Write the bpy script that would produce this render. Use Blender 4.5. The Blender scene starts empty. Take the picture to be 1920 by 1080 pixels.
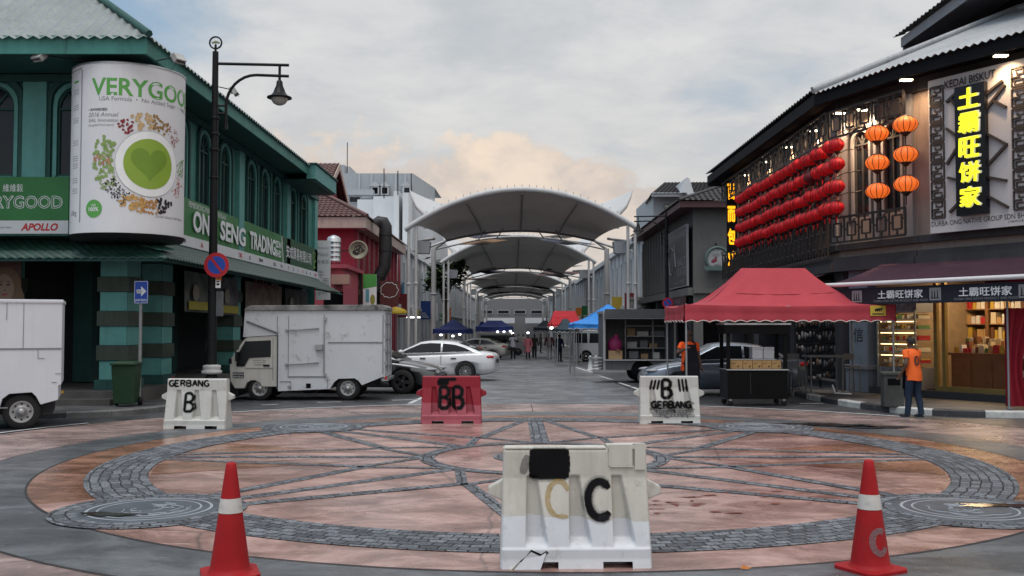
import bpy, bmesh, math, random
from mathutils import Vector, Matrix
random.seed(7)
R = math.radians
scene = bpy.context.scene
C = scene.collection

# ------------------------------------------------------------------ camera, sky, sun, exposure
FPX, HY, HC = 1850.0, 613.0, 1.92
PITCH = math.atan((HY - 540) / FPX)
cam_d = bpy.data.cameras.new('camera')
cam_d.sensor_width = 36; cam_d.lens = 36 * FPX / 1920
cam_d.clip_start = 0.1; cam_d.clip_end = 5000
cam = bpy.data.objects.new('camera', cam_d); C.objects.link(cam)
cam.location = (0, 0, HC); cam.rotation_euler = (R(90) + PITCH, 0, 0)
scene.camera = cam

SUN_EL, SUN_AZ = 70, 200      # a soft overcast light from high behind the camera
sun_d = bpy.data.lights.new('sun', 'SUN'); sun_d.energy = 1.3; sun_d.angle = R(26); sun_d.color = (1, .97, .94)
sun = bpy.data.objects.new('sun', sun_d); C.objects.link(sun)
sun.rotation_euler = (R(90 - SUN_EL), 0, R(180 - SUN_AZ) )

w = bpy.data.worlds.new('World'); scene.world = w; w.use_nodes = True
def build_world():
    nt = w.node_tree; N = nt.nodes; L = nt.links; N.clear()
    def nd(t, **k):
        n = N.new(t)
        for a, b in k.items(): setattr(n, a, b)
        return n
    def mth(op, a, b=None, clamp=False):
        n = nd('ShaderNodeMath', operation=op); n.use_clamp = clamp
        for i, v in enumerate((a, b)):
            if v is None: continue
            if isinstance(v, (int, float)): n.inputs[i].default_value = v
            else: L.new(v, n.inputs[i])
        return n.outputs[0]
    def mix(f, a, b):
        n = nd('ShaderNodeMix', data_type='RGBA')
        for s, v in ((0, f), (6, a), (7, b)):
            if isinstance(v, (int, float)): n.inputs[s].default_value = v
            elif isinstance(v, tuple): n.inputs[s].default_value = v + (1,)
            else: L.new(v, n.inputs[s])
        return n.outputs[2]
    def ramp(v, a, b):
        n = nd('ShaderNodeMapRange'); n.interpolation_type = 'SMOOTHSTEP'
        L.new(v, n.inputs[0]); n.inputs[1].default_value = a; n.inputs[2].default_value = b
        return n.outputs[0]
    def noise(vec, sc, det=6, rough=.55, dist=0):
        n = nd('ShaderNodeTexNoise'); L.new(vec, n.inputs['Vector']); n.inputs['Scale'].default_value = sc
        n.inputs['Detail'].default_value = det; n.inputs['Roughness'].default_value = rough; n.inputs['Distortion'].default_value = dist
        return n.outputs[0]
    sky = nd('ShaderNodeTexSky', sky_type='NISHITA'); sky.sun_disc = False
    sky.sun_elevation = R(SUN_EL); sky.sun_rotation = R(SUN_AZ)
    tc = nd('ShaderNodeTexCoord'); sp = nd('ShaderNodeSeparateXYZ'); L.new(tc.outputs['Generated'], sp.inputs[0])
    x, y, z = sp.outputs
    zz = mth('ADD', mth('MAXIMUM', z, 0), .16)
    cb = nd('ShaderNodeCombineXYZ'); L.new(mth('DIVIDE', x, zz), cb.inputs[0]); L.new(mth('DIVIDE', y, zz), cb.inputs[1])
    layer = noise(cb.outputs[0], .8, 6, .5, .3)
    veil = noise(cb.outputs[0], 2.6, 8, .6, .3)
    # high overcast: broken grey sheet over pale blue
    m1 = ramp(mth('SUBTRACT', mth('ADD', mth('MULTIPLY', layer, .75), mth('MULTIPLY', veil, .35)), mth('MULTIPLY', ramp(x, -.18, -.42), .2)), .27, .52)
    shade = ramp(veil, .25, .75)
    grey = mix(shade, (4.9, 5.2, 5.5), (6.9, 6.9, 6.85))
    blue = mix(0.5, sky.outputs[0], (3.6, 5.2, 6.4))
    col = mix(m1, blue, grey)
    col = mix(mth('MULTIPLY', ramp(z, .30, .02), mth('MULTIPLY', ramp(y, .2, .9), .7)), col, (6.7, 6.35, 5.9))
    # low heap clouds with warm tops in front of the paler horizon
    st = nd('ShaderNodeCombineXYZ'); L.new(mth('MULTIPLY', mth('ARCTAN2', x, y), 1.0), st.inputs[0]); L.new(mth('MULTIPLY', z, 1.6), st.inputs[1])
    heap = noise(st.outputs[0], 6.5, 10, .58, .15)
    big = noise(st.outputs[0], 3.0, 3, .5)
    az = nd('ShaderNodeVectorMath', operation='DOT_PRODUCT')
    L.new(tc.outputs['Generated'], az.inputs[0]); az.inputs[1].default_value = (-.10, 1, 0)
    hill = mth('ADD', .080, mth('MULTIPLY', ramp(az.outputs['Value'], .90, .995), .10))
    edge = mth('ADD', hill, mth('MULTIPLY', mth('SUBTRACT', heap, .46), .26))
    edge = mth('ADD', edge, mth('MULTIPLY', mth('SUBTRACT', big, .5), .10))
    dlt = mth('SUBTRACT', edge, z)
    m2 = ramp(dlt, -.008, .014)
    fade = ramp(dlt, .035, .16)
    front = ramp(y, .3, .85)
    warm = mix(ramp(heap, .38, .62), (5.6, 5.0, 4.65), (8.6, 7.1, 5.7))
    low = mix(fade, warm, (6.2, 5.75, 5.35))
    col2 = mix(mth('MULTIPLY', mth('MULTIPLY', m2, front), .95), col, low)
    # the sky behind the camera is the brighter half of the evening
    back = ramp(y, -.9, .35)
    gain = nd('ShaderNodeMix', data_type='RGBA', blend_type='MULTIPLY'); gain.inputs[0].default_value = 1
    L.new(col2, gain.inputs[6]); L.new(mix(back, (1.25, 1.22, 1.2), (1, 1, 1)), gain.inputs[7])
    zen = nd('ShaderNodeMix', data_type='RGBA', blend_type='MULTIPLY'); zen.inputs[0].default_value = 1
    L.new(gain.outputs[2], zen.inputs[6]); L.new(mix(ramp(z, .42, .8), (1, 1, 1), (1.65, 1.65, 1.65)), zen.inputs[7])
    gnd = mix(ramp(z, -.03, 0.0), (1.0, .9, .85), zen.outputs[2])
    bg = nd('ShaderNodeBackground'); bg.inputs[1].default_value = .1; L.new(gnd, bg.inputs[0])
    out = nd('ShaderNodeOutputWorld'); L.new(bg.outputs[0], out.inputs[0])
build_world()
scene.view_settings.view_transform = 'Standard'; scene.view_settings.look = 'None'
scene.view_settings.exposure = 0.12; scene.view_settings.gamma = 1.0
scene.cycles.use_denoising = True
scene.cycles.max_bounces = 6; scene.cycles.transparent_max_bounces = 6; scene.cycles.caustics_reflective = False; scene.cycles.caustics_refractive = False

# ------------------------------------------------------------------ picture measurements to places
def gz(Y):                                   # the street falls gently away from the plaza
    return 0.0 if Y < 30 else -0.007 * (Y - 30)
def P(px, py, Y):                            # the point seen at a picture position, at the real distance Y
    x = (px - 960) / FPX; v = -(py - 540) / FPX
    dy = math.cos(PITCH) - v * math.sin(PITCH); dz = math.sin(PITCH) + v * math.cos(PITCH)
    t = Y / dy
    return Vector((x * t, Y, HC + dz * t))
def G(px, py):
    x = (px - 960) / FPX; v = -(py - 540) / FPX
    dy = math.cos(PITCH) - v * math.sin(PITCH); dz = math.sin(PITCH) + v * math.cos(PITCH)
    t = -HC / dz
    return Vector((x * t, dy * t, 0))

# ------------------------------------------------------------------ materials
MATS = {}
def mat(name, col, rough=.6, metal=0.0, var=.12, vs=3.0, bump=0.0, bs=20.0, streak=0.0, streak_col=None, emit=None, es=0.0,
        spec=.35, speck=0.0, speck_col=(.05, .05, .05), speck_s=14, rvar=0.0, coat=0.0):
    if name in MATS: return MATS[name]
    m = bpy.data.materials.new(name); m.use_nodes = True; MATS[name] = m
    nt = m.node_tree; N = nt.nodes; L = nt.links
    b = N['Principled BSDF']
    b.inputs['Roughness'].default_value = rough; b.inputs['Metallic'].default_value = metal
    b.inputs['Specular IOR Level'].default_value = spec; b.inputs['Coat Weight'].default_value = coat
    tc = N.new('ShaderNodeTexCoord')
    nz = N.new('ShaderNodeTexNoise'); L.new(tc.outputs['Object'], nz.inputs['Vector'])
    nz.inputs['Scale'].default_value = vs; nz.inputs['Detail'].default_value = 5; nz.inputs['Roughness'].default_value = .62
    mp = N.new('ShaderNodeMapRange'); L.new(nz.outputs[0], mp.inputs[0])
    mp.inputs[1].default_value = .3; mp.inputs[2].default_value = .7
    mp.inputs[3].default_value = 1 - var; mp.inputs[4].default_value = 1 + var
    mx = N.new('ShaderNodeVectorMath'); mx.operation = 'SCALE'
    mx.inputs[0].default_value = col[:3]; L.new(mp.outputs[0], mx.inputs['Scale'])
    c = mx.outputs[0]
    def blend(mask, colr, c):
        n = N.new('ShaderNodeMix'); n.data_type = 'RGBA'; L.new(mask, n.inputs[0]); L.new(c, n.inputs[6])
        n.inputs[7].default_value = tuple(colr[:3]) + (1,); return n.outputs[2]
    if streak:
        mpg = N.new('ShaderNodeMapping'); mpg.inputs['Scale'].default_value = (5, 5, .35); L.new(tc.outputs['Object'], mpg.inputs[0])
        n2 = N.new('ShaderNodeTexNoise'); L.new(mpg.outputs[0], n2.inputs['Vector']); n2.inputs['Scale'].default_value = 2.2; n2.inputs['Detail'].default_value = 6
        m2 = N.new('ShaderNodeMapRange'); L.new(n2.outputs[0], m2.inputs[0]); m2.inputs[1].default_value = .5; m2.inputs[2].default_value = .78; m2.inputs[4].default_value = streak
        c = blend(m2.outputs[0], streak_col or tuple(v * .25 for v in col[:3]), c)
    if speck:
        n3 = N.new('ShaderNodeTexNoise'); L.new(tc.outputs['Object'], n3.inputs['Vector']); n3.inputs['Scale'].default_value = speck_s; n3.inputs['Detail'].default_value = 8; n3.inputs['Roughness'].default_value = .7
        m3 = N.new('ShaderNodeMapRange'); L.new(n3.outputs[0], m3.inputs[0]); m3.inputs[1].default_value = .57; m3.inputs[2].default_value = .68; m3.inputs[4].default_value = speck
        c = blend(m3.outputs[0], speck_col, c)
    L.new(c, b.inputs['Base Color'])
    if rvar:
        m4 = N.new('ShaderNodeMapRange'); L.new(nz.outputs[0], m4.inputs[0]); m4.inputs[1].default_value = .3; m4.inputs[2].default_value = .7
        m4.inputs[3].default_value = max(.02, rough - rvar); m4.inputs[4].default_value = min(1, rough + rvar); L.new(m4.outputs[0], b.inputs['Roughness'])
    if bump:
        n4 = N.new('ShaderNodeTexNoise'); L.new(tc.outputs['Object'], n4.inputs['Vector']); n4.inputs['Scale'].default_value = bs; n4.inputs['Detail'].default_value = 6
        bp = N.new('ShaderNodeBump'); bp.inputs['Strength'].default_value = bump; bp.inputs['Distance'].default_value = .02
        L.new(n4.outputs[0], bp.inputs['Height']); L.new(bp.outputs[0], b.inputs['Normal'])
    if emit:
        b.inputs['Emission Color'].default_value = tuple(emit[:3]) + (1,); b.inputs['Emission Strength'].default_value = es
    return m
def flat(name, col, rough=.6, metal=0.0, **k): return mat(name, col, rough, metal, var=k.pop('var', .06), **k)

# ------------------------------------------------------------------ mesh builder
class MB:
    def __init__(s): s.v = []; s.f = []; s.m = []; s.mats = []; s.uv = {}; s.sm = []; s.cur = 0; s.smooth = False; s.T = None
    def use(s, m):
        if m not in s.mats: s.mats.append(m)
        s.cur = s.mats.index(m); return s
    def add(s, vs, fs, smooth=None):
        o = len(s.v)
        if s.T is not None: vs = [s.T @ Vector(p) for p in vs]
        s.v += [tuple(p) for p in vs]
        for f in fs:
            s.f.append([i + o for i in f]); s.m.append(s.cur); s.sm.append(s.smooth if smooth is None else smooth)
        return s
    def box(s, c, d, rz=0, ry=0, rx=0, taper=1.0):
        hx, hy, hz = d[0] / 2, d[1] / 2, d[2] / 2
        vs = []
        M = Matrix.Rotation(rz, 3, 'Z') @ Matrix.Rotation(ry, 3, 'Y') @ Matrix.Rotation(rx, 3, 'X') if (rz or ry or rx) else None
        for z in (-1, 1):
            k = taper if z > 0 else 1
            for x, y in ((-1, -1), (1, -1), (1, 1), (-1, 1)):
                p = Vector((x * hx * k, y * hy * k, z * hz))
                if M: p = M @ p
                vs.append(p + Vector(c))
        return s.add(vs, [(3, 2, 1, 0), (4, 5, 6, 7), (0, 1, 5, 4), (1, 2, 6, 5), (2, 3, 7, 6), (3, 0, 4, 7)], False)
    def bx(s, x0, x1, y0, y1, z0, z1): return s.box(((x0 + x1) / 2, (y0 + y1) / 2, (z0 + z1) / 2), (abs(x1 - x0), abs(y1 - y0), abs(z1 - z0)))
    def tube(s, pts, r, n=8, caps=True, smooth=True):
        pts = [Vector(p) for p in pts]; rs = r if isinstance(r, (list, tuple)) else [r] * len(pts)
        vs = []; fs = []; prev = None
        for i, p in enumerate(pts):
            t = (pts[min(i + 1, len(pts) - 1)] - pts[max(i - 1, 0)]).normalized()
            if prev is None:
                a = Vector((0, 0, 1)) if abs(t.z) < .9 else Vector((1, 0, 0)); u = t.cross(a).normalized()
            else:
                u = (prev - t * prev.dot(t)).normalized()
            prev = u; vv = t.cross(u)
            for k in range(n):
                a = 2 * math.pi * k / n; vs.append(p + (u * math.cos(a) + vv * math.sin(a)) * rs[i])
        for i in range(len(pts) - 1):
            for k in range(n):
                fs.append((i * n + k, i * n + (k + 1) % n, (i + 1) * n + (k + 1) % n, (i + 1) * n + k))
        s.add(vs, fs, smooth)
        if caps:
            s.add(vs[:n], [tuple(range(n))[::-1]], False); s.add(vs[-n:], [tuple(range(n))], False)
        return s
    def lathe(s, prof, c=(0, 0, 0), n=16, axis='z', smooth=True, a0=0, a1=2 * math.pi, sx=1, sy=1):
        full = abs(a1 - a0 - 2 * math.pi) < 1e-6; k = n if full else n + 1
        vs = []; fs = []
        for r, z in prof:
            for i in range(k):
                a = a0 + (a1 - a0) * i / n
                p = (r * math.cos(a) * sx, r * math.sin(a) * sy, z)
                if axis == 'y': p = (p[0], p[2], p[1])
                if axis == 'x': p = (p[2], p[0], p[1])
                vs.append(Vector(p) + Vector(c))
        for j in range(len(prof) - 1):
            for i in range(n):
                i2 = (i + 1) % k; fs.append((j * k + i, j * k + i2, (j + 1) * k + i2, (j + 1) * k + i))
        return s.add(vs, fs, smooth)
    def prism(s, poly, fn, d0, d1):          # poly (a,b) -> fn(a,b,depth)
        n = len(poly); vs = [fn(a, b, d0) for a, b in poly] + [fn(a, b, d1) for a, b in poly]
        fs = [tuple(range(n))[::-1], tuple(range(n, 2 * n))] + [(i, (i + 1) % n, n + (i + 1) % n, n + i) for i in range(n)]
        return s.add(vs, fs, False)
    def grid(s, fn, nu, nv, smooth=True, uv=False):
        vs = [fn(i / nu, j / nv) for j in range(nv + 1) for i in range(nu + 1)]
        fs = [(j * (nu + 1) + i, j * (nu + 1) + i + 1, (j + 1) * (nu + 1) + i + 1, (j + 1) * (nu + 1) + i) for j in range(nv) for i in range(nu)]
        return s.add(vs, fs, smooth)
    def sphere(s, c, r, nu=12, nv=8, smooth=True):
        rx, ry, rz = r if isinstance(r, (tuple, list)) else (r, r, r)
        prof = [(max(1e-4, math.sin(math.pi * j / nv)), -math.cos(math.pi * j / nv)) for j in range(nv + 1)]
        vs = []; fs = []
        for q, z in prof:
            for i in range(nu):
                a = 2 * math.pi * i / nu; vs.append((c[0] + rx * q * math.cos(a), c[1] + ry * q * math.sin(a), c[2] + rz * z))
        for j in range(nv):
            for i in range(nu): fs.append((j * nu + i, j * nu + (i + 1) % nu, (j + 1) * nu + (i + 1) % nu, (j + 1) * nu + i))
        return s.add(vs, fs, smooth)
    def quad(s, a, b, c, d): return s.add([a, b, c, d], [(0, 1, 2, 3)], False)
    def text(s, body, fn, u0, v0, w=None, h=None, bold=0.0, align='l', shear=0.0):
        vs, fs, bw, bh = text_data(body, bold, shear)
        if not vs: return s
        if h is None: k = w / bw; kx = ky = k
        elif w is None: ky = kx = h / bh
        else: kx = w / bw; ky = h / bh
        off = {'l': 0, 'c': -bw * kx / 2, 'r': -bw * kx}[align]
        if bold > 0 and any(ord(c) > 0x2e80 for c in body):       # heavier strokes: shifted copies, each a hair further out
            for k in range(7):
                a = k * 2 * math.pi / 6; dx, dy = (0, 0) if k == 6 else (bold * math.cos(a), bold * math.sin(a)); pts = []
                for x, y in vs:
                    X, Y = u0 + off + (x + dx) * kx, v0 + (y + dy) * ky; p = fn(X, Y); n = (fn(X + .01, Y) - p).cross(fn(X, Y + .01) - p).normalized(); pts.append(p + n * .0012 * k)
                s.add(pts, fs, False)
            return s
        return s.add([fn(u0 + off + x * kx, v0 + y * ky) for x, y in vs], fs, False)
    def build(s, name, m=None, parent=None, bevel=0.0, seg=2, loc=None, auto=False):
        me = bpy.data.meshes.new(name); me.from_pydata(s.v, [], s.f)
        ms = s.mats or ([m] if m else [])
        for x in ms: me.materials.append(x)
        me.polygons.foreach_set('material_index', s.m if s.mats else [0] * len(s.f))
        me.polygons.foreach_set('use_smooth', s.sm)
        me.update()
        bm = bmesh.new(); bm.from_mesh(me); bmesh.ops.recalc_face_normals(bm, faces=bm.faces); 
        if bevel:
            bmesh.ops.remove_doubles(bm, verts=bm.verts, dist=1e-5)
            es = [e for e in bm.edges if len(e.link_faces) == 2 and e.calc_face_angle(0) > R(28)]
            bmesh.ops.bevel(bm, geom=es, offset=bevel, segments=seg, profile=.6, affect='EDGES', clamp_overlap=True)
        bm.to_mesh(me); bm.free()
        o = bpy.data.objects.new(name, me); C.objects.link(o)
        if parent is not None: o.parent = parent
        if loc is not None: o.location = loc
        return o
_TX = {}
def text_data(body, bold, shear=0.0):
    k = (body, bold, shear)
    if k in _TX: return _TX[k]
    c = bpy.data.curves.new('lettering', 'FONT'); c.body = body; c.offset = 0 if any(ord(q) > 0x2e80 for q in body) else bold; c.resolution_u = 3; c.shear = shear
    o = bpy.data.objects.new('lettering', c); C.objects.link(o)
    bpy.context.view_layer.update()
    me = bpy.data.meshes.new_from_object(o.evaluated_get(bpy.context.evaluated_depsgraph_get()))
    vs = [(v.co.x, v.co.y) for v in me.vertices]; fs = [tuple(p.vertices) for p in me.polygons]
    bpy.data.objects.remove(o); bpy.data.curves.remove(c); bpy.data.meshes.remove(me)
    if vs:
        x0 = min(v[0] for v in vs); y0 = min(v[1] for v in vs); x1 = max(v[0] for v in vs); y1 = max(v[1] for v in vs)
        vs = [(x - x0, y - y0) for x, y in vs]; _TX[k] = (vs, fs, max(x1 - x0, 1e-3), max(y1 - y0, 1e-3))
    else: _TX[k] = (vs, fs, 1, 1)
    return _TX[k]

def tag(o, label=None, cat=None, group=None, kind=None):
    if label: o['label'] = label
    if cat: o['category'] = cat
    if group: o['group'] = group
    if kind: o['kind'] = kind
    return o
def thing(name, label, cat, loc=(0, 0, 0), rz=0, group=None):
    o = bpy.data.objects.new(name, None); o.empty_display_size = .2; C.objects.link(o)
    o.location = loc; o.rotation_euler = (0, 0, rz)
    return tag(o, label, cat, group)
def dup(root, loc, rz=None, label=None, sc=None):
    r = root.copy(); C.objects.link(r); r.location = loc
    if rz is not None: r.rotation_euler = (0, 0, rz)
    if sc: r.scale = sc
    if label: r['label'] = label
    for ch in list(root.children):
        c = ch.copy(); C.objects.link(c); c.parent = r
        for g in list(ch.children):
            d = g.copy(); C.objects.link(d); d.parent = c
    return r
def struct(o): o['kind'] = 'structure'; return o
def lerp(a, b, t): return a + (b - a) * t
def strip_mesh(pts_l, pts_r, z, closed=False):
    pass
# ------------------------------------------------------------------ ground, plaza, kerbs
def ground_mat(name, col, col2, rough, bump, scale, wet=0.0, speck=.3, crack=0.0):
    m = bpy.data.materials.new(name); m.use_nodes = True; nt = m.node_tree; N = nt.nodes; L = nt.links; b = N['Principled BSDF']
    tc = N.new('ShaderNodeTexCoord')
    def noise(sc, det=6, rg=.6, dist=0, stretch=None):
        n = N.new('ShaderNodeTexNoise'); n.inputs['Scale'].default_value = sc; n.inputs['Detail'].default_value = det
        n.inputs['Roughness'].default_value = rg; n.inputs['Distortion'].default_value = dist
        if stretch:
            mp = N.new('ShaderNodeMapping'); mp.inputs['Scale'].default_value = stretch; L.new(tc.outputs['Object'], mp.inputs[0]); L.new(mp.outputs[0], n.inputs['Vector'])
        else: L.new(tc.outputs['Object'], n.inputs['Vector'])
        return n.outputs[0]
    def rng(v, a, b_, c=0, d=1):
        n = N.new('ShaderNodeMapRange'); L.new(v, n.inputs[0]); n.inputs[1].default_value = a; n.inputs[2].default_value = b_; n.inputs[3].default_value = c; n.inputs[4].default_value = d; return n.outputs[0]
    def mix(f, a, c):
        n = N.new('ShaderNodeMix'); n.data_type = 'RGBA'; L.new(f, n.inputs[0])
        for s, v in ((6, a), (7, c)):
            if isinstance(v, tuple): n.inputs[s].default_value = v + (1,)
            else: L.new(v, n.inputs[s])
        return n.outputs[2]
    big = noise(scale * .35, 4, .55, .4); mid = noise(scale * 1.6, 8, .68, .6, (.85, 1.3, 1)); fine = noise(scale * 9, 8, .75)
    c = mix(rng(big, .38, .64), col, col2)
    c = mix(rng(mid, .48, .68, 0, .75), c, tuple(v * 1.45 + .03 for v in col))
    c = mix(rng(mid, .52, .26, 0, .9), c, tuple(v * .42 for v in col2))
    c = mix(rng(fine, .56, .72, 0, speck), c, tuple(v * .35 for v in col))
    hgt = mid
    if crack:
        vo = N.new('ShaderNodeTexVoronoi'); vo.feature = 'DISTANCE_TO_EDGE'; vo.inputs['Scale'].default_value = crack
        ad = N.new('ShaderNodeMixRGB'); ad.inputs[0].default_value = .12
        L.new(tc.outputs['Object'], ad.inputs[1]); nn = N.new('ShaderNodeTexNoise'); nn.inputs['Scale'].default_value = 2.5; L.new(tc.outputs['Object'], nn.inputs['Vector']); L.new(nn.outputs['Color'], ad.inputs[2])
        L.new(ad.outputs[0], vo.inputs['Vector'])
        ck = rng(vo.outputs['Distance'], .0, .006, .55, 0)
        c = mix(ck, c, (.03, .03, .03))
    st = noise(scale * .9, 9, .72, 1.2, (.6, 1.5, 1)); c = mix(rng(st, .57, .66, 0, .6), c, tuple(v * .45 for v in col2))
    fl = noise(scale * 3.3, 10, .8, .5, (.5, 1.8, 1)); c = mix(rng(fl, .60, .66, 0, .7), c, tuple(min(.6, v * 1.5 + .06) for v in col)); c = mix(rng(fl, .40, .34, 0, .6), c, tuple(v * .5 for v in col2))
    L.new(c, b.inputs['Base Color'])
    r = rng(noise(.33, 3, .5, .8), .42, .62, rough - wet, rough)
    ad2 = N.new('ShaderNodeMath'); ad2.operation = 'ADD'; L.new(r, ad2.inputs[0]); L.new(rng(fine, .3, .7, -.08, .1), ad2.inputs[1]); ad2.use_clamp = True
    L.new(ad2.outputs[0], b.inputs['Roughness'])
    bp = N.new('ShaderNodeBump'); bp.inputs['Strength'].default_value = bump; bp.inputs['Distance'].default_value = .012
    sm = N.new('ShaderNodeMath'); sm.operation = 'ADD'; L.new(fine, sm.inputs[0]); L.new(mid, sm.inputs[1]); L.new(sm.outputs[0], bp.inputs['Height']); L.new(bp.outputs[0], b.inputs['Normal'])
    MATS[name] = m; return m
M_asphalt = ground_mat('asphalt', (.062, .064, .070), (.036, .038, .043), .62, .7, 1.2, .25, .3)
M_road = ground_mat('street_paving', (.15, .16, .175), (.085, .09, .10), .5, .8, .9, .2, .4)
M_pink = ground_mat('pink_concrete', (.375, .238, .208), (.24, .122, .098), .42, .5, .9, .28, .55, .3)
M_rust = ground_mat('rust_concrete', (.31, .158, .105), (.165, .072, .04), .34, .5, .9, .24, .5)
M_greyc = ground_mat('grey_concrete', (.10, .106, .115), (.06, .064, .072), .5, .4, .7, .2, .3)
M_pale = ground_mat('pale_pink_concrete', (.33, .235, .215), (.20, .145, .135), .42, .45, .9, .22, .5, .25)
M_pave = ground_mat('pavement_concrete', (.11, .108, .112), (.06, .06, .064), .6, .4, 1.0, .15, .3)

def cobble_mat(name, scale_v):
    m = bpy.data.materials.new(name); m.use_nodes = True; nt = m.node_tree; N = nt.nodes; L = nt.links; b = N['Principled BSDF']
    uv = N.new('ShaderNodeTexCoord')
    wn = N.new('ShaderNodeTexNoise'); wn.inputs['Scale'].default_value = 4; wn.inputs['Detail'].default_value = 3; L.new(uv.outputs['UV'], wn.inputs['Vector'])
    wm = N.new('ShaderNodeMix'); wm.data_type = 'VECTOR'; wm.inputs[0].default_value = .10; L.new(uv.outputs['UV'], wm.inputs[4]); L.new(wn.outputs['Color'], wm.inputs[5])
    br = N.new('ShaderNodeTexBrick'); L.new(wm.outputs[1], br.inputs['Vector'])
    br.inputs['Color1'].default_value = (.125, .134, .148, 1); br.inputs['Color2'].default_value = (.036, .039, .046, 1); br.inputs['Mortar'].default_value = (.012, .012, .014, 1)
    br.inputs['Scale'].default_value = 1; br.inputs['Brick Width'].default_value = .15; br.inputs['Row Height'].default_value = .105; br.inputs['Mortar Size'].default_value = .009; br.inputs['Mortar Smooth'].default_value = .6; br.inputs['Bias'].default_value = -.1
    nz = N.new('ShaderNodeTexNoise'); L.new(uv.outputs['Object'], nz.inputs['Vector']); nz.inputs['Scale'].default_value = 34; nz.inputs['Detail'].default_value = 8; nz.inputs['Roughness'].default_value = .75
    mp = N.new('ShaderNodeMapRange'); L.new(nz.outputs[0], mp.inputs[0]); mp.inputs[1].default_value = .3; mp.inputs[2].default_value = .72; mp.inputs[3].default_value = .15; mp.inputs[4].default_value = 2.9
    sc = N.new('ShaderNodeVectorMath'); sc.operation = 'SCALE'; L.new(br.outputs[0], sc.inputs[0]); L.new(mp.outputs[0], sc.inputs['Scale']); L.new(sc.outputs[0], b.inputs['Base Color'])
    b.inputs['Roughness'].default_value = .62; b.inputs['Specular IOR Level'].default_value = .3
    inv = N.new('ShaderNodeMath'); inv.operation = 'SUBTRACT'; inv.inputs[0].default_value = 1; L.new(br.outputs['Fac'], inv.inputs[1])
    ad = N.new('ShaderNodeMath'); ad.operation = 'MULTIPLY_ADD'; L.new(nz.outputs[0], ad.inputs[0]); ad.inputs[1].default_value = .8; L.new(inv.outputs[0], ad.inputs[2])
    bp = N.new('ShaderNodeBump'); bp.inputs['Strength'].default_value = 1; bp.inputs['Distance'].default_value = .02; L.new(ad.outputs[0], bp.inputs['Height']); L.new(bp.outputs[0], b.inputs['Normal'])
    MATS[name] = m; return m
M_cob = cobble_mat('granite_cobbles', 1)

def sheet(name, polys, m, uvs=None):
    """polys: list of vertex loops; uvs: matching loops"""
    me = bpy.data.meshes.new(name); V = []; F = []; U = []
    for i, p in enumerate(polys):
        F.append(list(range(len(V), len(V) + len(p)))); V += [tuple(q) for q in p]
        if uvs: U += list(uvs[i])
    me.from_pydata(V, [], F); me.materials.append(m)
    if uvs:
        l = me.uv_layers.new(name='UVMap')
        for k, lp in enumerate(me.loops): l.data[k].uv = U[lp.vertex_index]
    me.update(); o = bpy.data.objects.new(name, me); C.objects.link(o); return struct(o)
def ribbon(name, a, b, m, z):
    """a, b: left and right edge points (x, y); uv in metres along and across"""
    polys = []; uvs = []; s = random.random() * 3
    for i in range(len(a) - 1):
        l = math.dist(a[i], a[i + 1]) * .5 + math.dist(b[i], b[i + 1]) * .5
        w0 = math.dist(a[i], b[i]); w1 = math.dist(a[i + 1], b[i + 1])
        polys.append([(b[i][0], b[i][1], z), (b[i + 1][0], b[i + 1][1], z), (a[i + 1][0], a[i + 1][1], z), (a[i][0], a[i][1], z)])
        uvs.append([(s, 0), (s + l, 0), (s + l, w1), (s, w0)]); s += l
    return sheet(name, polys, m, uvs)
PC = (.47, 14.55)
def polar(r, a): return (PC[0] + r * math.cos(a), PC[1] + r * math.sin(a))
def annulus(name, r0, r1, m, z, c=None, n=120):
    cx = c or PC
    a = [(cx[0] + r0 * math.cos(2 * math.pi * i / n), cx[1] + r0 * math.sin(2 * math.pi * i / n)) for i in range(n + 1)]
    b = [(cx[0] + r1 * math.cos(2 * math.pi * i / n), cx[1] + r1 * math.sin(2 * math.pi * i / n)) for i in range(n + 1)]
    return ribbon(name, a, b, m, z)
def disc(name, r, m, z, c=None, n=96):
    cx = c or PC
    return sheet(name, [[(cx[0] + r * math.cos(2 * math.pi * i / n), cx[1] + r * math.sin(2 * math.pi * i / n), z) for i in range(n)]], m)
ys = [-40, 30, 80, 150, 300, 600, 3000]
polys = [[(-1500, ys[i], gz(ys[i])), (1500, ys[i], gz(ys[i])), (1500, ys[i + 1], gz(ys[i + 1])), (-1500, ys[i + 1], gz(ys[i + 1]))] for i in range(len(ys) - 1)]
sheet('ground', polys, M_asphalt)
# the paler worn roadway running down the street
def roadway():
    polys = []; yy = [24.2, 30, 50, 80, 150, 300]
    for i in range(len(yy) - 1):
        a, b = yy[i], yy[i + 1]
        polys.append([(-2.6 - .0 * a, a, gz(a) + .004), (3.6, a, gz(a) + .004), (3.6, b, gz(b) + .004), (-2.6, b, gz(b) + .004)])
    sheet('road', polys, M_road)
roadway()
disc('plaza', 10.1, M_pale, .010)
# plaza continues toward the viewer in the same pale concrete
sheet('plaza', [[(-26, -12, .004), (26, -12, .004), (26, 17.2, .004), (-26, 17.2, .004)]], M_pale)
annulus('plaza_ring', 6.83, 7.75, M_greyc, .014)
disc('plaza', 6.8, M_pink, .014)
for a0, a1, m in ((-35, 215, M_rust), (215, 325, M_pink)):
    aa = [R(lerp(a0, a1, i / 90)) for i in range(91)]; ribbon('plaza_ring', [polar(6.2, a) for a in aa], [polar(6.8, a) for a in aa], m, .018)
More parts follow.
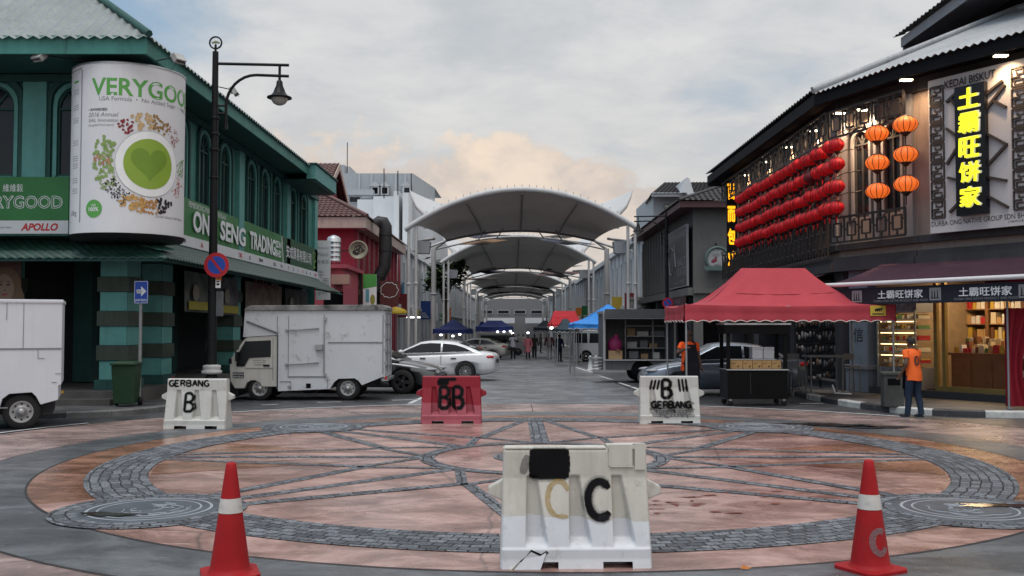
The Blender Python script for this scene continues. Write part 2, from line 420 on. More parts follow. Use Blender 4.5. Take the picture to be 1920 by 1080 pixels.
# wedge fields between the rays, rustier on the flanks
for k in range(16):
    a0 = R(k * 22.5 + 4); a1 = R(k * 22.5 + 18.5); c = math.cos((a0 + a1) / 2)
    if k in (0, 7, 8, 15):
        sheet('plaza', [[polar(2.9, (a0 + a1) / 2) + (.018,)] + [polar(5.42, lerp(a0, a1, t / 6)) + (.018,) for t in range(7)]], M_rust)
annulus('cobble_paving', 5.45, 6.2, M_cob, .0245)
annulus('cobble_paving', 1.6, 1.82, M_cob, .0235)
annulus('cobble_paving', .58, .74, M_cob, .0235)
disc('plaza', .55, M_greyc, .018)
def band(p, q, wd, z):
    dx, dy = q[0] - p[0], q[1] - p[1]; l = math.hypot(dx, dy); nx, ny = -dy / l * wd / 2, dx / l * wd / 2
    n = 8
    a = [(p[0] + dx * i / n + nx, p[1] + dy * i / n + ny) for i in range(n + 1)]; b = [(p[0] + dx * i / n - nx, p[1] + dy * i / n - ny) for i in range(n + 1)]
    ribbon('cobble_paving', a, b, M_cob, z)
for k in range(8):
    th = R(45 * k); wide = .30 if k in (2, 6) else .19
    band(polar(5.6, th), polar(1.8, th), wide, .0195)
    for s in (-1, 1):
        band(polar(5.6, th + s * R(2.4)), polar(2.66, th + s * R(22.5)), .19 if k % 2 else .16, .0205 if s < 0 else .0215)
        band(polar(2.8, th + s * R(22.3)), polar(1.75, th + s * R(42)), .13, .0225)
M_med = flat('bronze_plaque', (.075, .085, .10), .45, var=.3, bump=.3, bs=9)
M_medl = flat('plaque_line', (.30, .32, .35), .5)
for k in (1, 3, 5, 7):
    c = polar(5.98, R(45 * k))
    annulus('cobble_paving', .70, .98, M_cob, .0275, c, 48)
    b = MB().use(M_med)
    b.lathe([(.0001, .036), (.64, .036), (.69, .032), (.71, .027), (.71, .012)], (0, 0, 0), 48)
    b.use(M_medl); b.lathe([(.60, .037), (.615, .040), (.63, .037)], (0, 0, 0), 48); b.lathe([(.50, .037), (.51, .040), (.52, .037)], (0, 0, 0), 48)
    rn = random.Random(k)
    for j in range(9):
        a = rn.uniform(0, 6.28); r0 = rn.uniform(.08, .42); pts = []
        for t in range(7): pts.append((r0 * math.cos(a + t * .28) + .03 * math.sin(t * 2.1 + j), r0 * math.sin(a + t * .28) + .04 * math.sin(t * 1.7 + j), .037))
        b.tube(pts, .006, 5)
    o = b.build('medallion_plaque', loc=(c[0], c[1], 0))
    nm = {1: 'at the far right of the plaza circle', 3: 'at the far left of the plaza circle', 5: 'at the near left, beyond the left cone', 7: 'at the near right, beside the right cone'}[k]
    tag(o, 'round grey engraved plaque in a cobble collar ' + nm, 'paving plaque', 'round plaques in the plaza paving')
M_wet = flat('wet_stain', (.055, .045, .04), .1, var=.4, spec=.6); M_fleck = flat('rust_fleck', (.17, .035, .022), .5, var=.3)
def splat(px, py, rx, ry, m, z, seed, n=26):
    g = G(px, py); rn = random.Random(seed); ph = [rn.uniform(0, 6.28) for _ in range(4)]
    sheet('wet_patch' if m is M_wet else 'stain', [[(g.x + rx * math.cos(t) * (1 + .25 * math.sin(3 * t + ph[0]) + .2 * math.sin(5 * t + ph[1])), g.y + ry * math.sin(t) * (1 + .3 * math.sin(2 * t + ph[2]) + .2 * math.sin(7 * t + ph[3])), z) for t in [2 * math.pi * i / n for i in range(n)]]], m)
for i, (px, py, rx, ry) in enumerate(((1585, 800, .55, .35), (1640, 803, .7, .2), (1500, 797, .5, .18), (1880, 955, .5, .12), (200, 972, .3, .12))): splat(px, py, rx, ry, M_wet, .0315 if i < 3 else .0445, i)
for i in range(26):
    rn = random.Random(i + 50); splat(1225 + 240 * rn.random() ** 1.5, rn.uniform(922, 968), rn.uniform(.02, .12), rn.uniform(.01, .035), M_fleck, .0216, i + 9, 14)
# the thin dark joints between the pavings
M_joint = flat('joint', (.03, .03, .032), .8)
for r in (6.82, 7.77): annulus('paving_joint', r - .012, r + .012, M_joint, .019)
annulus('paving_joint', 10.09, 10.12, M_joint, .0125)
for a in (28, 70, 90, 118, 140, 152, 200, 232, 310, 335):
    p, q = polar(7.8, R(a)), polar(10.05, R(a)); d = math.radians(a)
    nx, ny = -math.sin(d) * .008, math.cos(d) * .008
    ribbon('paving_joint', [(p[0] + nx, p[1] + ny), (q[0] + nx, q[1] + ny)], [(p[0] - nx, p[1] - ny), (q[0] - nx, q[1] - ny)], M_joint, .0145)

# painted lines
M_line = mat('road_paint', (.55, .56, .58), .55, var=.25, vs=6, speck=.85, speck_col=(.12, .12, .13), speck_s=9)
def line(p, q, wd=.1, z=.009):
    p = Vector((p[0], p[1])); q = Vector((q[0], q[1])); d = (q - p).normalized(); n = Vector((-d.y, d.x)) * wd / 2
    sheet('road_marking', [[(*(p + n), z + gz(p.y)), (*(p - n), z + gz(p.y)), (*(q - n), z + gz(q.y)), (*(q + n), z + gz(q.y))]], M_line)
def arcline(r, a0, a1, wd):
    n = 24; ribbon('road_marking', [polar(r + wd / 2, R(lerp(a0, a1, i / n))) for i in range(n + 1)], [polar(r - wd / 2, R(lerp(a0, a1, i / n))) for i in range(n + 1)], M_line, .0165)
arcline(10.2, 104, 136, .11); arcline(10.2, 40, 70, .11); arcline(10.25, 150, 176, .09)
for a, b in (((490, 760), (522, 759)), ((594, 755), (640, 754)), ((735, 751), (785, 750)), ((690, 738), (760, 735)), ((768, 757), (800, 742)), ((1300, 742), (1345, 742)), ((1400, 757), (1440, 757)), ((1500, 757), (1545, 757)),
             ((1160, 716), (1182, 724)), ((1184, 725), (1200, 731)), ((1120, 700), (1150, 711)), ((1080, 684), (1110, 694))):
    line(G(*a), G(*b), .12)

# pavements and kerbs
def path_off(pts, d):
    out = []
    for i, p in enumerate(pts):
        a = Vector(pts[max(i - 1, 0)]); b = Vector(pts[min(i + 1, len(pts) - 1)]); t = (b - a).normalized(); out.append((p[0] - t.y * d, p[1] + t.x * d))
    return out
def resample(pts, step):
    out = [Vector(pts[0])]; acc = 0
    for i in range(len(pts) - 1):
        a, b = Vector(pts[i]), Vector(pts[i + 1]); l = (b - a).length; d = step - acc
        while d <= l: out.append(a.lerp(b, d / l)); d += step
        acc = l - (d - step)
    out.append(Vector(pts[-1])); return [tuple(p) for p in out]
def smooth_pts(pts, it=2):
    for _ in range(it):
        o = [pts[0]]
        for a, b in zip(pts, pts[1:]): o += [(a[0] * .75 + b[0] * .25, a[1] * .75 + b[1] * .25), (a[0] * .25 + b[0] * .75, a[1] * .25 + b[1] * .75)]
        pts = o + [pts[-1]]
    return pts
M_kw = mat('kerb_white', (.50, .50, .48), .6, var=.25, vs=5, speck=.8, speck_col=(.14, .14, .14), speck_s=7)
M_kb = mat('kerb_black', (.045, .046, .05), .6, var=.3, vs=5, speck=.5, speck_col=(.2, .2, .2), speck_s=9)
M_kg = mat('kerb_worn', (.13, .13, .13), .65, var=.35, vs=3, speck=.7, speck_col=(.04, .04, .04), speck_s=5)
def kerb(pts, side, h, mats_, step):
    pts = resample(smooth_pts(pts), step / 2); inn = path_off(pts, side * .16); b = MB()
    for i in range(len(pts) - 1):
        b.use(mats_[(i // 2) % len(mats_)])
        e = .006 if i % 2 == 1 else 0
        (x0, y0), (x1, y1), (u1, v1), (u0, v0) = pts[i], pts[i + 1], inn[i + 1], inn[i]
        t = Vector((x1 - x0, y1 - y0)).normalized() * e; x1 -= t.x; y1 -= t.y; u1 -= t.x; v1 -= t.y
        z0 = gz(y0); ch = .03
        d = Vector((u0 - x0, v0 - y0)).normalized() * ch
        A = [(x0, y0, z0 - .05), (x1, y1, z0 - .05), (u1, v1, z0 - .05), (u0, v0, z0 - .05), (x0, y0, z0 + h - ch), (x1, y1, z0 + h - ch), (x0 + d.x, y0 + d.y, z0 + h), (x1 + d.x, y1 + d.y, z0 + h), (u1, v1, z0 + h), (u0, v0, z0 + h)]
        b.add(A, [(0, 1, 5, 4), (4, 5, 7, 6), (6, 7, 8, 9), (1, 2, 8, 7, 5), (3, 0, 4, 6, 9), (2, 3, 9, 8)], False)
    struct(b.build('kerb')); return inn
KR = [(7.75, 60), (7.8, 30), (7.83, 26.2), (8.0, 24.0), (8.5, 22.0), (9.4, 21.1), (11, 20.75), (24, 20.3)]
inn = kerb(KR, 1, .15, [M_kw, M_kb], 1.05)
sheet('pavement', [[(x, y, .135 + gz(y)) for x, y in inn] + [(24, 60, .135 + gz(60))]], M_pave)
KL = [(-7.45, 75), (-7.5, 30), (-7.6, 25), (-7.8, 22.3), (-8.7, 20.9), (-11, 20.55), (-30, 20.4)]
inn = kerb(KL, -1, .14, [M_kg, M_kb, M_kg, M_kg], .9)
sheet('pavement', [[(x, y, .125 + gz(y)) for x, y in inn] + [(-30, 75, .125 + gz(75))]], M_pave)
# ------------------------------------------------------------------ buildings
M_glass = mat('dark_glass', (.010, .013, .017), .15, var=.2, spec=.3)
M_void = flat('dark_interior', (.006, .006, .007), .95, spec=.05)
M_teal = mat('teal_paint', (.056, .215, .185), .6, var=.16, vs=1.2, streak=.5, streak_col=(.02, .07, .06), bump=.15, bs=8)
M_tealL = mat('teal_light_paint', (.105, .31, .285), .6, var=.14, vs=2, streak=.2, streak_col=(.04, .12, .11))
M_tealD = mat('teal_dark_trim', (.018, .075, .066), .65, var=.15, streak=.3)
M_olive = mat('olive_band', (.05, .066, .05), .65, var=.2, vs=3, streak=.4)
M_shut = mat('shutter', (.020, .022, .026), .5, var=.25, vs=2, streak=.3, spec=.15)
M_tin = mat('tin_roof', (.23, .255, .25), .42, .0, var=.16, vs=1.0, streak=.55, streak_col=(.14, .14, .13), speck=.25, speck_col=(.12, .11, .10), speck_s=1.2)
M_tileG = mat('green_tile', (.02, .06, .045), .4, var=.35, vs=3, bump=.2, bs=12)
M_white = mat('white_wall', (.60, .62, .645), .65, var=.06, vs=.25)
M_whiteB = mat('white_board', (.66, .67, .69), .5, var=.05, vs=.8, streak=.10, streak_col=(.45, .46, .47))
M_greenS = mat('green_sign', (.03, .17, .045), .4, var=.25, vs=.5)
M_txtW = flat('white_lettering', (.75, .77, .78), .5)
M_txtK = flat('black_lettering', (.02, .02, .022), .6)
M_txtR = flat('red_lettering', (.55, .02, .025), .5)
M_txtG = flat('grey_lettering', (.22, .23, .24), .6)
M_grnT = flat('green_lettering', (.10, .34, .07), .5)
M_blackM = mat('black_metal', (.010, .0105, .012), .45, var=.3, vs=5, speck=.25, speck_col=(.05, .05, .05), spec=.2)
M_steel = flat('galvanised_steel', (.36, .37, .38), .4, .6)

def wall_fn(p, q, flip=False):
    p = Vector((p[0], p[1])); q = Vector((q[0], q[1])); t = (q - p).normalized(); n = Vector((t.y, -t.x))
    if flip: n = -n
    def f(a, z, d=0.0): return Vector((p.x + t.x * a + n.x * d, p.y + t.y * a + n.y * d, z))
    f.len = (q - p).length; return f
def opening_curve(c, w_, zb, zs, arch, n=10):
    if not arch: return [(c - w_ / 2, zs), (c + w_ / 2, zs)]
    return [(c - w_ / 2 * math.cos(math.pi * i / n), zs + w_ / 2 * math.sin(math.pi * i / n)) for i in range(n + 1)]
def wall_open(b, f, a0, a1, z0, z1, ops, t=.08, d=0.0):
    """a wall with real openings; ops: (centre, width, bottom, spring, arched)"""
    ops = sorted(ops); x = a0
    for c, w_, zb, zs, ar in ops:
        l, r = c - w_ / 2, c + w_ / 2
        b.quad(f(x, z0, d), f(l, z0, d), f(l, z1, d), f(x, z1, d))
        b.quad(f(l, z0, d), f(r, z0, d), f(r, zb, d), f(l, zb, d))
        cv = opening_curve(c, w_, zb, zs, ar)
        for (u0, v0), (u1, v1) in zip(cv, cv[1:]): b.quad(f(u0, v0, d), f(u1, v1, d), f(u1, z1, d), f(u0, z1, d))
        loop = [(l, zb)] + cv + [(r, zb)]
        for (u0, v0), (u1, v1) in zip(loop, loop[1:] + loop[:1]): b.quad(f(u0, v0, d), f(u1, v1, d), f(u1, v1, d - t), f(u0, v0, d - t))
        x = r
    b.quad(f(x, z0, d), f(a1, z0, d), f(a1, z1, d), f(x, z1, d))
    return b
def window(par, f, op, mf, t=.08, trim=None, mull=True, d=0.0, mg=None):
    c, w_, zb, zs, ar = op; cv = opening_curve(c, w_, zb, zs, ar); loop = [(c - w_ / 2, zb)] + cv + [(c + w_ / 2, zb)]
    b = MB(); q = d - t + .02
    def ring(k0, k1, d0, d1):
        def sc(k): return [(c + (u - c) * (1 + k * 2 / w_), v + (k if v >= zs - 1e-6 and not (ar and abs(v - zs) < 1e-6) else (-k if abs(v - zb) < 1e-6 else k * (v - zs) / (w_ / 2) if ar else k))) for u, v in loop]
        A = sc(k0); B = sc(k1); n = len(loop)
        for i in range(n):
            j = (i + 1) % n
            if trim and k1 > 0 and i == n - 1: continue
            b.quad(f(*A[i], d1), f(*A[j], d1), f(*B[j], d1), f(*B[i], d1))
            b.quad(f(*B[i], d0), f(*B[j], d0), f(*B[j], d1), f(*B[i], d1)); b.quad(f(*A[i], d0), f(*A[j], d0), f(*A[j], d1), f(*A[i], d1))
    b.use(mf); ring(-.05, 0, q, q + .04)
    if mull:
        top = zs + (w_ / 2 if ar else 0)
        b.prism([(c - .02, zb), (c + .02, zb), (c + .02, top - .03), (c - .02, top - .03)], f, q, q + .045)
        b.prism([(c - w_ / 2 + .03, zs - .08), (c + w_ / 2 - .03, zs - .08), (c + w_ / 2 - .03, zs - .03), (c - w_ / 2 + .03, zs - .03)], f, q + .001, q + .05)
        if ar:
            for s in (-1, 1):
                b.prism([(c + s * .02, zs - .03), (c + s * .05, zs - .03), (c + s * w_ * .33, zs + w_ * .33), (c + s * (w_ * .33 - .03), zs + w_ * .36)], f, q + .002, q + .04)
    if trim:
        b.use(trim[0]); ring(.0, .09, d - .02, d + .05)
        b.use(trim[1]); ring(.13, .24, d - .02, d + .09)
    o = b.build('window', parent=par)
    pb = MB().use(mg or M_glass); pb.add([f(u, v, q) for u, v in loop], [tuple(range(len(loop)))], False); pb.build('pane', parent=o)
    return o
def boxes(name, par, m, lst, bevel=0):
    b = MB().use(m)
    for q in lst: b.bx(*q)
    return b.build(name, parent=par, bevel=bevel)

# ---- the teal corner building
GX, GY = -9.2, 23.6
def teal_building():
    T = thing('teal_building', 'two storey teal corner shophouse with arched upper windows and a grey tin roof', 'building', (GX, GY, 0))
    T_inv = Vector((GX, GY, 0))
    def L(f): return lambda a, z, d=0.0: f(a, z, d) - T_inv
    fs = L(wall_fn((GX, GY), (GX, 46)))                       # a = metres down the street
    ff = L(wall_fn((-40, GY), (GX, GY)))                      # a = metres to the right, corner at 30.8
    S = [(y - GY, 1.0, 5.55, 7.2, True) for y in (27.1, 29.3, 31.4, 34.6, 36.5, 38.4, 41.2, 43.3)]
    F = [(x + 40, 1.05, 5.55, 7.22, True) for x in (-21.2, -19.1, -16.9, -14.7, -12.5, -10.42)]
    b = MB().use(M_teal)
    wall_open(b, fs, 0, 22.4, 4.05, 8.0, S); wall_open(b, ff, 0, 30.8, 4.05, 8.0, F)
    b.quad(fs(22.4, -1, 0), fs(22.4, 8, 0), fs(22.4, 8, -12), fs(22.4, -1, -12))
    b.build('wall', parent=T)
    b = MB().use(M_void)
    b.bx(-30, -.5, .5, 22.3, 4.1, 7.98); b.build('light_blocker', parent=T)  # unseen dark box added inside the hollow shell to block light
    for op in S: window(T, fs, op, M_tealD, trim=(M_tealL, M_tealD))
    for op in F: window(T, ff, op, M_tealD, trim=(M_tealL, M_tealD))
    b = MB().use(M_tealL)
    for y in (25.9, 33.0, 40.0, 45.6):
        a = y - GY; b.prism([(a - .3, 4.06), (a + .3, 4.06), (a + .3, 7.98), (a - .3, 7.98)], fs, -.02, .13)
    for x in (-11.45, -13.6, -15.8, -18, -20.2):
        a = x + 40; b.prism([(a - .28, 4.06), (a + .28, 4.06), (a + .28, 7.98), (a - .28, 7.98)], ff, -.02, .13)
    b.use(M_tealD); b.prism([(0, 7.8), (22.4, 7.8), (22.4, 7.97), (0, 7.97)], fs, .0, .18); b.prism([(0, 7.8), (30.7, 7.8), (30.7, 7.97), (0, 7.97)], ff, 0, .182)
    b.build('pilaster', parent=T)
    # eaves: soffit, fascia
    ex, ey = 1.1, -2.0
    b = MB().use(M_tealD)
    b.bx(-.6, ex - .03, ey + .03, 20.2, 8.0, 8.06); b.bx(-31, -.6, ey + .03, 0.4, 8.0, 8.06)
    b.build('soffit', parent=T)
    b = MB().use(M_teal)
    b.bx(ex - .03, ex + .03, ey - .03, 15.2, 7.95, 8.36); b.bx(-31, ex - .031, ey - .03, ey + .03, 7.95, 8.36)
    b.use(M_tealL); b.bx(ex - .02, ex + .33, 15.2, 15.28, 7.78, 8.34); b.bx(ex + .25, ex + .33, 15.28, 19.8, 7.78, 8.34)
    b.use(M_tealD); b.bx(-.4, ex + .25, 15.28, 19.8, 7.72, 7.78)
    b.build('fascia', parent=T)
    # hipped tin roof
    b = MB().use(M_tin); k = .76; per = .27; tmax = 8.0; z0 = 8.38
    xs = [ex + .06 - i * per / 4 for i in range(int(27 / (per / 4)))]; pts = []
    for i, x in enumerate(xs):
        wv = .036 * math.sin(i * math.pi / 2); t = min(tmax, ex + .06 - x)
        pts.append(((x, ey - .12, z0 + wv - .09), (x, ey + t, z0 + t * k + wv)))
    vs = [p for q in pts for p in q]; b.add(vs, [(2 * i, 2 * i + 2, 2 * i + 3, 2 * i + 1) for i in range(len(pts) - 1)], True)
    ysl = [ey - .06 + i * per / 4 for i in range(int(22.2 / (per / 4)))]; pts = []
    for i, y in enumerate(ysl):
        wv = .036 * math.sin(i * math.pi / 2); t = min(tmax, y - ey + .06)
        pts.append(((ex + .14, y, z0 + wv - .09), (ex - t, y, z0 + t * k + wv)))
    vs = [p for q in pts for p in q]; b.add(vs, [(2 * i, 2 * i + 2, 2 * i + 3, 2 * i + 1) for i in range(len(pts) - 1)], True)
    b.use(M_tealD); b.tube([(ex + .1, ey - .08, z0), (ex - tmax, ey + tmax, z0 + tmax * k + .03)], .085, 6)
    b.bx(ex - .02, ex + .4, 15.1, 19.9, 8.35, 8.40)
    b.build('roof', parent=T)
    # ground floor: raised step, columns, shop back walls
    b = MB().use(mat('step_concrete', (.09, .085, .08), .7, var=.3, vs=1.5, speck=.4))
    b.bx(-31, .25, -.55, 5, .0, .42); b.bx(-31, .24, 5, 22.3, -.3, .41); b.bx(-31, .0, -.95, -.55, .0, .26)
    b.build('step', parent=T)
    def column(x, y, wx, wy, h=4.05):
        q = MB(); z = .42; i = 0; q.use(M_tealD); q.box((x, y, z + .12), (wx + .16, wy + .16, .24)); z += .24
        while z < 3.4:
            hh = .46 if i % 2 == 0 else .36; e = 0 if i % 2 == 0 else .1
            q.use(M_tealL if i % 2 == 0 else M_olive); q.box((x, y, z + hh / 2), (wx + e, wy + e, hh)); z += hh; i += 1
        q.use(M_tealD); q.box((x, y, (z + h) / 2), (wx + .06, wy + .06, h - z)); q.build('column', parent=T, bevel=.008)
    for x, y, wx, wy in ((-.33, .42, .66, .84), (-.28, 2.75, .55, .8), (-.42, 9.4, .84, .9), (-.42, 14.6, .84, .9), (-.42, 20, .84, .9), (-3.3, .42, .84, .84), (-6.4, .42, .84, .84), (-9.5, .42, .84, .84)): column(x, y, wx, wy)
    b = MB().use(M_shut)
    for i in range(38): b.bx(-30, -2.2, 3.2 - .015 * (i % 2), 3.3, .42 + i * .095, .42 + (i + 1) * .095)
    for i in range(38): b.bx(-2.2, -2.1 + .015 * (i % 2), 3.31, 22.2, .42 + i * .095, .42 + (i + 1) * .095)
    b.use(M_void); b.bx(-30, .0, .0, 22.3, 4.0, 4.05)
    b.use(M_tealD); b.box((-2.3, 3.05, 2.2), (.5, .4, 3.5)); b.box((-1.95, 8.5, 2.2), (.4, .5, 3.5)); b.box((-1.95, 15.5, 2.2), (.4, .5, 3.5)); b.box((-5.2, 3.05, 2.2), (.5, .4, 3.5))
    b.build('shutter', parent=T)
teal_building()

def tiled_awning():
    A = thing('tiled_awning', 'dark green roof tile awning wrapping the teal corner building', 'awning', (GX, GY, 3.5))
    b = MB().use(M_tileG)
    ix, iy, ox, oy = .02, -.02, 1.42, -1.35
    def edge(s, v):
        # s: metres round the corner; v 0 = wall, 1 = gutter
        x0, y0 = lerp(ix, ox, v), lerp(iy, oy, v)
        if s < 0: return (x0 + s * 1.0, y0)
        return (x0, y0 + s)
    S = [-24 + i * .0525 for i in range(int(46.4 / .0525))]; rows = 5; vs = []; n = len(S)
    for j in range(rows * 2 + 1):
        r = (j + 1) // 2; v = r / rows
        for i, s in enumerate(S):
            x, y = edge(s, v); lift = .035 if j % 2 == 0 and j > 0 else 0.0
            vs.append((x, y, .66 - .68 * v + .035 * abs(math.sin(i * math.pi / 4)) + (0 if j % 2 else .0) + (-.03 if (j % 2 == 0 and j > 0) else 0.012)))
    fsx = [(j * n + i, j * n + i + 1, (j + 1) * n + i + 1, (j + 1) * n + i) for j in range(rows * 2) for i in range(n - 1)]
    b.add(vs, fsx, True); b.build('tiles', parent=A)
    b = MB().use(M_tealD)
    b.bx(-24, 1.30, -1.29, -1.23, -.09, -.02); b.bx(1.24, 1.30, -1.23, 22.3, -.09, -.02)
    b.bx(-24, 0, -1.2, -.06, .50, .52)
    b.build('eaves_board', parent=A)
    q = MB().use(mat('lifted_flashing', (.16, .42, .33), .5)); q.quad((.5, -1.0, .33), (1.2, -1.25, .16), (1.35, -.5, .22), (.7, -.2, .42)); q.build('flashing', parent=A)
tiled_awning()

# ---- signs on the teal building
def plane_sign(name, label, cat, f, a0, a1, z0, z1, m, t=.1, d=.02, group=None, frame=None):
    o = thing(name, label, cat, f((a0 + a1) / 2, z0, 0), group=group); o0 = o.location.copy()
    g = lambda a, z, dd=0.0: f(a, z, dd) - o0
    b = MB().use(m); b.prism([(a0, z0), (a1, z0), (a1, z1), (a0, z1)], g, d, d + t); b.build('board', parent=o)
    if frame:
        b = MB().use(frame); e = .05
        for q in (((a0 - e, z0 - e), (a1 + e, z0)), ((a0 - e, z1), (a1 + e, z1 + e)), ((a0 - e, z0), (a0, z1)), ((a1, z0), (a1 + e, z1))):
            (x0, y0), (x1, y1) = q; b.prism([(x0, y0), (x1, y0), (x1, y1), (x0, y1)], g, d, d + t + .02)
        b.build('frame', parent=o)
    return o, (lambda a, z, dd=0.0: g(a, z, d + t + .004 + dd))
fS = wall_fn((GX, GY), (GX, 46)); fF = wall_fn((-40, GY), (GX, GY))
def letter(par, fn, items, name='lettering'):
    b = MB()
    for it in items:
        body, m, u, v = it[:4]; kw = it[4] if len(it) > 4 else {}
        ex = kw.pop('ex', 0) if 'ex' in kw else 0
        b.use(m); b.text(body, (lambda x, y, e=ex: fn(x, y, e)), u, v, **kw)
    return b.build(name, parent=par)
def rings(b, fn, loop, c, d, k=9):
    # a filled outline in rings, so that it follows a curved face
    n = len(loop); vs = [fn(c[0], c[1], d)] + [fn(lerp(c[0], x, j / k), lerp(c[1], y, j / k), d) for j in range(1, k + 1) for x, y in loop]
    b.add(vs, [(0, 1 + i, 1 + (i + 1) % n) for i in range(n)] + [(1 + j * n + i, 1 + j * n + (i + 1) % n, 1 + (j + 1) * n + (i + 1) % n, 1 + (j + 1) * n + i) for j in range(k - 1) for i in range(n)], False)
def blob(b, fn, c, rx, rz, rot=0, n=8, d=0.0):
    ca, sa = math.cos(rot), math.sin(rot)
    if n >= 24: return rings(b, fn, [(c[0] + rx * math.cos(2 * math.pi * i / n), c[1] + rz * math.sin(2 * math.pi * i / n)) for i in range(n)], c, d)
    return b.add([fn(c[0] + rx * math.cos(2 * math.pi * i / n) * ca - rz * math.sin(2 * math.pi * i / n) * sa, c[1] + rx * math.cos(2 * math.pi * i / n) * sa + rz * math.sin(2 * math.pi * i / n) * ca, d) for i in range(n)], [tuple(range(n))], False)
def street_sign_board():
    o, fn = plane_sign('shop_sign', 'long green street side shop sign with raised white trading company lettering', 'sign', fS, 3.1, 22.3, 4.30, 5.52, M_greenS)
    b = MB().use(M_whiteB); b.prism([(3.1, 4.16), (22.35, 4.16), (22.35, 4.46), (3.1, 4.46)], lambda a, z, d: fn(a, z, d), -.1, .03); b.build('white_strip', parent=o)
    letter(o, fn, [('PEMBORONG MAKANAN RINGAN', M_txtW, 4.0, 5.30, dict(w=3.6)),
                   ('ON', M_txtW, 4.25, 4.62, dict(w=1.5, h=.62, bold=.035, ex=.05)), ('E', M_txtW, 6.0, 4.62, dict(w=.55, h=.62, bold=.035, ex=.05)), ('SENG', M_txtW, 6.85, 4.62, dict(w=2.9, h=.62, bold=.035, ex=.05)), ('TRADING', M_txtW, 10.3, 4.62, dict(w=3.7, h=.62, bold=.035, ex=.05)),
                   ('SDN', M_txtW, 14.1, 4.97, dict(w=.9, h=.27, bold=.03, ex=.03)), ('BHD', M_txtW, 14.1, 4.62, dict(w=.9, h=.27, bold=.03, ex=.03)),
                   ('安成貿易有限公司', M_txtW, 15.9, 4.72, dict(w=4.9, h=.5, bold=.02, ex=.02))])
    b = MB().use(mat('dark_green_sign', (.015, .08, .03), .45)); b.prism([(15.5, 4.47), (22.3, 4.47), (22.3, 5.5), (15.2, 5.5)], lambda a, z, d: fn(a, z, d), -.03, .006)
    b.use(M_txtW); b.prism([(15.42, 4.47), (15.5, 4.47), (15.2, 5.5), (15.12, 5.5)], lambda a, z, d: fn(a, z, d), -.03, .012)
    b.use(flat('leaf_print', (.2, .4, .1), .6)); 
    for i in range(10): blob(b, fn, (21.5 + .28 * math.cos(i * 2.4), 4.95 + .32 * math.sin(i * 1.7)), .14, .06, i, d=.012)
    b.build('panel', parent=o)
    b = MB(); rn = random.Random(3)
    for i, (u, t, m) in enumerate(((3.5, 'Jay', M_txtK), (5.0, 'Ai', M_txtR), (6.2, 'OK', M_txtK), (9.0, 'TAK', M_txtR), (10.3, 'o', M_txtK), (11.6, 'FIJISANE', M_txtK), (13.7, 'oos', M_txtG), (14.9, 'Jobs', M_txtK), (16.2, 'P', M_txtK), (17.1, 'a', M_txtK), (18, 'L', M_txtK), (18.9, 'o', M_txtR), (19.7, 'n', M_txtK), (20.5, 'e', M_txtK), (21.5, 'POLO', M_txtR))):
        b.use(m); b.text(t, lambda x, y: fn(x, y, .036), u, 4.23, h=.15, bold=.02)
    b.build('lettering', parent=o)
street_sign_board()
def front_sign():
    o, fn = plane_sign('shop_sign', 'green shop sign with outlined white lettering left of the round can sign', 'sign', fF, 24, 29.42, 4.46, 5.5, M_greenS, t=.14)
    b = MB().use(M_whiteB); b.prism([(24, 4.14), (29.42, 4.14), (29.42, 4.455), (24, 4.455)], lambda a, z, d: fn(a, z, d), -.16, .0); b.build('white_strip', parent=o)
    letter(o, fn, [('VERYGOOD', M_txtW, 27.20, 4.74, dict(w=2.08, h=.31, bold=.03)), ('VERYGOOD', M_greenS, 27.22, 4.755, dict(w=2.04, h=.28, bold=-.012, ex=.004)),
                   ('維維穀', M_txtW, 27.85, 5.14, dict(w=.48, h=.19)), ('APOLLO', M_txtR, 28.3, 4.21, dict(w=.88, h=.18, bold=.03, shear=.25, ex=.006)), ('Snek Wafer', M_txtG, 27.78, 4.27, dict(w=.3, ex=.006))])
    b = MB().use(M_txtR); blob(b, fn, (27.4, 4.3), .22, .1, 0, 14, .003); b.use(flat('yellow_print', (.7, .5, .05))); blob(b, fn, (27.4, 4.31), .13, .06, 0, 12, .006); b.build('emblem', parent=o)
front_sign()

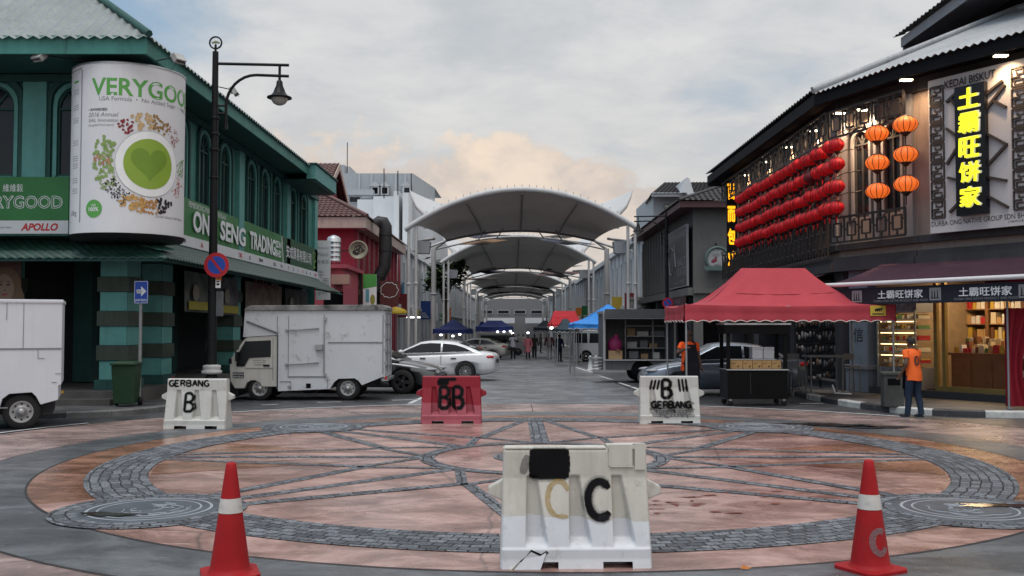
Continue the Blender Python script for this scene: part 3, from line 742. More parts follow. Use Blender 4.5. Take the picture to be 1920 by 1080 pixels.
def can_sign():
    cx, cy, Rr, z0, z1 = -8.95, 22.9, 1.24, 4.0, 7.80
    o = thing('can_sign', 'huge white drink can shaped sign with a green cup on the teal corner', 'sign', (cx, cy, z0))
    th0 = math.atan2(-cy, -cx)                                # the side turned to the plaza
    def fn(s, z, d=0.0):
        a = th0 + s / Rr; r = Rr + .004 + d; return Vector((r * math.cos(a), r * math.sin(a), z - z0))
    b = MB().use(M_whiteB); b.lathe([(Rr, 0), (Rr, z1 - z0)], n=72); b.add([(Rr * math.cos(i * math.pi / 36), Rr * math.sin(i * math.pi / 36), z1 - z0) for i in range(72)], [tuple(range(72))], False); b.build('can_body', parent=o)
    b = MB().use(M_blackM); b.lathe([(.9, -.14), (Rr - .02, -.1), (Rr + .03, -.001)], n=48); b.add([(.9 * math.cos(i * math.pi / 24), .9 * math.sin(i * math.pi / 24), -.14) for i in range(48)], [tuple(range(48))], False); b.build('base_rim', parent=o)
    b = MB().use(M_steel); b.lathe([(Rr + .012, z1 - z0 - .03), (Rr + .012, z1 - z0 + .012), (Rr - .02, z1 - z0 + .012)], n=72); b.build('top_rim', parent=o)
    zc = lambda py: HC + (613 - py) / FPX * 21.75
    def sx(px): return math.asin(max(-.999, min(.999, (px - 239) / 109))) * Rr
    letter(o, fn, [('VERYGOOD', M_grnT, sx(170), zc(177), dict(w=2.85, h=.40, bold=.02)), ('USA Formula  •  No Added Sugar  •  High Calcium', M_txtG, sx(184), zc(189), dict(w=2.7)),
                   ('• AWARDED', M_txtK, sx(165), zc(206), dict(w=.46, bold=.02)), ('2016 Annual', M_txtG, sx(165), zc(217), dict(w=.7, shear=.2)), ('SIAL Innovation', M_txtG, sx(165), zc(227), dict(w=.70, shear=.2)), ('the global food award', M_txtG, sx(165), zc(236), dict(w=.6)),
                   ('100%', M_txtW, sx(177), zc(396), dict(w=.24, bold=.02, align='c', ex=.006)), ('全穀', M_txtW, sx(177), zc(387), dict(w=.12, align='c', ex=.006)), ('1.0kg', M_txtG, sx(139), zc(404), dict(w=.3, align='c')),
                   ('Drink Good, Feel Good', M_txtG, sx(290), zc(405), dict(w=.9, shear=.2))])
    b = MB(); b.use(M_grnT)
    blob(b, fn, (sx(177), zc(391)), .20, .20, 0, 24, .002)
    b.prism([(sx(145), zc(147)), (sx(137), zc(147)), (sx(137), zc(143)), (sx(145), zc(143))], fn, 0, .003)
    b.use(M_txtG)
    for (x0, y0, x1, y1) in ((134, 124, 152, 125.5), (151, 124, 152.5, 415), (134, 412, 152, 413.5)): b.prism([(sx(x0), zc(y0)), (sx(x1), zc(y0)), (sx(x1), zc(y1)), (sx(x0), zc(y1))], fn, 0, .002)
    for y in (160, 190, 215, 258, 288, 302, 330, 350):
        for k in range(3): b.prism([(sx(137), zc(y + k * 4)), (sx(146), zc(y + k * 4)), (sx(146), zc(y + k * 4 + 1)), (sx(137), zc(y + k * 4 + 1))], fn, 0, .002)
    cup = (sx(278), zc(303))
    b.use(flat('cup_edge', (.42, .44, .44))); blob(b, fn, cup, .745, .745, 0, 56, .003)
    b.use(flat('cup_rim', (.80, .81, .81))); blob(b, fn, cup, .73, .73, 0, 56, .006)
    b.use(flat('soup_green', (.25, .38, .045), .4)); blob(b, fn, cup, .565, .565, 0, 56, .009)
    hp = []
    for i in range(40):
        t = 2 * math.pi * i / 40; hp.append((.026 * 16 * math.sin(t) ** 3, .026 * (13 * math.cos(t) - 5 * math.cos(2 * t) - 2 * math.cos(3 * t) - math.cos(4 * t))))
    b.use(flat('heart_green', (.165, .285, .03), .4)); rings(b, fn, [(cup[0] + x, cup[1] + y + .03) for x, y in hp], (cup[0], cup[1] - .06), .012)
    b.build('print', parent=o)
    # the ring of beans, nuts and seeds round the cup
    rn = random.Random(5); b = MB()
    groups = [((62, 86), (.30, .17, .05), .05, .035, 46), ((86, 112), (.52, .36, .18), .06, .045, 50), ((112, 130), (.22, .02, .03), .045, .03, 42), ((36, 62), (.34, .10, .08), .022, .016, 90), ((150, 200), (.22, .33, .10), .055, .045, 130), ((172, 182), (.40, .20, .12), .075, .03, 26), ((196, 215), (.30, .38, .18), .04, .03, 40),
              ((205, 240), (.02, .02, .025), .035, .014, 150), ((232, 262), (.50, .30, .10), .055, .035, 90), ((258, 282), (.42, .20, .06), .04, .028, 90), ((280, 305), (.03, .025, .03), .055, .04, 46), ((318, 345), (.42, .09, .09), .03, .018, 60), ((-10, 14), (.12, .26, .06), .16, .012, 30)]
    for gi, ((a0, a1), col, rx, rz, n) in enumerate(groups):
        m1 = flat('seed_print_%s' % 'abcdefghijklmn'[gi], col, .5, var=.3, vs=18)
        b.use(m1)
        for i in range(int(n * .62)):
            a = R(rn.uniform(a0, a1)); r = rn.uniform(.80, 1.12) if gi < 4 or gi > 6 else rn.uniform(.80, 1.24)
            blob(b, fn, (cup[0] + r * math.cos(a), cup[1] + r * math.sin(a)), rx * rn.uniform(.62, .9), rz * .8, rn.uniform(0, 3.1) if gi < 12 else R(50 + rn.uniform(-25, 25)), 7, .003 + .003 * rn.random())
    b.build('seed_print', parent=o)
can_sign()
def floodlight(loc, rz, label, arm):
    o = thing('floodlight', label, 'floodlight', loc, rz, 'floodlights on arms over the signs'); o.scale = (.68, .68, .68)
    b = MB().use(mat('pale_metal', (.40, .40, .39), .5, var=.2)); b.box((0, 0, 0), (.42, .2, .3), rx=R(-35)); b.box((0, .14, .05), (.34, .14, .2), rx=R(-35)); b.build('lamp_head', parent=o, bevel=.015)
    b = MB().use(M_glass); b.box((0, -.075, -.06), (.36, .02, .24), rx=R(-35)); b.build('lens', parent=o)
    b = MB().use(M_blackM); b.tube([(0, .1, .08), arm], .022, 6)
    a = Vector(arm); b.tube([Vector((.05, .1, 0)).lerp(a, t) + Vector((0, 0, -.45 * math.sin(math.pi * t))) for t in [i / 8 for i in range(9)]], .008, 5); b.build('arm', parent=o)
floodlight(P(73, 106, 21.7), R(-25), 'pale floodlight on an arm left of the can sign', (1.3, .9, -.1))
floodlight(P(335, 110, 22.5), R(60), 'grey floodlight under the eave right above the can sign', (-.7, .3, -.2))
floodlight(P(440, 172, 27.5), R(95), 'small dark floodlight beside the lamp post, over the street sign', (-.05, 1.0, .25))

# poster and banners under the awning
def poster_face():
    f = wall_fn((-40, 23.45), (GX, 23.45)); o, fn = plane_sign('poster', 'dark poster of a blond model face under the tiled awning', 'poster', f, 26.2, 28.35, 2.05, 3.72, flat('poster_brown', (.075, .04, .03), .5, var=.4), t=.04)
    c = (28.0, 2.85); b = MB()
    hair = flat('print_hair', (.13, .08, .045)); skin = flat('print_skin', (.22, .15, .11)); dk = flat('print_dark', (.03, .02, .02))
    b.use(hair); blob(b, fn, (c[0], c[1] + .05), .36, .46, .15, 20, .002); blob(b, fn, (c[0] + .28, c[1] - .3), .16, .4, .1, 16, .003)
    b.use(skin); blob(b, fn, (c[0] - .03, c[1]), .22, .33, .12, 20, .005); blob(b, fn, (c[0] - .05, c[1] - .45), .13, .25, 0, 14, .004); blob(b, fn, (c[0] - .3, c[1] - .42), .2, .1, .5, 12, .0055)
    b.use(dk)
    for s in (-1, 1): blob(b, fn, (c[0] - .04 + s * .09, c[1] + .07), .05, .022, .1, 10, .007); blob(b, fn, (c[0] - .04 + s * .095, c[1] + .14), .06, .012, s * -.15 + .1, 8, .007)
    blob(b, fn, (c[0] - .02, c[1] - .06), .03, .012, 0, 8, .007); b.use(flat('print_lip', (.25, .05, .05))); blob(b, fn, (c[0] - .03, c[1] - .16), .075, .028, .1, 10, .007)
    b.build('portrait', parent=o)
poster_face()
def banner(a0, a1, z0, z1, label, col, col2, extra):
    f = wall_fn((GX, GY), (GX, 46)); o0 = f((a0 + a1) / 2, z1, .02)
    m = mat('banner_' + extra, col, .6, var=.5, vs=1.6, speck=.8, speck_col=col2, speck_s=2.4)
    o = thing('banner', label, 'banner', o0, group='printed banners under the street side awning')
    rn = random.Random(int(a0 * 10)); ph = rn.random() * 6
    b = MB().use(m)
    b.grid(lambda u, v: f(lerp(a0, a1, u), lerp(z1, z0, v) - .14 * v * math.sin(u * math.pi) * (extra == 'brown'), .05 + .03 * math.sin(u * 9 + ph) * v) - o0, 18, 8)
    b.build('cloth', parent=o)
    q = MB(); fn = lambda a, z, d=0.0: f(a, z, .14 + d) - o0
    if extra == 'brown':
        q.use(flat('print_red', (.16, .03, .03))); q.text('JUALAN', fn, a0 + .7, z0 + .75, w=(a1 - a0) * .7, h=.42, bold=.01); q.build('lettering', parent=o)
    else:
        q.use(flat('print_yellow', (.38, .33, .04))); q.prism([(a0 + .2, z0 + .06), (a1 - .2, z0 + .06), (a1 - .2, z0 + .3), (a0 + .2, z0 + .3)], fn, -.02, .0)
        q.use(flat('print_cream', (.3, .28, .22))); blob(q, fn, (a0 + .8, z1 - .6), .3, .24, 0, 14, .0); q.build('print', parent=o)
banner(3.9, 6.4, 2.35, 3.5, 'patterned banner with a yellow strip left of the lamp post, under the awning', (.11, .13, .12), (.22, .2, .12), 'green')
banner(7.0, 9.3, 2.3, 3.5, 'grey printed banner right of the lamp post, under the awning', (.12, .12, .13), (.05, .07, .06), 'grey')
banner(10.2, 15.6, 2.45, 3.5, 'sagging brown cloth banner with dark letters, under the awning', (.20, .14, .10), (.10, .06, .04), 'brown')
banner(16.2, 20.6, 2.0, 3.5, 'dark torn sheet at the street end of the awning', (.05, .05, .05), (.13, .13, .13), 'dark')
def end_sign():
    f = wall_fn((-9.3, 46.6), (-5, 46.6)); o, fn = plane_sign('hanging_sign', 'tall narrow white sign with faint writing past the teal building', 'sign', f, .05, .72, 3.2, 6.0, M_whiteB, t=.08)
    letter(o, fn, [('Restoran', M_txtG, .1, 5.6, dict(w=.55)), ('Nasi', M_txtG, .12, 5.25, dict(w=.5)), ('茶餐室', M_txtG, .1, 4.9, dict(w=.56)), ('牛', M_txtG, .14, 4.2, dict(w=.3, h=.4)), ('面', M_txtG, .36, 3.85, dict(w=.3, h=.36)), ('ipoh', M_txtG, .14, 3.4, dict(w=.42))])
end_sign()

# ---- the pink shophouse
M_pinkW = mat('crimson_wall', (.27, .022, .045), .65, var=.12, vs=1, streak=.4, streak_col=(.2, .03, .05))
M_pinkL = mat('pink_wall', (.40, .075, .105), .65, var=.1, vs=1, streak=.3, streak_col=(.25, .06, .08))
M_cream = mat('cream_fascia', (.44, .34, .30), .6, var=.1, streak=.3)
def tile_mat(name, c1, c2):
    m = bpy.data.materials.new(name); m.use_nodes = True; nt = m.node_tree; N = nt.nodes; L = nt.links; b = N['Principled BSDF']
    tc = N.new('ShaderNodeTexCoord'); nz = N.new('ShaderNodeTexNoise'); L.new(tc.outputs['Object'], nz.inputs['Vector']); nz.inputs['Scale'].default_value = 2.5; nz.inputs['Detail'].default_value = 5
    mx = N.new('ShaderNodeMix'); mx.data_type = 'RGBA'; L.new(nz.outputs[0], mx.inputs[0]); mx.inputs[6].default_value = c1 + (1,); mx.inputs[7].default_value = c2 + (1,); L.new(mx.outputs[2], b.inputs['Base Color']); b.inputs['Roughness'].default_value = .6
    MATS[name] = m; return m
M_tileR = tile_mat('red_brown_tile', (.16, .07, .06), (.085, .05, .048))
M_tileK = tile_mat('dark_tile', (.055, .05, .055), (.03, .028, .032))
def tiled(b, e0, e1, r0, r1, step=.3, row=.38, m=None):
    """a roof plane of stepped, rolled tiles between an eave e0-e1 and a ridge r0-r1"""
    e0, e1, r0, r1 = map(Vector, (e0, e1, r0, r1)); nrm = (e1 - e0).cross(r0.lerp(r1, .5) - e0.lerp(e1, .5)).normalized()
    if nrm.z < 0: nrm = -nrm
    W = max((e1 - e0).length, (r1 - r0).length); nu = max(4, int(W / step) * 3); Hh = ((r0 + r1) / 2 - (e0 + e1) / 2).length; nv = max(2, int(Hh / row)); vs = []; 
    for j in range(nv):
        for k in (0, 1):
            v = (j + k) / nv
            for i in range(nu + 1):
                u = i / nu; vs.append(e0.lerp(e1, u).lerp(r0.lerp(r1, u), v) + nrm * ((.05 if k == 0 else .0) + .035 * math.cos(i * 2 * math.pi / 3)))
    n = nu + 1; b.add(vs, [(j * n + i, j * n + i + 1, (j + 1) * n + i + 1, (j + 1) * n + i) for j in range(nv * 2 - 1) for i in range(nu)], False)
def pink_building():
    X0, Y0, Y1 = -9.1, 57, 77; b0 = gz(57) - .3
    T = thing('pink_building', 'crimson and pink shophouse with red tiled roof past the teal building', 'building', (X0, Y0, b0)); o0 = T.location.copy()
    L = lambda f: (lambda a, z, d=0.0: f(a, z, d) - o0)
    fs = L(wall_fn((X0, Y0), (X0, Y1))); ff = L(wall_fn((-40, Y0), (X0, Y0)))
    ops = [(1.6 + i * 2.15, .75, 4.5, 6.4, True) for i in range(9)]
    b = MB().use(M_pinkW); wall_open(b, fs, 0, 20, b0, 7.7, ops); wall_open(b, ff, 0, 30.9, b0, 7.7, [(28.6, .7, 4.6, 6.3, True)])
    b.quad(fs(20, b0, 0), fs(20, 7.7, 0), fs(20, 7.7, -20), fs(20, b0, -20)); b.build('wall', parent=T)
    q = MB().use(M_void); q.bx(-20, -.35, .4, 19.8, .2, 7.8); q.build('light_blocker', parent=T)  # dark box added within the walls, blocks light behind the windows
    for op in ops: window(T, fs, op, M_cream, mull=False)
    window(T, ff, (28.6, .7, 4.6, 6.3, True), M_cream, mull=False)
    b = MB().use(M_pinkL)
    for i in range(10): b.prism([(.52 + i * 2.15 - .16, b0), (.52 + i * 2.15 + .16, b0), (.52 + i * 2.15 + .16, 7.6), (.52 + i * 2.15 - .16, 7.6)], fs, -.01, .12)
    b.prism([(0, 4.0), (20, 4.0), (20, 4.25), (0, 4.25)], fs, -.01, .2); b.prism([(24, 4.0), (30.9, 4.0), (30.9, 4.25), (24, 4.25)], ff, -.01, .2); b.build('pilaster', parent=T)
    z = 7.7 - b0; b = MB().use(M_cream)
    b.bx(-20, .75, -.85, -.79, z - .12, z + .5); b.bx(.69, .75, -.79, 20.5, z - .12, z + .5); b.bx(-20, .69, -.79, 20.4, z - .1, z - .04); b.build('fascia', parent=T)
    b = MB().use(M_tileR); e = .85; zr = z + .52; h = 3.0
    tiled(b, (-20, -.95, zr), (e, -.95, zr), (-20, 4.6, zr + h), (-4.7, 4.6, zr + h))
    tiled(b, (e, -.95, zr), (e, 20.6, zr), (-4.7, 4.6, zr + h), (-4.7, 15, zr + h)); b.tube([(e, -.95, zr + .05), (-4.7, 4.6, zr + h + .05)], .12, 6)
    b.build('roof', parent=T)
    # the cross gable that rises behind, its pink face to the street
    V = lambda x, y, zz: Vector((x, y, zz)) - o0
    g = MB().use(M_tileR); xg = -11.5
    tiled(g, V(-26, 59.3, 9.5), V(xg, 59.3, 9.5), V(-26, 65.2, 12.8), V(xg, 65.2, 12.8)); tiled(g, V(-26, 71.1, 9.5), V(xg, 71.1, 9.5), V(-26, 65.2, 12.8), V(xg, 65.2, 12.8))
    g.use(M_cream)
    for y in (59.3, 71.1): g.add([V(xg + e, yy, zz) for e in (.0, .08) for yy, zz in ((y, 9.45), (65.2, 12.75), (65.2, 12.35), (y, 9.05))], [(0, 1, 2, 3), (4, 5, 6, 7), (0, 1, 5, 4), (3, 2, 6, 7), (0, 3, 7, 4)], False)
    g.use(M_pinkL); g.add([V(xg - .6, 59.9, 9.3), V(xg - .6, 70.5, 9.3), V(xg - .6, 65.2, 12.6)], [(0, 1, 2)], False); g.bx(-10, xg - .6 + 9.1, 3.4, 13.4, 7.9 - b0, 9.6 - b0)
    g.build('gable', parent=T)
pink_building()
def annex():
    Y0 = 51.0; T = thing('pink_annex', 'small pink flat roofed annex with a water tank on its roof', 'building', (0, Y0, gz(51) - .2)); b0 = T.location.z
    xa, xb = -15, P(643, 500, Y0).x; zt = P(640, 503, Y0).z - b0
    b = MB().use(M_pinkL); b.bx(xa, xb, 0, 5.6, 0, zt); b.use(M_pinkW); b.bx(xa, xb + .06, -.06, 5.5, 0, zt * .47); b.build('wall', parent=T)
    b = MB().use(M_pinkL); b.bx(xa, xb + .22, -.2, 5.7, zt, zt + .2); b.bx(xa, xb + .14, -.13, 5.55, zt * .47, zt * .47 + .14); b.bx(xa, xb + .14, -.13, 5.55, zt * .3, zt * .3 + .12); b.build('cornice', parent=T)
    p = P(625, 568, Y0 - .02); b = MB().use(M_void); b.box((p.x, -.01, p.z - b0 + .2), (1.0, .06, .75)); b.build('window', parent=T)
    b = MB().use(mat('old_box', (.38, .22, .18), .7)); p = P(641, 525, Y0); b.box((p.x, -.3, p.z - b0), (.9, .45, .5)); b.build('meter_box', parent=T, bevel=.02)
    t = thing('water_tank', 'ribbed stainless steel water tank on the pink annex roof', 'water tank', P(626, 446, Y0 + 1.4)); t.location.z = b0 + zt + .2
    b = MB().use(flat('stainless', (.5, .51, .52), .25, .9)); prof = [(.0001, .2), (.34, .2)]
    for i in range(5):
        z = .22 + i * .25; prof += [(.37, z), (.40, z + .04), (.37, z + .08), (.37, z + .24)]
    prof += [(.3, 1.55), (.1, 1.64), (.0001, 1.66)]
    b.lathe(prof, n=20); b.build('tank_body', parent=t)
    for a in range(4):
        b = MB().use(M_blackM); b.tube([(.34 * math.cos(a * 1.57 + .6), .34 * math.sin(a * 1.57 + .6), 0), (.3 * math.cos(a * 1.57 + .6), .3 * math.sin(a * 1.57 + .6), .24)], .025, 6); b.build('leg', parent=t)
annex()
def duct():
    Y = 58.6; p0 = P(706, 545, Y); t = thing('exhaust_duct', 'fat black kitchen exhaust duct bent over the pink shophouse eave', 'exhaust duct', (p0.x, Y, p0.z)); o0 = t.location
    pts = [P(*q, Y) - o0 for q in ((706, 548), (706, 530), (712, 518), (721, 500), (723, 470), (723, 440), (723, 425), (719, 417), (712, 416), (706, 421))]
    b = MB().use(mat('sooty_metal', (.035, .034, .036), .5, .3, var=.3)); b.tube(pts, .38, 14)
    for q in (2, 4, 5): b.tube([pts[q] - Vector((0, 0, .04)), pts[q] + Vector((0, 0, .04))], .42, 14)
    b.build('pipe', parent=t)
    b = MB().use(M_blackM); q = pts[0]; b.bx(q.x - .35, q.x + .35, -.2, .35, q.z - 1.9, q.z + .02); b.build('fan_box', parent=t)
duct()
def round_sign(px, py, Y, r, label, cat='sign'):
    p = P(px, py, Y); o = thing('round_sign', label, cat, p, group=None); b = MB().use(mat('sign_rim_brown', (.25, .23, .17), .5)); b.lathe([(.0001, -.09), (r * .83, -.09), (r * .85, -.13), (r * .98, -.13), (r, -.08), (r, .05), (.0001, .05)], n=32, axis='y'); b.build('disc', parent=o)
    b = MB().use(mat('sign_face_dark', (.03, .028, .026), .5)); fn = lambda a, z, d=0.0: Vector((a, -.095 - d, z))
    pts = [(r * (.55 + .13 * math.cos(3 * t + 1) + .05 * math.cos(7 * t)) * math.cos(t), r * (.5 + .12 * math.sin(2 * t)) * math.sin(t)) for t in [i * 2 * math.pi / 30 for i in range(30)]]
    b.add([fn(x, z, .002) for x, z in pts], [tuple(range(30))], False); b.use(flat('sign_print_tan', (.28, .22, .15))); 
    for i in range(6): blob(b, fn, (r * .3 * math.cos(i * 1.3 + .4), r * .25 * math.sin(i * 1.3)), r * .13, r * .06, i * .9, 8, .004)
    b.build('print', parent=o); q = MB().use(M_blackM); q.tube([(-.3, .05, 0), (-1.1, .5, 0)], .03, 6); q.build('bracket', parent=o); return o
round_sign(672, 469, 53.5, .52, 'round dark picture sign with a pale rim on the pink annex')
f = wall_fn((-8.35, 51.4), (-8.35, 57)); 
fB = wall_fn((-8.9, 56.5), (-4, 56.5))
def menu_boards():
    Y = 56.2; a = P(652, 505, Y); c = P(679, 575, Y); f = wall_fn((a.x, Y), (a.x + 5, Y))
    o, fn = plane_sign('menu_board', 'black menu board with gold lettering beside the pink annex', 'sign', f, 0, c.x - a.x, c.z, a.z, flat('board_black', (.02, .018, .016), .5), t=.08)
    letter(o, fn, [('MENU', flat('gold_print', (.28, .2, .08)), .12, c.z + 1.2, dict(w=.55, h=.3)), ('HOUSE', flat('gold_print', (0, 0, 0)), .12, c.z + .7, dict(w=.6, h=.28))])
    a = P(681, 514, Y); c = P(706, 575, Y); f = wall_fn((a.x, Y + .05), (a.x + 5, Y + .05))
    o, fn = plane_sign('banner_sign', 'green and white printed sign panel beside the black menu board', 'sign', f, 0, c.x - a.x, c.z, a.z, M_whiteB, t=.06)
    w_ = c.x - a.x; b = MB().use(flat('fresh_green', (.07, .28, .06))); b.prism([(0, lerp(c.z, a.z, .55)), (w_, lerp(c.z, a.z, .62)), (w_, a.z), (0, a.z)], fn, 0, .003)
    b.use(flat('print_cyan', (.1, .3, .35))); b.prism([(.15, c.z + .25), (.35, c.z + .25), (.35, c.z + 1.0), (.15, c.z + 1.0)], fn, 0, .003); b.use(flat('print_olive', (.25, .24, .05))); blob(b, fn, (.55, c.z + .4), .14, .3, 0, 10, .004); b.build('print', parent=o)
    a = P(713, 527, 58); c = P(748, 572, 58); f = wall_fn((a.x, 58), (a.x + 5, 58))
    o, fn = plane_sign('wall_sign', 'maroon sign board with a curly pale border behind the truck box', 'sign', f, 0, c.x - a.x, c.z, a.z, flat('maroon_board', (.085, .02, .018), .6), t=.08)
    w_ = c.x - a.x; b = MB().use(M_txtW); pts = [(w_ / 2 + w_ * (.46 + .03 * math.cos(9 * t)) * math.cos(t), lerp(c.z, a.z, .62) + .55 * (.8 + .06 * math.sin(11 * t)) * math.sin(t)) for t in [i * math.pi / 24 for i in range(49)]]
    b.tube([fn(x, z, .005) for x, z in pts], .014, 4); b.build('border', parent=o)
menu_boards()
# ---- further white buildings on the left
M_grey1 = mat('pale_grey_wall', (.43, .45, .47), .7, var=.06, vs=.25)
M_grey2 = mat('cool_grey_wall', (.36, .385, .41), .7, var=.06, vs=.25)
def block(name, label, cat, parts, wins=()):
    """parts: (part name, material, px0, px1, py_top, Y0, depth, bottom z or None)"""
    Y = parts[0][5]; p = P((parts[0][2] + parts[0][3]) / 2, 613, Y); T = thing(name, label, cat, (p.x, Y, gz(Y) - .3)); o0 = T.location.copy()
    for nm, m, px0, px1, py, Yn, dp, bot in parts:
        a = P(px0, py, Yn) - o0; c = P(px1, py, Yn) - o0; b = MB().use(m); b.bx(a.x, c.x, Yn - Y, Yn - Y + dp, 0 if bot is None else P(px0, bot, Yn).z - o0.z, a.z); b.build(nm, parent=T)
    for px0, px1, pt, pb, Yn in wins:
        a = P(px0, pt, Yn) - o0; c = P(px1, pb, Yn) - o0; b = MB().use(M_grey1); b.bx(a.x - .12, c.x + .12, Yn - Y - .09, Yn - Y + .02, c.z - .12, a.z + .12); w_ = b.build('window', parent=T)
        b = MB().use(M_glass); b.bx(a.x, c.x, Yn - Y - .1, Yn - Y + .02, c.z, a.z); b.build('pane', parent=w_)
    return T, o0
T, o0 = block('white_tower_block', 'big white windowless block with an eight sided top floor, far left', 'building',
    [('wall', M_grey1, 645, 812, 372, 112, 26, None), ('top_floor', M_grey2, 642, 774, 325, 114, 22, 372), ('bay', M_white, 700, 738, 368, 108, 4, None), ('pier', M_white, 738, 748, 358, 107.5, 5, None), ('pier', M_white, 755, 766, 362, 107.5, 5, None), ('bay', M_white, 670, 702, 374, 109, 3, None)],
    [(656, 675, 370, 379, 111.9), (758, 768, 352, 361, 111.9)])
b = MB().use(M_grey2); a = P(774, 325, 114) - o0; c = P(813, 350, 122) - o0; z1 = P(775, 372, 114).z - o0.z
b.add([(a.x, 2, a.z), (c.x, 12, a.z - .3), (c.x, 12, z1), (a.x, 2, z1), (a.x, 24, a.z), (c.x, 24, a.z)], [(0, 1, 2, 3), (0, 1, 5, 4)], False); b.build('top_floor_corner', parent=T)
b = MB().use(M_grey1)
for px in (674, 697, 720, 742, 760): q = P(px, 325, 114) - o0; b.bx(q.x - .12, q.x + .12, 1.85, 2.0, q.z - 2.9, q.z - .02)
b.build('panel_joint', parent=T)
b = MB().use(M_grey2); q = P(645, 364, 111) - o0; e = P(700, 364, 111) - o0; b.bx(q.x, e.x, -1.2, 0, q.z - .1, q.z + .5); b.build('ledge', parent=T)
for px, y0, y1 in ((720, 372, 316), (746, 366, 320), (771, 362, 325)):
    q = P(px, y0, 107) - o0; e = P(px, y1, 107) - o0; b = MB().use(M_blackM); b.tube([q, e], .06, 5); b.build('antenna', parent=T)
for px in (704, 722, 762):
    q = P(px, 358, 113.6) - o0; b = MB().use(M_grey1); b.box((q.x, q.y - .1, q.z), (.9, .5, 1.0)); b.add([(q.x - .7, q.y - .4, q.z + .5), (q.x + .7, q.y - .4, q.z + .5), (q.x, q.y - .4, q.z + 1.1), (q.x - .7, q.y + .2, q.z + .5), (q.x + .7, q.y + .2, q.z + .5), (q.x, q.y + .2, q.z + 1.1)], [(0, 1, 2), (3, 4, 5), (0, 2, 5, 3), (1, 2, 5, 4), (0, 1, 4, 3)], False); b.use(M_void); b.box((q.x, q.y - .36, q.z), (.6, .04, .7)); b.build('roof_vent', parent=T)
block('concrete_block', 'pale grey flat roofed block behind the pink gable', 'building', [('wall', M_grey2, 586, 646, 309, 135, 20, None), ('wall_side', M_grey1, 646, 656, 312, 136, 12, None)])
bpy.data.objects['concrete_block'].location.z += 0
q = P(651, 310, 136); mast = MB().use(M_blackM); mast.tube([(0, 0, -3), (0, 0, 3.2)], .06, 5); tag(mast.build('antenna_mast', loc=q), 'thin lone mast on the grey block behind the pink gable', 'antenna')

def row_house(name, label, X, Y0, Y1, zt, m, side, nwin, storeys=2, accents=(), sign=None):
    """a terrace facade along the street at X; side +1 = right of the street"""
    b0 = gz(Y1) - .2; T = thing(name, label, 'building', (X, Y0, b0)); o0 = T.location.copy(); ff = wall_fn((X, Y0), (X, Y1), side > 0)
    fs = lambda a, z, d=0.0: ff(a, z, d) - o0
    Ln = Y1 - Y0; st = Ln / nwin; b = MB().use(m); hh = (zt - 4.2) / (storeys - 1)
    ops = []
    for s in range(storeys - 1): ops.append([(st * (i + .5), st * .34, 4.2 + s * hh + .5, 4.2 + s * hh + hh * .74, False) for i in range(nwin)])
    gops = [(st * (i + .5), st * .68, b0 + .2, 2.9, False) for i in range(nwin)]
    wall_open(b, fs, 0, Ln, b0, 3.6, gops, .6)
    for s in range(storeys - 1): wall_open(b, fs, 0, Ln, 3.6 if s == 0 else 4.2 + s * hh, 4.2 + (s + 1) * hh, ops[s])
    g = lambda a, z, d: fs(a, z, d)
    b.prism([(0, b0), (20, b0), (20, zt), (0, zt)], lambda a, z, d: Vector((X + side * a, Y0 + d, z)) - o0, 0, .3)
    b.prism([(.6, zt), (20, zt), (20, zt + .15), (.6, zt + .15)], lambda a, z, d: Vector((X + side * a, Y0 + d, z - .16)) - o0, 0, Ln)
    b.build('wall', parent=T)
    q = MB().use(M_void); q.prism([(.7, b0), (1.0, b0), (1.0, zt - .2), (.7, zt - .2)], lambda a, z, d: Vector((X + side * a, Y0 + d, z)) - o0, .35, Ln - .05); q.build('light_blocker', parent=T)  # dark slab added behind the openings to stop light
    for s in ops:
        for op in s: window(T, fs, op, m, mull=True)
    b = MB().use(m); b.prism([(0, zt - .25), (Ln, zt - .25), (Ln, zt + .2), (0, zt + .2)], fs, .002, .4); b.prism([(0, 3.45), (Ln, 3.45), (Ln, 3.75), (0, 3.75)], fs, .002, .25)
    for i in range(nwin + 1): b.prism([(max(0, st * i - .15), b0), (min(Ln, st * i + .15), b0), (min(Ln, st * i + .15), zt - .26), (max(0, st * i - .15), zt - .26)], fs, .003, .14)
    b.build('cornice', parent=T)
    for a0, a1, z0, z1, mm in accents: b = MB().use(mm); b.prism([(a0, z0), (a1, z0), (a1, z1), (a0, z1)], fs, .15, .2); b.build('panel', parent=T)
    return T
M_blueP = flat('blue_panel', (.04, .19, .36), .5); M_redP = flat('red_panel', (.30, .02, .04), .5)
row_house('white_shophouse', 'white shophouse with red and blue panels beside the first canopy', -9.2, 78, 98, 8.6, M_white, -1, 5, accents=((.2, 1.6, 4.3, 8.2, M_redP), (3.3, 4.4, 4.3, 5.6, M_blueP)))
row_house('white_terrace', 'long white terrace behind the tall left canopy posts', -9.6, 99, 150, 9.0, M_white, -1, 12)
row_house('white_terrace', 'distant pale terrace at the far left of the covered street', -9.6, 151, 255, 9.0, M_grey1, -1, 20)
row_house('white_shophouse', 'white shophouse with tall windows right of the canopies', 9.9, 73, 98, 8.8, M_white, 1, 7)
row_house('white_terrace', 'long pale terrace behind the right canopy posts', 9.9, 99, 150, 8.6, M_grey1, 1, 12)
row_house('white_terrace', 'distant pale terrace at the far right of the covered street', 9.9, 151, 255, 9.0, M_grey1, 1, 20)
f = wall_fn((-9.0, 92), (-5.2, 92)); o, fn = plane_sign('shop_sign', 'white sign with black characters under the left canopy edge', 'sign', wall_fn((-10.9, 80), (-6, 80)), .3, 3.2, 2.6, 3.7, M_whiteB)
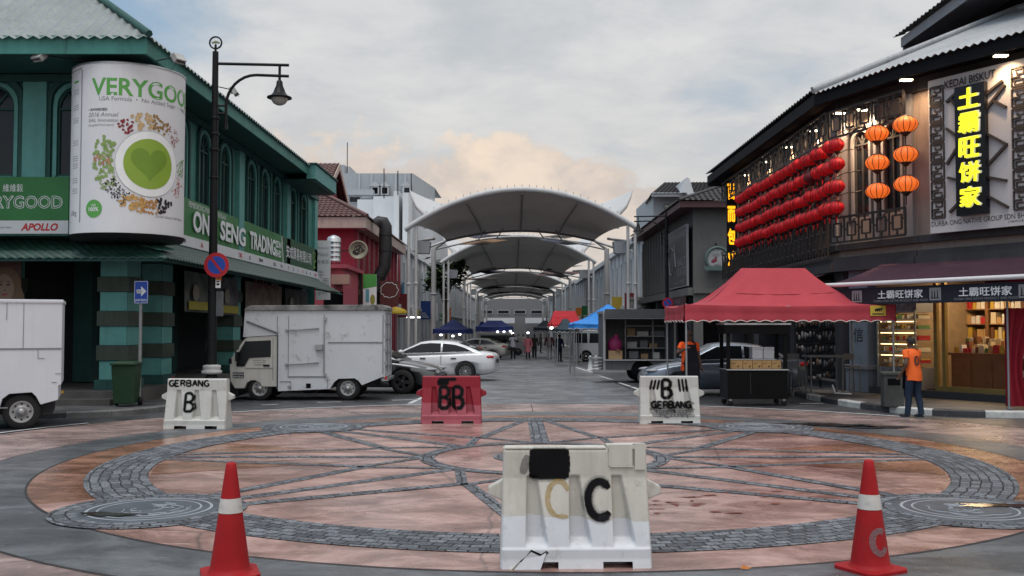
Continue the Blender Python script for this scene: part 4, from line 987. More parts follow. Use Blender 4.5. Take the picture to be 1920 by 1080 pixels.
letter(o, fn, [('店', M_txtK, 1.1, 2.95, dict(h=.55)), ('高', M_txtK, 2.3, 2.95, dict(h=.55)), ('SYARIKAT DAGANGAN', M_txtK, .5, 2.68, dict(w=2.5))])
o, fn = plane_sign('shop_sign', 'pale grey sign with dark serif lettering under the right white shophouse', 'sign', wall_fn((8.1, 71.8), (12, 71.8)), .25, 1.75, 3.3, 4.1, mat('sign_warm_grey', (.3, .29, .28), .6), t=.1)
letter(o, fn, [('Magle', M_txtK, .45, 3.5, dict(w=1.1))])
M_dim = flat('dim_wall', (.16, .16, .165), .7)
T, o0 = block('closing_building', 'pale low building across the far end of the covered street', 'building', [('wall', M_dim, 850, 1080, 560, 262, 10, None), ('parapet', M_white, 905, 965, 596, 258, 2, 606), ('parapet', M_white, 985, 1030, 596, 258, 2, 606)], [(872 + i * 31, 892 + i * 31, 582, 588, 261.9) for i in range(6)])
# ------------------------------------------------------------------ the biscuit shop on the right
M_taupe = mat('taupe_wall', (.27, .215, .185), .65, var=.1, vs=1, streak=.35)
M_slate = mat('slate_trim', (.05, .048, .052), .65, var=.2, vs=2, spec=.2)
M_slateL = mat('pale_slate_trim', (.24, .24, .26), .6, var=.1, vs=2)
M_fas = mat('black_fascia', (.010, .0105, .013), .7, var=.2, spec=.1)
M_panel = mat('panel_cladding', (.50, .47, .47), .55, var=.06, vs=1, streak=.2, streak_col=(.3, .28, .28))
WA, WB, WC, WD = (9.5, 28.4), (10.64, 25.5), (13.06, 21.5), (16.0, 16.6)
FAR = (9.5, 43.4)
fst = wall_fn(FAR, WA); fab = wall_fn(WA, WB); fbc = wall_fn(WB, WD)
M_lampw = flat('lamp_glow', (1, .9, .7), .5, emit=(1, .80, .52), es=9)
def bakery():
    T = thing('biscuit_shop', 'dark two storey corner biscuit shop with lantern rows and tin roof', 'building', (WB[0], WB[1], 0)); o0 = T.location.copy()
    def L(f):
        g = lambda a, z, d=0.0: f(a, z, d) - o0
        g.len = f.len; return g
    s, a_, b_ = L(fst), L(fab), L(fbc)
    b = MB().use(M_taupe)
    so = [(1.2 + i * 1.95, .8, 4.9, 6.9, True) for i in range(7)]
    wall_open(b, s, 0, 15, 3.55, 8.4, so); wall_open(b, a_, 0, a_.len, 3.55, 8.4, [(.9, .62, 5.0, 7.1, True), (2.1, .62, 5.0, 7.1, True)]); wall_open(b, b_, 0, b_.len, 3.55, 8.4, [(.05 + 5.2, .8, 5, 7, True)])
    b.quad(s(0, -1, 0), s(0, 8.4, 0), s(0, 8.4, -10), s(0, -1, -10))
    b.build('wall', parent=T)
    q = MB().use(M_void)
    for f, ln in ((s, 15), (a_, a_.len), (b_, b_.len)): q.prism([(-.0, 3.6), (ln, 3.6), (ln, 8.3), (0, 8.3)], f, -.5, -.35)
    q.build('light_blocker', parent=T)  # dark slabs added behind the upper walls to keep light out
    for f, ops, t in ((s, so, .08), (a_, [(.9, .62, 5.0, 7.1, True), (2.1, .62, 5.0, 7.1, True)], .08)):
        for op in ops: window(T, f, op, M_slate, t, trim=(M_slateL, M_slate))
    b = MB().use(M_slate)
    for f, ln in ((s, 15), (a_, a_.len), (b_, b_.len)):
        b.prism([(0, 3.5), (ln, 3.5), (ln, 3.75), (0, 3.75)], f, .0, .3); b.prism([(0, 4.1), (ln, 4.1), (ln, 4.28), (0, 4.28)], f, 0, .16); b.prism([(0, 3.75), (ln, 3.75), (ln, 3.9), (0, 3.9)], f, 0, .22)
        b.prism([(0, 8.05), (ln, 8.05), (ln, 8.4), (0, 8.4)], f, 0, .12)
    b.use(M_slateL)
    for a in (14.75,): b.prism([(a - .22, 4.28), (a + .2, 4.28), (a + .2, 8.05), (a - .22, 8.05)], s, 0, .12)
    for a in (.3, 1.5, 2.75): b.prism([(a - .13, 4.28), (a + .13, 4.28), (a + .13, 8.05), (a - .13, 8.05)], a_, 0, .09)
    b.build('cornice', parent=T)
    # eaves and fascia
    E0, E1, E2, E3 = Vector((8.75, 43.9, 0)), Vector((8.75, 28.25, 0)), Vector((9.98, 25.05, 0)), Vector((15.4, 15.9, 0))
    b = MB().use(M_fas)
    for p, q in ((E0, E1), (E1, E2), (E2, E3)):
        f = wall_fn(p.xy, q.xy); b.prism([(0, 8.3), (f.len, 8.3), (f.len, 8.64), (0, 8.64)], lambda a, z, d: f(a, z, d) - o0, -.03, .02)
    b.add([Vector((*p, 8.42)) - o0 for p in ((8.76, 43.9), (8.76, 28.25), (9.99, 25.05), (15.4, 15.95), (18, 20), (12, 30), (12, 43.9))], [tuple(range(7))], False)
    b.use(M_slate); f = wall_fn((8.75, 43.9), (14, 43.9)); b.prism([(0, 8.2), (5, 8.2), (5, 8.6), (0, 8.6)], lambda a, z, d: f(a, z, -d) - o0, 0, .05)
    b.build('fascia', parent=T)
    M_tin2 = mat('grey_tin_roof', (.40, .41, .42), .4, var=.12, vs=.8, streak=.45, streak_col=(.2, .2, .2), speck=.4, speck_col=(.16, .16, .16), speck_s=3)
    Hh = Vector((15.05, 29, 11.35)); H2 = Vector((21.5, 20.5, 11.35)); z = 8.7
    b = MB().use(M_tin2); per = .21; l1 = (E2 - E1).length; l2 = (E3 - E2).length; n = int((l1 + l2) / (per / 4)); vs = []
    dn = Vector((-.80, -.59, 0)) * .12
    for i in range(n + 1):
        u = i / n; sft = u * (l1 + l2)
        e = E1.lerp(E2, sft / l1) if sft < l1 else E2.lerp(E3, (sft - l1) / l2)
        wv = Vector((0, 0, .032 * math.sin(i * math.pi / 2)))
        vs += [Vector((e.x, e.y, z)) + dn + wv - Vector((0, 0, .08)) - o0, Hh.lerp(H2, u) + wv - o0]
    b.add(vs, [(2 * i, 2 * i + 2, 2 * i + 3, 2 * i + 1) for i in range(n)], True)
    b.tube([E1 + Vector((-.1, -.1, z + .03)) - o0, Hh + Vector((0, 0, .05)) - o0], .11, 6)
    b.tube([Hh + Vector((0, 0, .02)) - o0, H2 - o0], .13, 6)
    b.use(M_tileK); tiled(b, Vector((8.68, 43.9, z)) - o0, Vector((8.68, 28.2, z)) - o0, Vector((15, 43.9, 11.35)) - o0, Hh - o0)
    b.build('roof', parent=T)
    # ground floor: shutters on the street side, shop rooms on the corner
    for a in (0.4, 5.0, 10.0, 14.7): b = MB().use(M_slate); b.prism([(a - .35, -.2), (a + .35, -.2), (a + .35, 3.55), (a - .35, 3.55)], s, -.55, .0); b.build('column', parent=T)
    b = MB().use(M_shut)
    for i in range(34): b.prism([(0, .14 + i * .1), (15, .14 + i * .1), (15, .24 + i * .1), (0, .24 + i * .1)], s, -1.5, -1.44 - .015 * (i % 2))
    b.build('shutter', parent=T)
    b = MB().use(mat('blue_grey_paint', (.17, .20, .245), .6, var=.12, vs=2, streak=.3)); f = a_
    b.prism([(.35, .12), (1.1, .12), (1.1, 3.5), (.35, 3.5)], f, -.6, .05); b.prism([(.27, .12), (1.18, .12), (1.18, .75), (.27, .75)], f, -.65, .13); b.use(M_slateL); b.prism([(.25, .75), (1.2, .75), (1.2, .86), (.25, .86)], f, -.66, .16)
    o = b.build('pillar', parent=T)
    letter(o, lambda x, y, d=0.0: f(x, y, .056 + d), [('伴', M_txtK, .72, 2.6, dict(h=.36, align='c')), ('手', M_txtK, .72, 2.05, dict(h=.38, align='c')), ('信', M_txtK, .72, 1.5, dict(h=.4, align='c'))])
    b = MB().use(M_void); b.prism([(-.2, .12), (1.3, .12), (1.3, 3.5), (-.2, 3.5)], a_, -2.2, -2.1); b.prism([(0, 3.5), (15, 3.5), (15, 3.54), (0, 3.54)], s, -1.5, .0); b.build('light_blocker', parent=T)  # dark sheets added behind the pillar and over the arcade
    # lit shop room
    wm = mat('shop_wall_cream', (.25, .18, .11), .7, var=.2); sh = MB().use(wm)
    x0, x1, dp = .0, 9.2, -4.0
    sh.quad(b_(-3, .16, dp), b_(x1, .16, dp), b_(x1, 3.5, dp), b_(-3, 3.5, dp)); sh.quad(a_(1.35, .16, -.05), a_(1.35, .16, -4.2), a_(1.35, 3.5, -4.2), a_(1.35, 3.5, -.05)); sh.quad(b_(x1, .16, -.2), b_(x1, .16, dp), b_(x1, 3.5, dp), b_(x1, 3.5, -.2)); sh.add([a_(1.35, 3.35, 0), b_(0, 3.35, 0), b_(x1, 3.35, 0), b_(x1, 3.35, dp), b_(-3, 3.35, dp), a_(1.35, 3.35, -4.2)], [tuple(range(6))])
    sh.build('shop_wall', parent=T)
    b = MB().use(mat('shop_floor', (.18, .15, .12), .35)); b.add([a_(1.35, .24, 0), b_(0, .24, 0), b_(x1, .24, 0), b_(x1, .24, dp), b_(-3, .24, dp), a_(1.35, .24, -4.2)], [tuple(range(6))]); b.use(mat('step_dark', (.05, .05, .055), .5)); b.prism([(x0, .0), (x1, .0), (x1, .30), (x0, .30)], b_, -.06, .18); b.prism([(1.3, .0), (3.1, .0), (3.1, .30), (1.3, .30)], a_, -.06, .18); b.use(mat('brass_trim', (.35, .25, .09), .35, .5)); b.prism([(.3, .30), (x1, .30), (x1, .42), (.3, .42)], b_, -.1, .0); b.build('step', parent=T)
    b = MB().use(mat('brass_trim', (.35, .25, .09), .35, .5))
    for a in (.28, .52): b.prism([(a, .42), (a + .09, .42), (a + .09, 3.4), (a, 3.4)], b_, -.1, .01)
    b.build('door_frame', parent=T)
    b = MB().use(M_slate); b.prism([(4.9, .2), (5.4, .2), (5.4, 3.5), (4.9, 3.5)], b_, -.3, .02); b.build('shop_pier', parent=T)
    return T
bakery()
# upper rear roof over the tin roof
def rear_block():
    T = thing('rear_building', 'dark upper storey with wide tiled eave rising behind the tin roof', 'building', (16, 30, 8)); o0 = T.location.copy()
    V = lambda x, y, z: Vector((x, y, z)) - o0
    b = MB().use(M_fas); b.add([V(15.2, 33.4, 8), V(15.2, 18, 8), V(15.2, 18, 12), V(15.2, 33.4, 12), V(24, 33.4, 8), V(24, 33.4, 12)], [(0, 1, 2, 3), (0, 3, 5, 4)], False); b.build('wall', parent=T)
    b = MB().use(M_slateL); b.add([V(13.6, 34, 11.72), V(13.6, 17, 11.72), V(15.3, 17, 11.9), V(15.3, 34, 11.9)], [(0, 1, 2, 3)], False); b.bx(-2.45, -2.38, -13, 4.02, 3.65, 3.98); b.bx(-2.38, 8, 3.96, 4.04, 3.4, 3.98); b.build('soffit', parent=T)
    b = MB().use(M_tileK); tiled(b, V(13.4, 34.3, 12.02), V(13.4, 17, 12.02), V(19, 34.3, 14.6), V(19, 17, 14.6)); b.build('roof', parent=T)
rear_block()

# ---- sign panel with fretwork and the vertical black sign
fbs = lambda a, z, d=0.0: fbc(a + .42, z, d)
def panel_sign():
    Z0, Z1, A0, A1 = 4.27, 8.15, .12, 2.78
    o, fn = plane_sign('shop_sign', 'tall pale sign panel with dark square fretwork strips and shop name', 'sign', fbs, A0, A1, Z0, Z1, M_panel, t=.12, d=.3)
    b = MB().use(mat('fret_brown', (.05, .038, .033), .5))
    def bar(x0, y0, x1, y1, t=.035, d=.05):
        p, q = Vector((x0, y0)), Vector((x1, y1)); n = (q - p).normalized(); n = Vector((-n.y, n.x)) * t
        b.prism([tuple(p + n), tuple(p - n), tuple(q - n), tuple(q + n)], fn, -.01, d)
    def fret(cx, cz, w_, h):
        x0, x1, z0, z1 = cx - w_ / 2, cx + w_ / 2, cz - h / 2, cz + h / 2; t = .017
        for q in ((x0, z0, x1, z0), (x0, z1, x1, z1), (x0, z0, x0, z1), (x1, z0, x1, z1)): bar(*q, t, .035)
        m = cz
        for sgn, (a0, a1) in ((1, (m + .02, z1)), (-1, (z0, m - .02))):
            hh = a1 - a0; L_ = x0 + w_ * .2; R_ = x1 - w_ * .2
            T_ = a1 - hh * .22; Bm = a0 + hh * .22
            for q in ((L_, T_, R_, T_), (R_, T_, R_, Bm) if sgn > 0 else (L_, T_, L_, Bm), (R_, Bm, L_ + w_ * .12, Bm) if sgn > 0 else (L_, Bm, R_, Bm), (L_ + w_ * .14, Bm, L_ + w_ * .14, Bm + hh * .3) if sgn > 0 else (R_, Bm, R_, Bm + hh * .32)): bar(*q, t, .03)
        bar(x0, m, x0 + w_ * .55, m, t, .055)
    n = 7; hz = (7.98 - 4.62) / n; b0_ = b
    for i in range(n):
        fret(.12 + .25, 4.62 + hz * (i + .5), .36, hz * .9)
    b.build('fretwork', parent=o); b = MB().use(mat('fret_brown', (0, 0, 0)))
    for i in range(n): fret(2.78 - .24, 4.62 + hz * (i + .5), .36, hz * .9)
    b.build('fretwork', parent=o)
    b = MB().use(mat('fret_brown', (.05, .038, .033), .5))
    for q in ((.66, 7.5, 1.0, 7.72), (.8, 7.55, 1.02, 7.2), (.64, 6.85, 1.0, 6.55), (.64, 5.95, 1.0, 6.4), (.66, 5.62, 1.0, 5.5), (.7, 4.75, 1.0, 5.0), (1.75, 7.5, 2.15, 7.72), (1.7, 7.1, 2.2, 7.62), (1.9, 7.3, 2.22, 7.08), (1.7, 6.55, 2.22, 6.2), (2.22, 6.2, 1.7, 5.75), (1.7, 5.5, 2.2, 5.35), (1.7, 5.05, 2.22, 4.72)): bar(*q, .03, .07)
    b.build('branch_trim', parent=o)
    letter(o, fn, [('KEDAI BISKUT', flat('brown_lettering', (.03, .02, .018)), .62, 7.84, dict(w=1.36, h=.20, bold=.02, ex=.05)), ('DURBA ONG NATIVE GROUP SDN BHD', flat('brown_lettering', (0, 0, 0)), .16, 4.44, dict(w=2.55, h=.12, ex=.002)), ('(1463412-K)', flat('brown_lettering', (0, 0, 0)), 2.2, 4.34, dict(w=.4))])
    v, fv = plane_sign('vertical_sign', 'black vertical sign with five glowing yellow characters', 'sign', fbs, .97, 1.76, 4.62, 7.78, mat('gloss_black', (.006, .006, .008), .3), t=.14, d=.45)
    ye = flat('yellow_glow', (.8, .75, .05), .5, emit=(.80, .78, .01), es=1.0)
    for i, ch in enumerate('土霸旺饼家'):
        q = MB().use(ye); q.text(ch, lambda x, y: fv(x, y, .05), 1.365, 7.22 - i * .60, w=.52, h=.47, align='c', bold=.028, shear=.03); q.build('glowing_character', parent=v)
        q = MB().use(M_txtW); q.text(ch, lambda x, y: fv(x, y, .01), 1.385, 7.205 - i * .60, w=.55, h=.50, align='c', bold=.03, shear=.03); q.build('white_outline', parent=v)
panel_sign()

# ---- metal fretwork screens
def screen(name, label, f, a0, a1, z0, z1, d, seed, style):
    o = thing(name, label, 'metal screen', f((a0 + a1) / 2, z0, d)); o0 = o.location.copy(); b = MB().use(mat('dark_bronze', (.030, .024, .022), .5, var=.2)); rn = random.Random(seed)
    g = lambda a, z, e=0.0: f(a, z, d + e) - o0
    def bar(x0, y0, x1, y1, t=.022):
        if abs(x1 - x0) > abs(y1 - y0): b.prism([(x0, y0 - t), (x1, y1 - t), (x1, y1 + t), (x0, y0 + t)], g, -.02, .02)
        else: b.prism([(x0 - t, y0), (x0 + t, y0), (x1 + t, y1), (x1 - t, y1)], g, -.018, .018)
    for z in (z0, z1): bar(a0, z, a1, z, .03)
    for a in (a0, a1): bar(a, z0, a, z1, .03)
    h = z1 - z0; n = max(1, round((a1 - a0) / (h * .8 if style != 'rail' else h * .55))); st = (a1 - a0) / n
    for i in range(n):
        x = a0 + i * st; e = st * .22
        bar(x, z0, x, z1)
        if style == 'rail':
            bar(x + e, z0 + h * .15, x + e, z1 - h * .1); bar(x + 2.2 * e, z0, x + 2.2 * e, z1 - h * .25); bar(x + 3.4 * e, z0 + h * .2, x + 3.4 * e, z1)
            bar(x, z0 + h * .5, x + e, z0 + h * .5); bar(x + e, z1 - h * .3, x + 3.4 * e, z1 - h * .3); bar(x + 2.2 * e, z0 + h * .28, x + st, z0 + h * .28)
        else:
            i0, i1, j0, j1 = x + e, x + st - e, z0 + h * .24, z1 - h * .24
            for q in ((i0, j0, i1, j0), (i0, j1, i1, j1), (i0, j0, i0, j1), (i1, j0, i1, j1), (x, z0 + h * .5, i0, z0 + h * .5), (i1, z0 + h * .62, x + st, z0 + h * .62), (x + st * .5, z0, x + st * .5, j0), (x + st * .42, j1, x + st * .42, z1)): bar(*q)
    b.build('bars', parent=o); return o
screen('fretwork_screen', 'dark fretwork band above the red lantern rows, lit from behind', fst, .6, 14.9, 7.35, 8.15, .35, 1, 'fret')
screen('fretwork_railing', 'dark fretwork railing below the red lantern rows', fst, .6, 14.9, 3.95, 5.0, .35, 2, 'rail')
screen('fretwork_screen', 'dark fretwork frame above the orange lanterns on the corner', fab, .15, 3.05, 7.3, 8.05, .5, 3, 'fret')
screen('fretwork_railing', 'dark fretwork railing below the orange lanterns on the corner', fab, .15, 3.05, 4.3, 5.0, .5, 4, 'fret')

# ---- lanterns
M_lred = mat('red_lantern_cloth', (.46, .006, .012), .55, var=.3, vs=7, emit=(.9, .01, .012), es=.10)
M_lor = mat('orange_lantern_cloth', (.55, .12, .03), .55, var=.45, vs=9, emit=(1.0, .17, .02), es=.62)
def lantern(name, label, group, m, r, hgt, cap):
    o = thing(name, label, 'lantern', (0, 0, 0), group=group); b = MB().use(m); n = 12
    prof = [(r * .42, -hgt / 2)] + [(r * max(.42, math.cos((i / 8 - .5) * 2.55) ** .62), hgt * (i / 8 - .5)) for i in range(1, 8)] + [(r * .42, hgt / 2)]
    b.lathe(prof, n=24)
    b.build('shade', parent=o)
    b = MB().use(cap)
    for k in range(n):
        a = 2 * math.pi * k / n; b.tube([((q + .004) * math.cos(a), (q + .004) * math.sin(a), z) for q, z in prof], .0055 if r < .26 else .009, 4, caps=False)
    b.build('ribs', parent=o)
    b = MB().use(cap); b.lathe([(.0001, -hgt / 2 - .10), (r * .16, -hgt / 2 - .10), (r * .3, -hgt / 2 - .05), (r * .46, -hgt / 2 - .012), (r * .44, -hgt / 2 + .01)], n=12); b.lathe([(r * .46, hgt / 2 - .01), (r * .40, hgt / 2 + .03), (.0001, hgt / 2 + .035)], n=12); b.tube([(0, 0, hgt / 2), (0, 0, hgt / 2 + .12)], .008, 4); b.build('cap', parent=o)
    b = MB().use(m if r < .26 else cap); b.tube([(0, 0, -hgt / 2 - .1), (0, 0, -hgt / 2 - .24)], [.022, .012], 5); b.build('tassel', parent=o)
    return o
rows = [(265, 'topmost row'), (303, 'second row from the top'), (345, 'third row from the top'), (383, 'lowest row')]
base = None
M_ldark = mat('dark_lantern_cloth', (.16, .012, .016), .6, var=.3)
for ri, (py, nm) in enumerate(rows):
    z = HC + (613 - py) / FPX * 27.0
    for i in range(21):
        lab = 'red cloth lantern among many alike in the %s' % nm
        if i == 0: lab = 'nearest red lantern at the right end of the %s' % nm
        if i == 20: lab = 'farthest red lantern at the left end of the %s' % nm
        if base is None: o = base = lantern('red_lantern', lab, 'rows of red lanterns', M_lred, .212, .34, mat('lantern_rib', (.07, .012, .012), .6))
        else: o = dup(base, (0, 0, 0), i * .7, lab)
        o.location = (9.05 + random.uniform(-.03, .03), 27.35 + i * .582 + random.uniform(-.06, .06), z + random.uniform(-.035, .035)); o.rotation_euler = (random.uniform(-.1, .1), random.uniform(-.12, .12), i * .7)
        if (ri, i) == (1, 4):
            o['label'] = 'darker unlit maroon lantern in the second row from the top'
            for c in o.children:
                if c.name.startswith('shade'): c.data = c.data.copy(); c.data.materials[0] = M_ldark
for i, (py, nm) in enumerate(rows):
    b = MB().use(M_blackM); z = HC + (613 - py) / FPX * 27.0 + .27; b.tube([(0, 0, 0), (0, 12.6, 0)], .012, 5)
    for q in (0, 4.2, 8.4, 12.6): b.tube([(0, q, 0), (.42, q, .05)], .014, 5)
    tag(b.build('lantern_rail', loc=(9.05, 26.6, z)), 'thin dark rail carrying the %s of red lanterns' % nm, 'rail', 'rails carrying the red lanterns')
ob = None
for ci, t in enumerate((.70, 1.03)):
    p = Vector((9.5 + 1.14 * t - .56, 28.4 - 2.9 * t - .22)); side = 'left' if ci == 0 else 'right'
    s = MB().use(M_blackM); s.tube([(0, 0, 0), (0, 0, 2.9)], .012, 5); tag(s.build('rope', loc=(p.x, p.y, 5.05)), '%s hanging rope of three glowing orange lanterns' % side, 'cord')
    for k, (py, nm) in enumerate(((248, 'top'), (303, 'middle'), (357, 'bottom'))):
        lab = '%s glowing orange lantern on the %s rope' % (nm, side)
        if ob is None: ob = o = lantern('orange_lantern', lab, 'orange lanterns on the corner', M_lor, .31, .40, mat('lantern_cap', (.03, .018, .015), .5))
        else: o = dup(ob, (0, 0, 0), .3 * k, lab)
        o.location = (p.x, p.y, HC + (613 - py) / FPX * 26.1 + (.05 if ci else 0))

# ---- lamps under the eave (the photograph shows them lit)
def downlight(loc, label, power, aim=None):
    o = thing('downlight', label, 'lamp', loc, group='lit lamps under the biscuit shop eave')
    b = MB().use(M_blackM); b.box((0, 0, .05), (.34, .16, .06)); b.tube([(0, 0, .06), (0, 0, .3)], .02, 5); b.build('housing', parent=o, bevel=.01)
    b = MB().use(M_lampw); b.box((0, 0, .0), (.30, .13, .035)); b.build('glowing_panel', parent=o, bevel=.01)
    l = bpy.data.lights.new('downlight_lamp', 'SPOT'); l.energy = power; l.color = (1, .66, .36); l.spot_size = R(120); l.spot_blend = .8; l.shadow_soft_size = .08
    lo = bpy.data.objects.new('downlight_lamp', l); C.objects.link(lo); lo.parent = o; lo.location = (0, 0, -.06)
    if aim: lo.rotation_euler = (Vector(aim)).to_track_quat('-Z', 'Y').to_euler()
ord_ = ['nearest', 'second nearest', 'third', 'fourth', 'farthest']
for i, Y in enumerate((27.9, 30.4, 33.2, 36.2, 39.4)): downlight((9.33, Y, 8.0), '%s lit lamp above the red lantern rows' % ord_[i], 200 if i < 2 else 120, (.1, 0, -1))
p = fab(1.35, 7.9, .36); downlight(p, 'lit lamp above the orange lanterns', 520, (.3, .15, -1))
p = fbc(.15, 8.22, .75); downlight(p, 'lit lamp over the left fretwork of the sign panel', 130, (.4, .3, -1))
p = fbc(2.75, 8.22, .8); downlight(p, 'lit lamp over the right fretwork of the sign panel', 130, (.4, .3, -1))

# ---- purple awning and banner
def shop_awning():
    m = mat('purple_awning_cloth', (.048, .026, .040), .85, spec=.1, var=.12, vs=2, bump=.1, bs=30)
    def one(name, label, f, a0, a1, out, z0, z1, bar):
        o = thing(name, label, 'awning', f((a0 + a1) / 2, z1, 0)); o0 = o.location.copy(); g = lambda a, z, d=0.0: f(a, z, d) - o0
        b = MB().use(m); b.grid(lambda u, v: g(lerp(a0, a1, u), lerp(z1, z0, v) - .05 * math.sin(v * math.pi) - .012 * math.sin(u * 30) * v, .1 + out * v), 40, 8); b.build('cloth', parent=o)
        b = MB().use(M_slate); b.prism([(a0, z1 - .02), (a1, z1 - .02), (a1, z1 + .13), (a0, z1 + .13)], g, .0, .16)
        for a in (a0 + .3, a1 - .3): b.tube([g(a, z1 - .25, .05), g(a, (z0 + z1) / 2 - .2, out * .55), g(a, z0 - .02, out)], .03, 6)
        b.build('arm', parent=o)
        b = MB().use(bar); b.tube([g(a0 - .05, z0, .1 + out), g(a1 + .05, z0, .1 + out)], .055, 8); b.build('front_bar', parent=o); return o
    W = flat('white_bar', (.62, .62, .63), .4)
    one('fabric_awning', 'dark purple fabric awning over the biscuit shop front with white front bar', fbc, -1.15, 8, 2.25, 2.98, 3.62, W)
    one('fabric_awning', 'smaller dark awning tucked under the lantern railing along the street', fst, 6.5, 14.5, 1.5, 3.1, 3.55, M_slate)
    f = fbc; o, fn = plane_sign('awning_banner', 'navy banner hanging from the awning bar with white characters and square emblems', 'banner', f, -.75, 4.55, 2.47, 2.88, mat('navy_cloth', (.010, .012, .022), .7), t=.02, d=2.28)
    letter(o, fn, [('土霸旺饼家', M_txtW, .42, 2.60, dict(w=1.25, h=.2, bold=.015)), ('土霸旺饼家', M_txtW, 2.6, 2.60, dict(w=1.25, h=.2, bold=.015)), ('DURBA ONG NATIVE PRODUCT AND FOOD', M_txtG, .3, 2.52, dict(w=1.5)), ('DURBA ONG NATIVE PRODUCT AND FOOD', M_txtG, 2.48, 2.52, dict(w=1.5))])
    b = MB()
    for a in (-.2, 2.0, 4.15):
        b.use(M_txtG); b.prism([(a - .15, 2.53), (a + .15, 2.53), (a + .15, 2.82), (a - .15, 2.82)], fn, 0, .003); b.use(M_txtK)
        for k in range(3): b.prism([(a - .1 + k * .07, 2.58), (a - .06 + k * .07, 2.58), (a - .07 + k * .07, 2.76 - .03 * (k % 2)), (a - .09 + k * .07, 2.76)], fn, .001, .006)
        b.prism([(a - .12, 2.57), (a + .12, 2.57), (a + .12, 2.59), (a - .12, 2.59)], fn, .001, .006)
    b.build('emblem', parent=o)
    f2 = lambda a: fbc(a, 0, 2.3)
    q = fbc(4.6, 0, 1.6)
shop_awning()
M_tube = flat('shelf_light', (1, .9, .65), .5, emit=(1, .74, .36), es=3.2)
fb2 = lambda a, z, d=0.0: fbc(a - 1.65, z, d)
fb3 = lambda a, z, d=0.0: fab(a + 1.12, z, d)
def shop_goods():
    # glazed display case with lit shelves beside the door
    def packs(b, f, a0, a1, z, d0, d1, rn, cols, hmax=.22, wd=.1):
        a = a0
        while a < a1:
            w_ = wd * rn.uniform(.7, 1.4); h = hmax * rn.uniform(.5, 1); b.use(rn.choice(cols)); b.prism([(a, z), (min(a + w_, a1), z), (min(a + w_, a1) - .01, z + h), (a + .01, z + h)], f, d0, d1); a += w_ + .015
    cols = [flat('pack_tan', (.45, .28, .12)), flat('pack_brown', (.16, .07, .035)), flat('pack_red', (.42, .03, .03)), flat('pack_cream', (.6, .52, .36)), flat('pack_gold', (.5, .33, .05)), flat('pack_green', (.1, .2, .06)), flat('pack_white', (.62, .6, .55))]
    o = thing('display_case', 'tall glass display case with lit pastry shelves beside the shop door', 'display case', fb3(1.05, .3, -.3)); o0 = o.location.copy(); g = lambda a, z, d=0.0: fb3(a, z, d) - o0
    b = MB().use(M_steel)
    for a in (.38, 1.75):
        for d in (-.62, .06): b.prism([(a - .02, .3), (a + .02, .3), (a + .02, 2.35), (a - .02, 2.35)], g, d - .02, d + .02)
    b.prism([(.36, .3), (1.77, .3), (1.77, .85), (.36, .85)], g, -.64, .03); b.prism([(.36, 2.3), (1.77, 2.3), (1.77, 2.75), (.36, 2.75)], g, -.64, .03); b.build('frame', parent=o)
    rn = random.Random(4)
    for z in (.95, 1.25, 1.55, 1.85, 2.12):
        b = MB().use(M_steel); b.prism([(.4, z), (1.73, z), (1.73, z + .02), (.4, z + .02)], g, -.6, 0); s_ = b.build('shelf', parent=o)
        b = MB().use(M_tube); b.prism([(.42, z + .2), (1.71, z + .2), (1.71, z + .222), (.42, z + .222)], g, -.02, .0); b.build('light_strip', parent=s_)
        b = MB(); packs(b, g, .42, 1.7, z + .02, -.5, -.1, rn, cols, .13, .09); b.build('pastry', parent=s_)
    q = MB().use(mat('case_print', (.2, .2, .21), .4, var=.6, vs=7)); q.prism([(.38, .34), (1.75, .34), (1.75, .82), (.38, .82)], g, .031, .036); q.prism([(.38, 2.34), (1.75, 2.34), (1.75, 2.7), (.38, 2.7)], g, .031, .036); q.build('front_print', parent=o)
    # wall shelving at the back of the shop
    labs = ['left wall shelf full of packed biscuits inside the lit shop', 'middle wall shelf full of packed biscuits inside the lit shop', 'right wall shelf full of packed biscuits inside the lit shop']
    for i, a0 in enumerate((-.4, 1.1, 2.6)):
        o = thing('shop_shelf', labs[i], 'shelf', fb2(a0 + .7, .24, -3.7)); o1 = o.location.copy(); g = lambda a, z, d=0.0: fb2(a, z, d) - o1
        b = MB().use(mat('shelf_wood', (.20, .10, .045), .5)); 
        for a in (a0, a0 + 1.45): b.prism([(a, .24), (a + .05, .24), (a + .05, 3.0), (a, 3.0)], g, -3.95, -3.5)
        for k in range(7): b.prism([(a0 + .05, .3 + k * .42), (a0 + 1.45, .3 + k * .42), (a0 + 1.45, .33 + k * .42), (a0 + .05, .33 + k * .42)], g, -3.93, -3.5)
        b.build('shelf_frame', parent=o)
        b = MB(); rn = random.Random(i + 9)
        for k in range(6): packs(b, g, a0 + .08, a0 + 1.42, .33 + k * .42, -3.85, -3.56, rn, cols, .34, .13)
        b.build('packets', parent=o)
    # wooden counter with heaped packs
    o = thing('shop_counter', 'wooden counter heaped with wrapped biscuits in the lit shop doorway', 'counter', fb2(3.7, .24, -.9)); o2 = o.location.copy(); g = lambda a, z, d=0.0: fb2(a, z, d) - o2
    b = MB().use(mat('counter_wood', (.26, .10, .04), .4, var=.2)); b.prism([(2.0, .24), (4.4, .24), (4.4, 1.2), (2.0, 1.2)], g, -1.5, -.6)
    for k in range(4): b.prism([(2.05 + k * .58, .34), (2.55 + k * .58, .34), (2.55 + k * .58, 1.1), (2.05 + k * .58, 1.1)], g, -.6, -.575)
    b.prism([(1.95, 1.2), (4.45, 1.2), (4.45, 1.26), (1.95, 1.26)], g, -1.55, -.55); b.build('cabinet', parent=o)
    b = MB(); rn = random.Random(21)
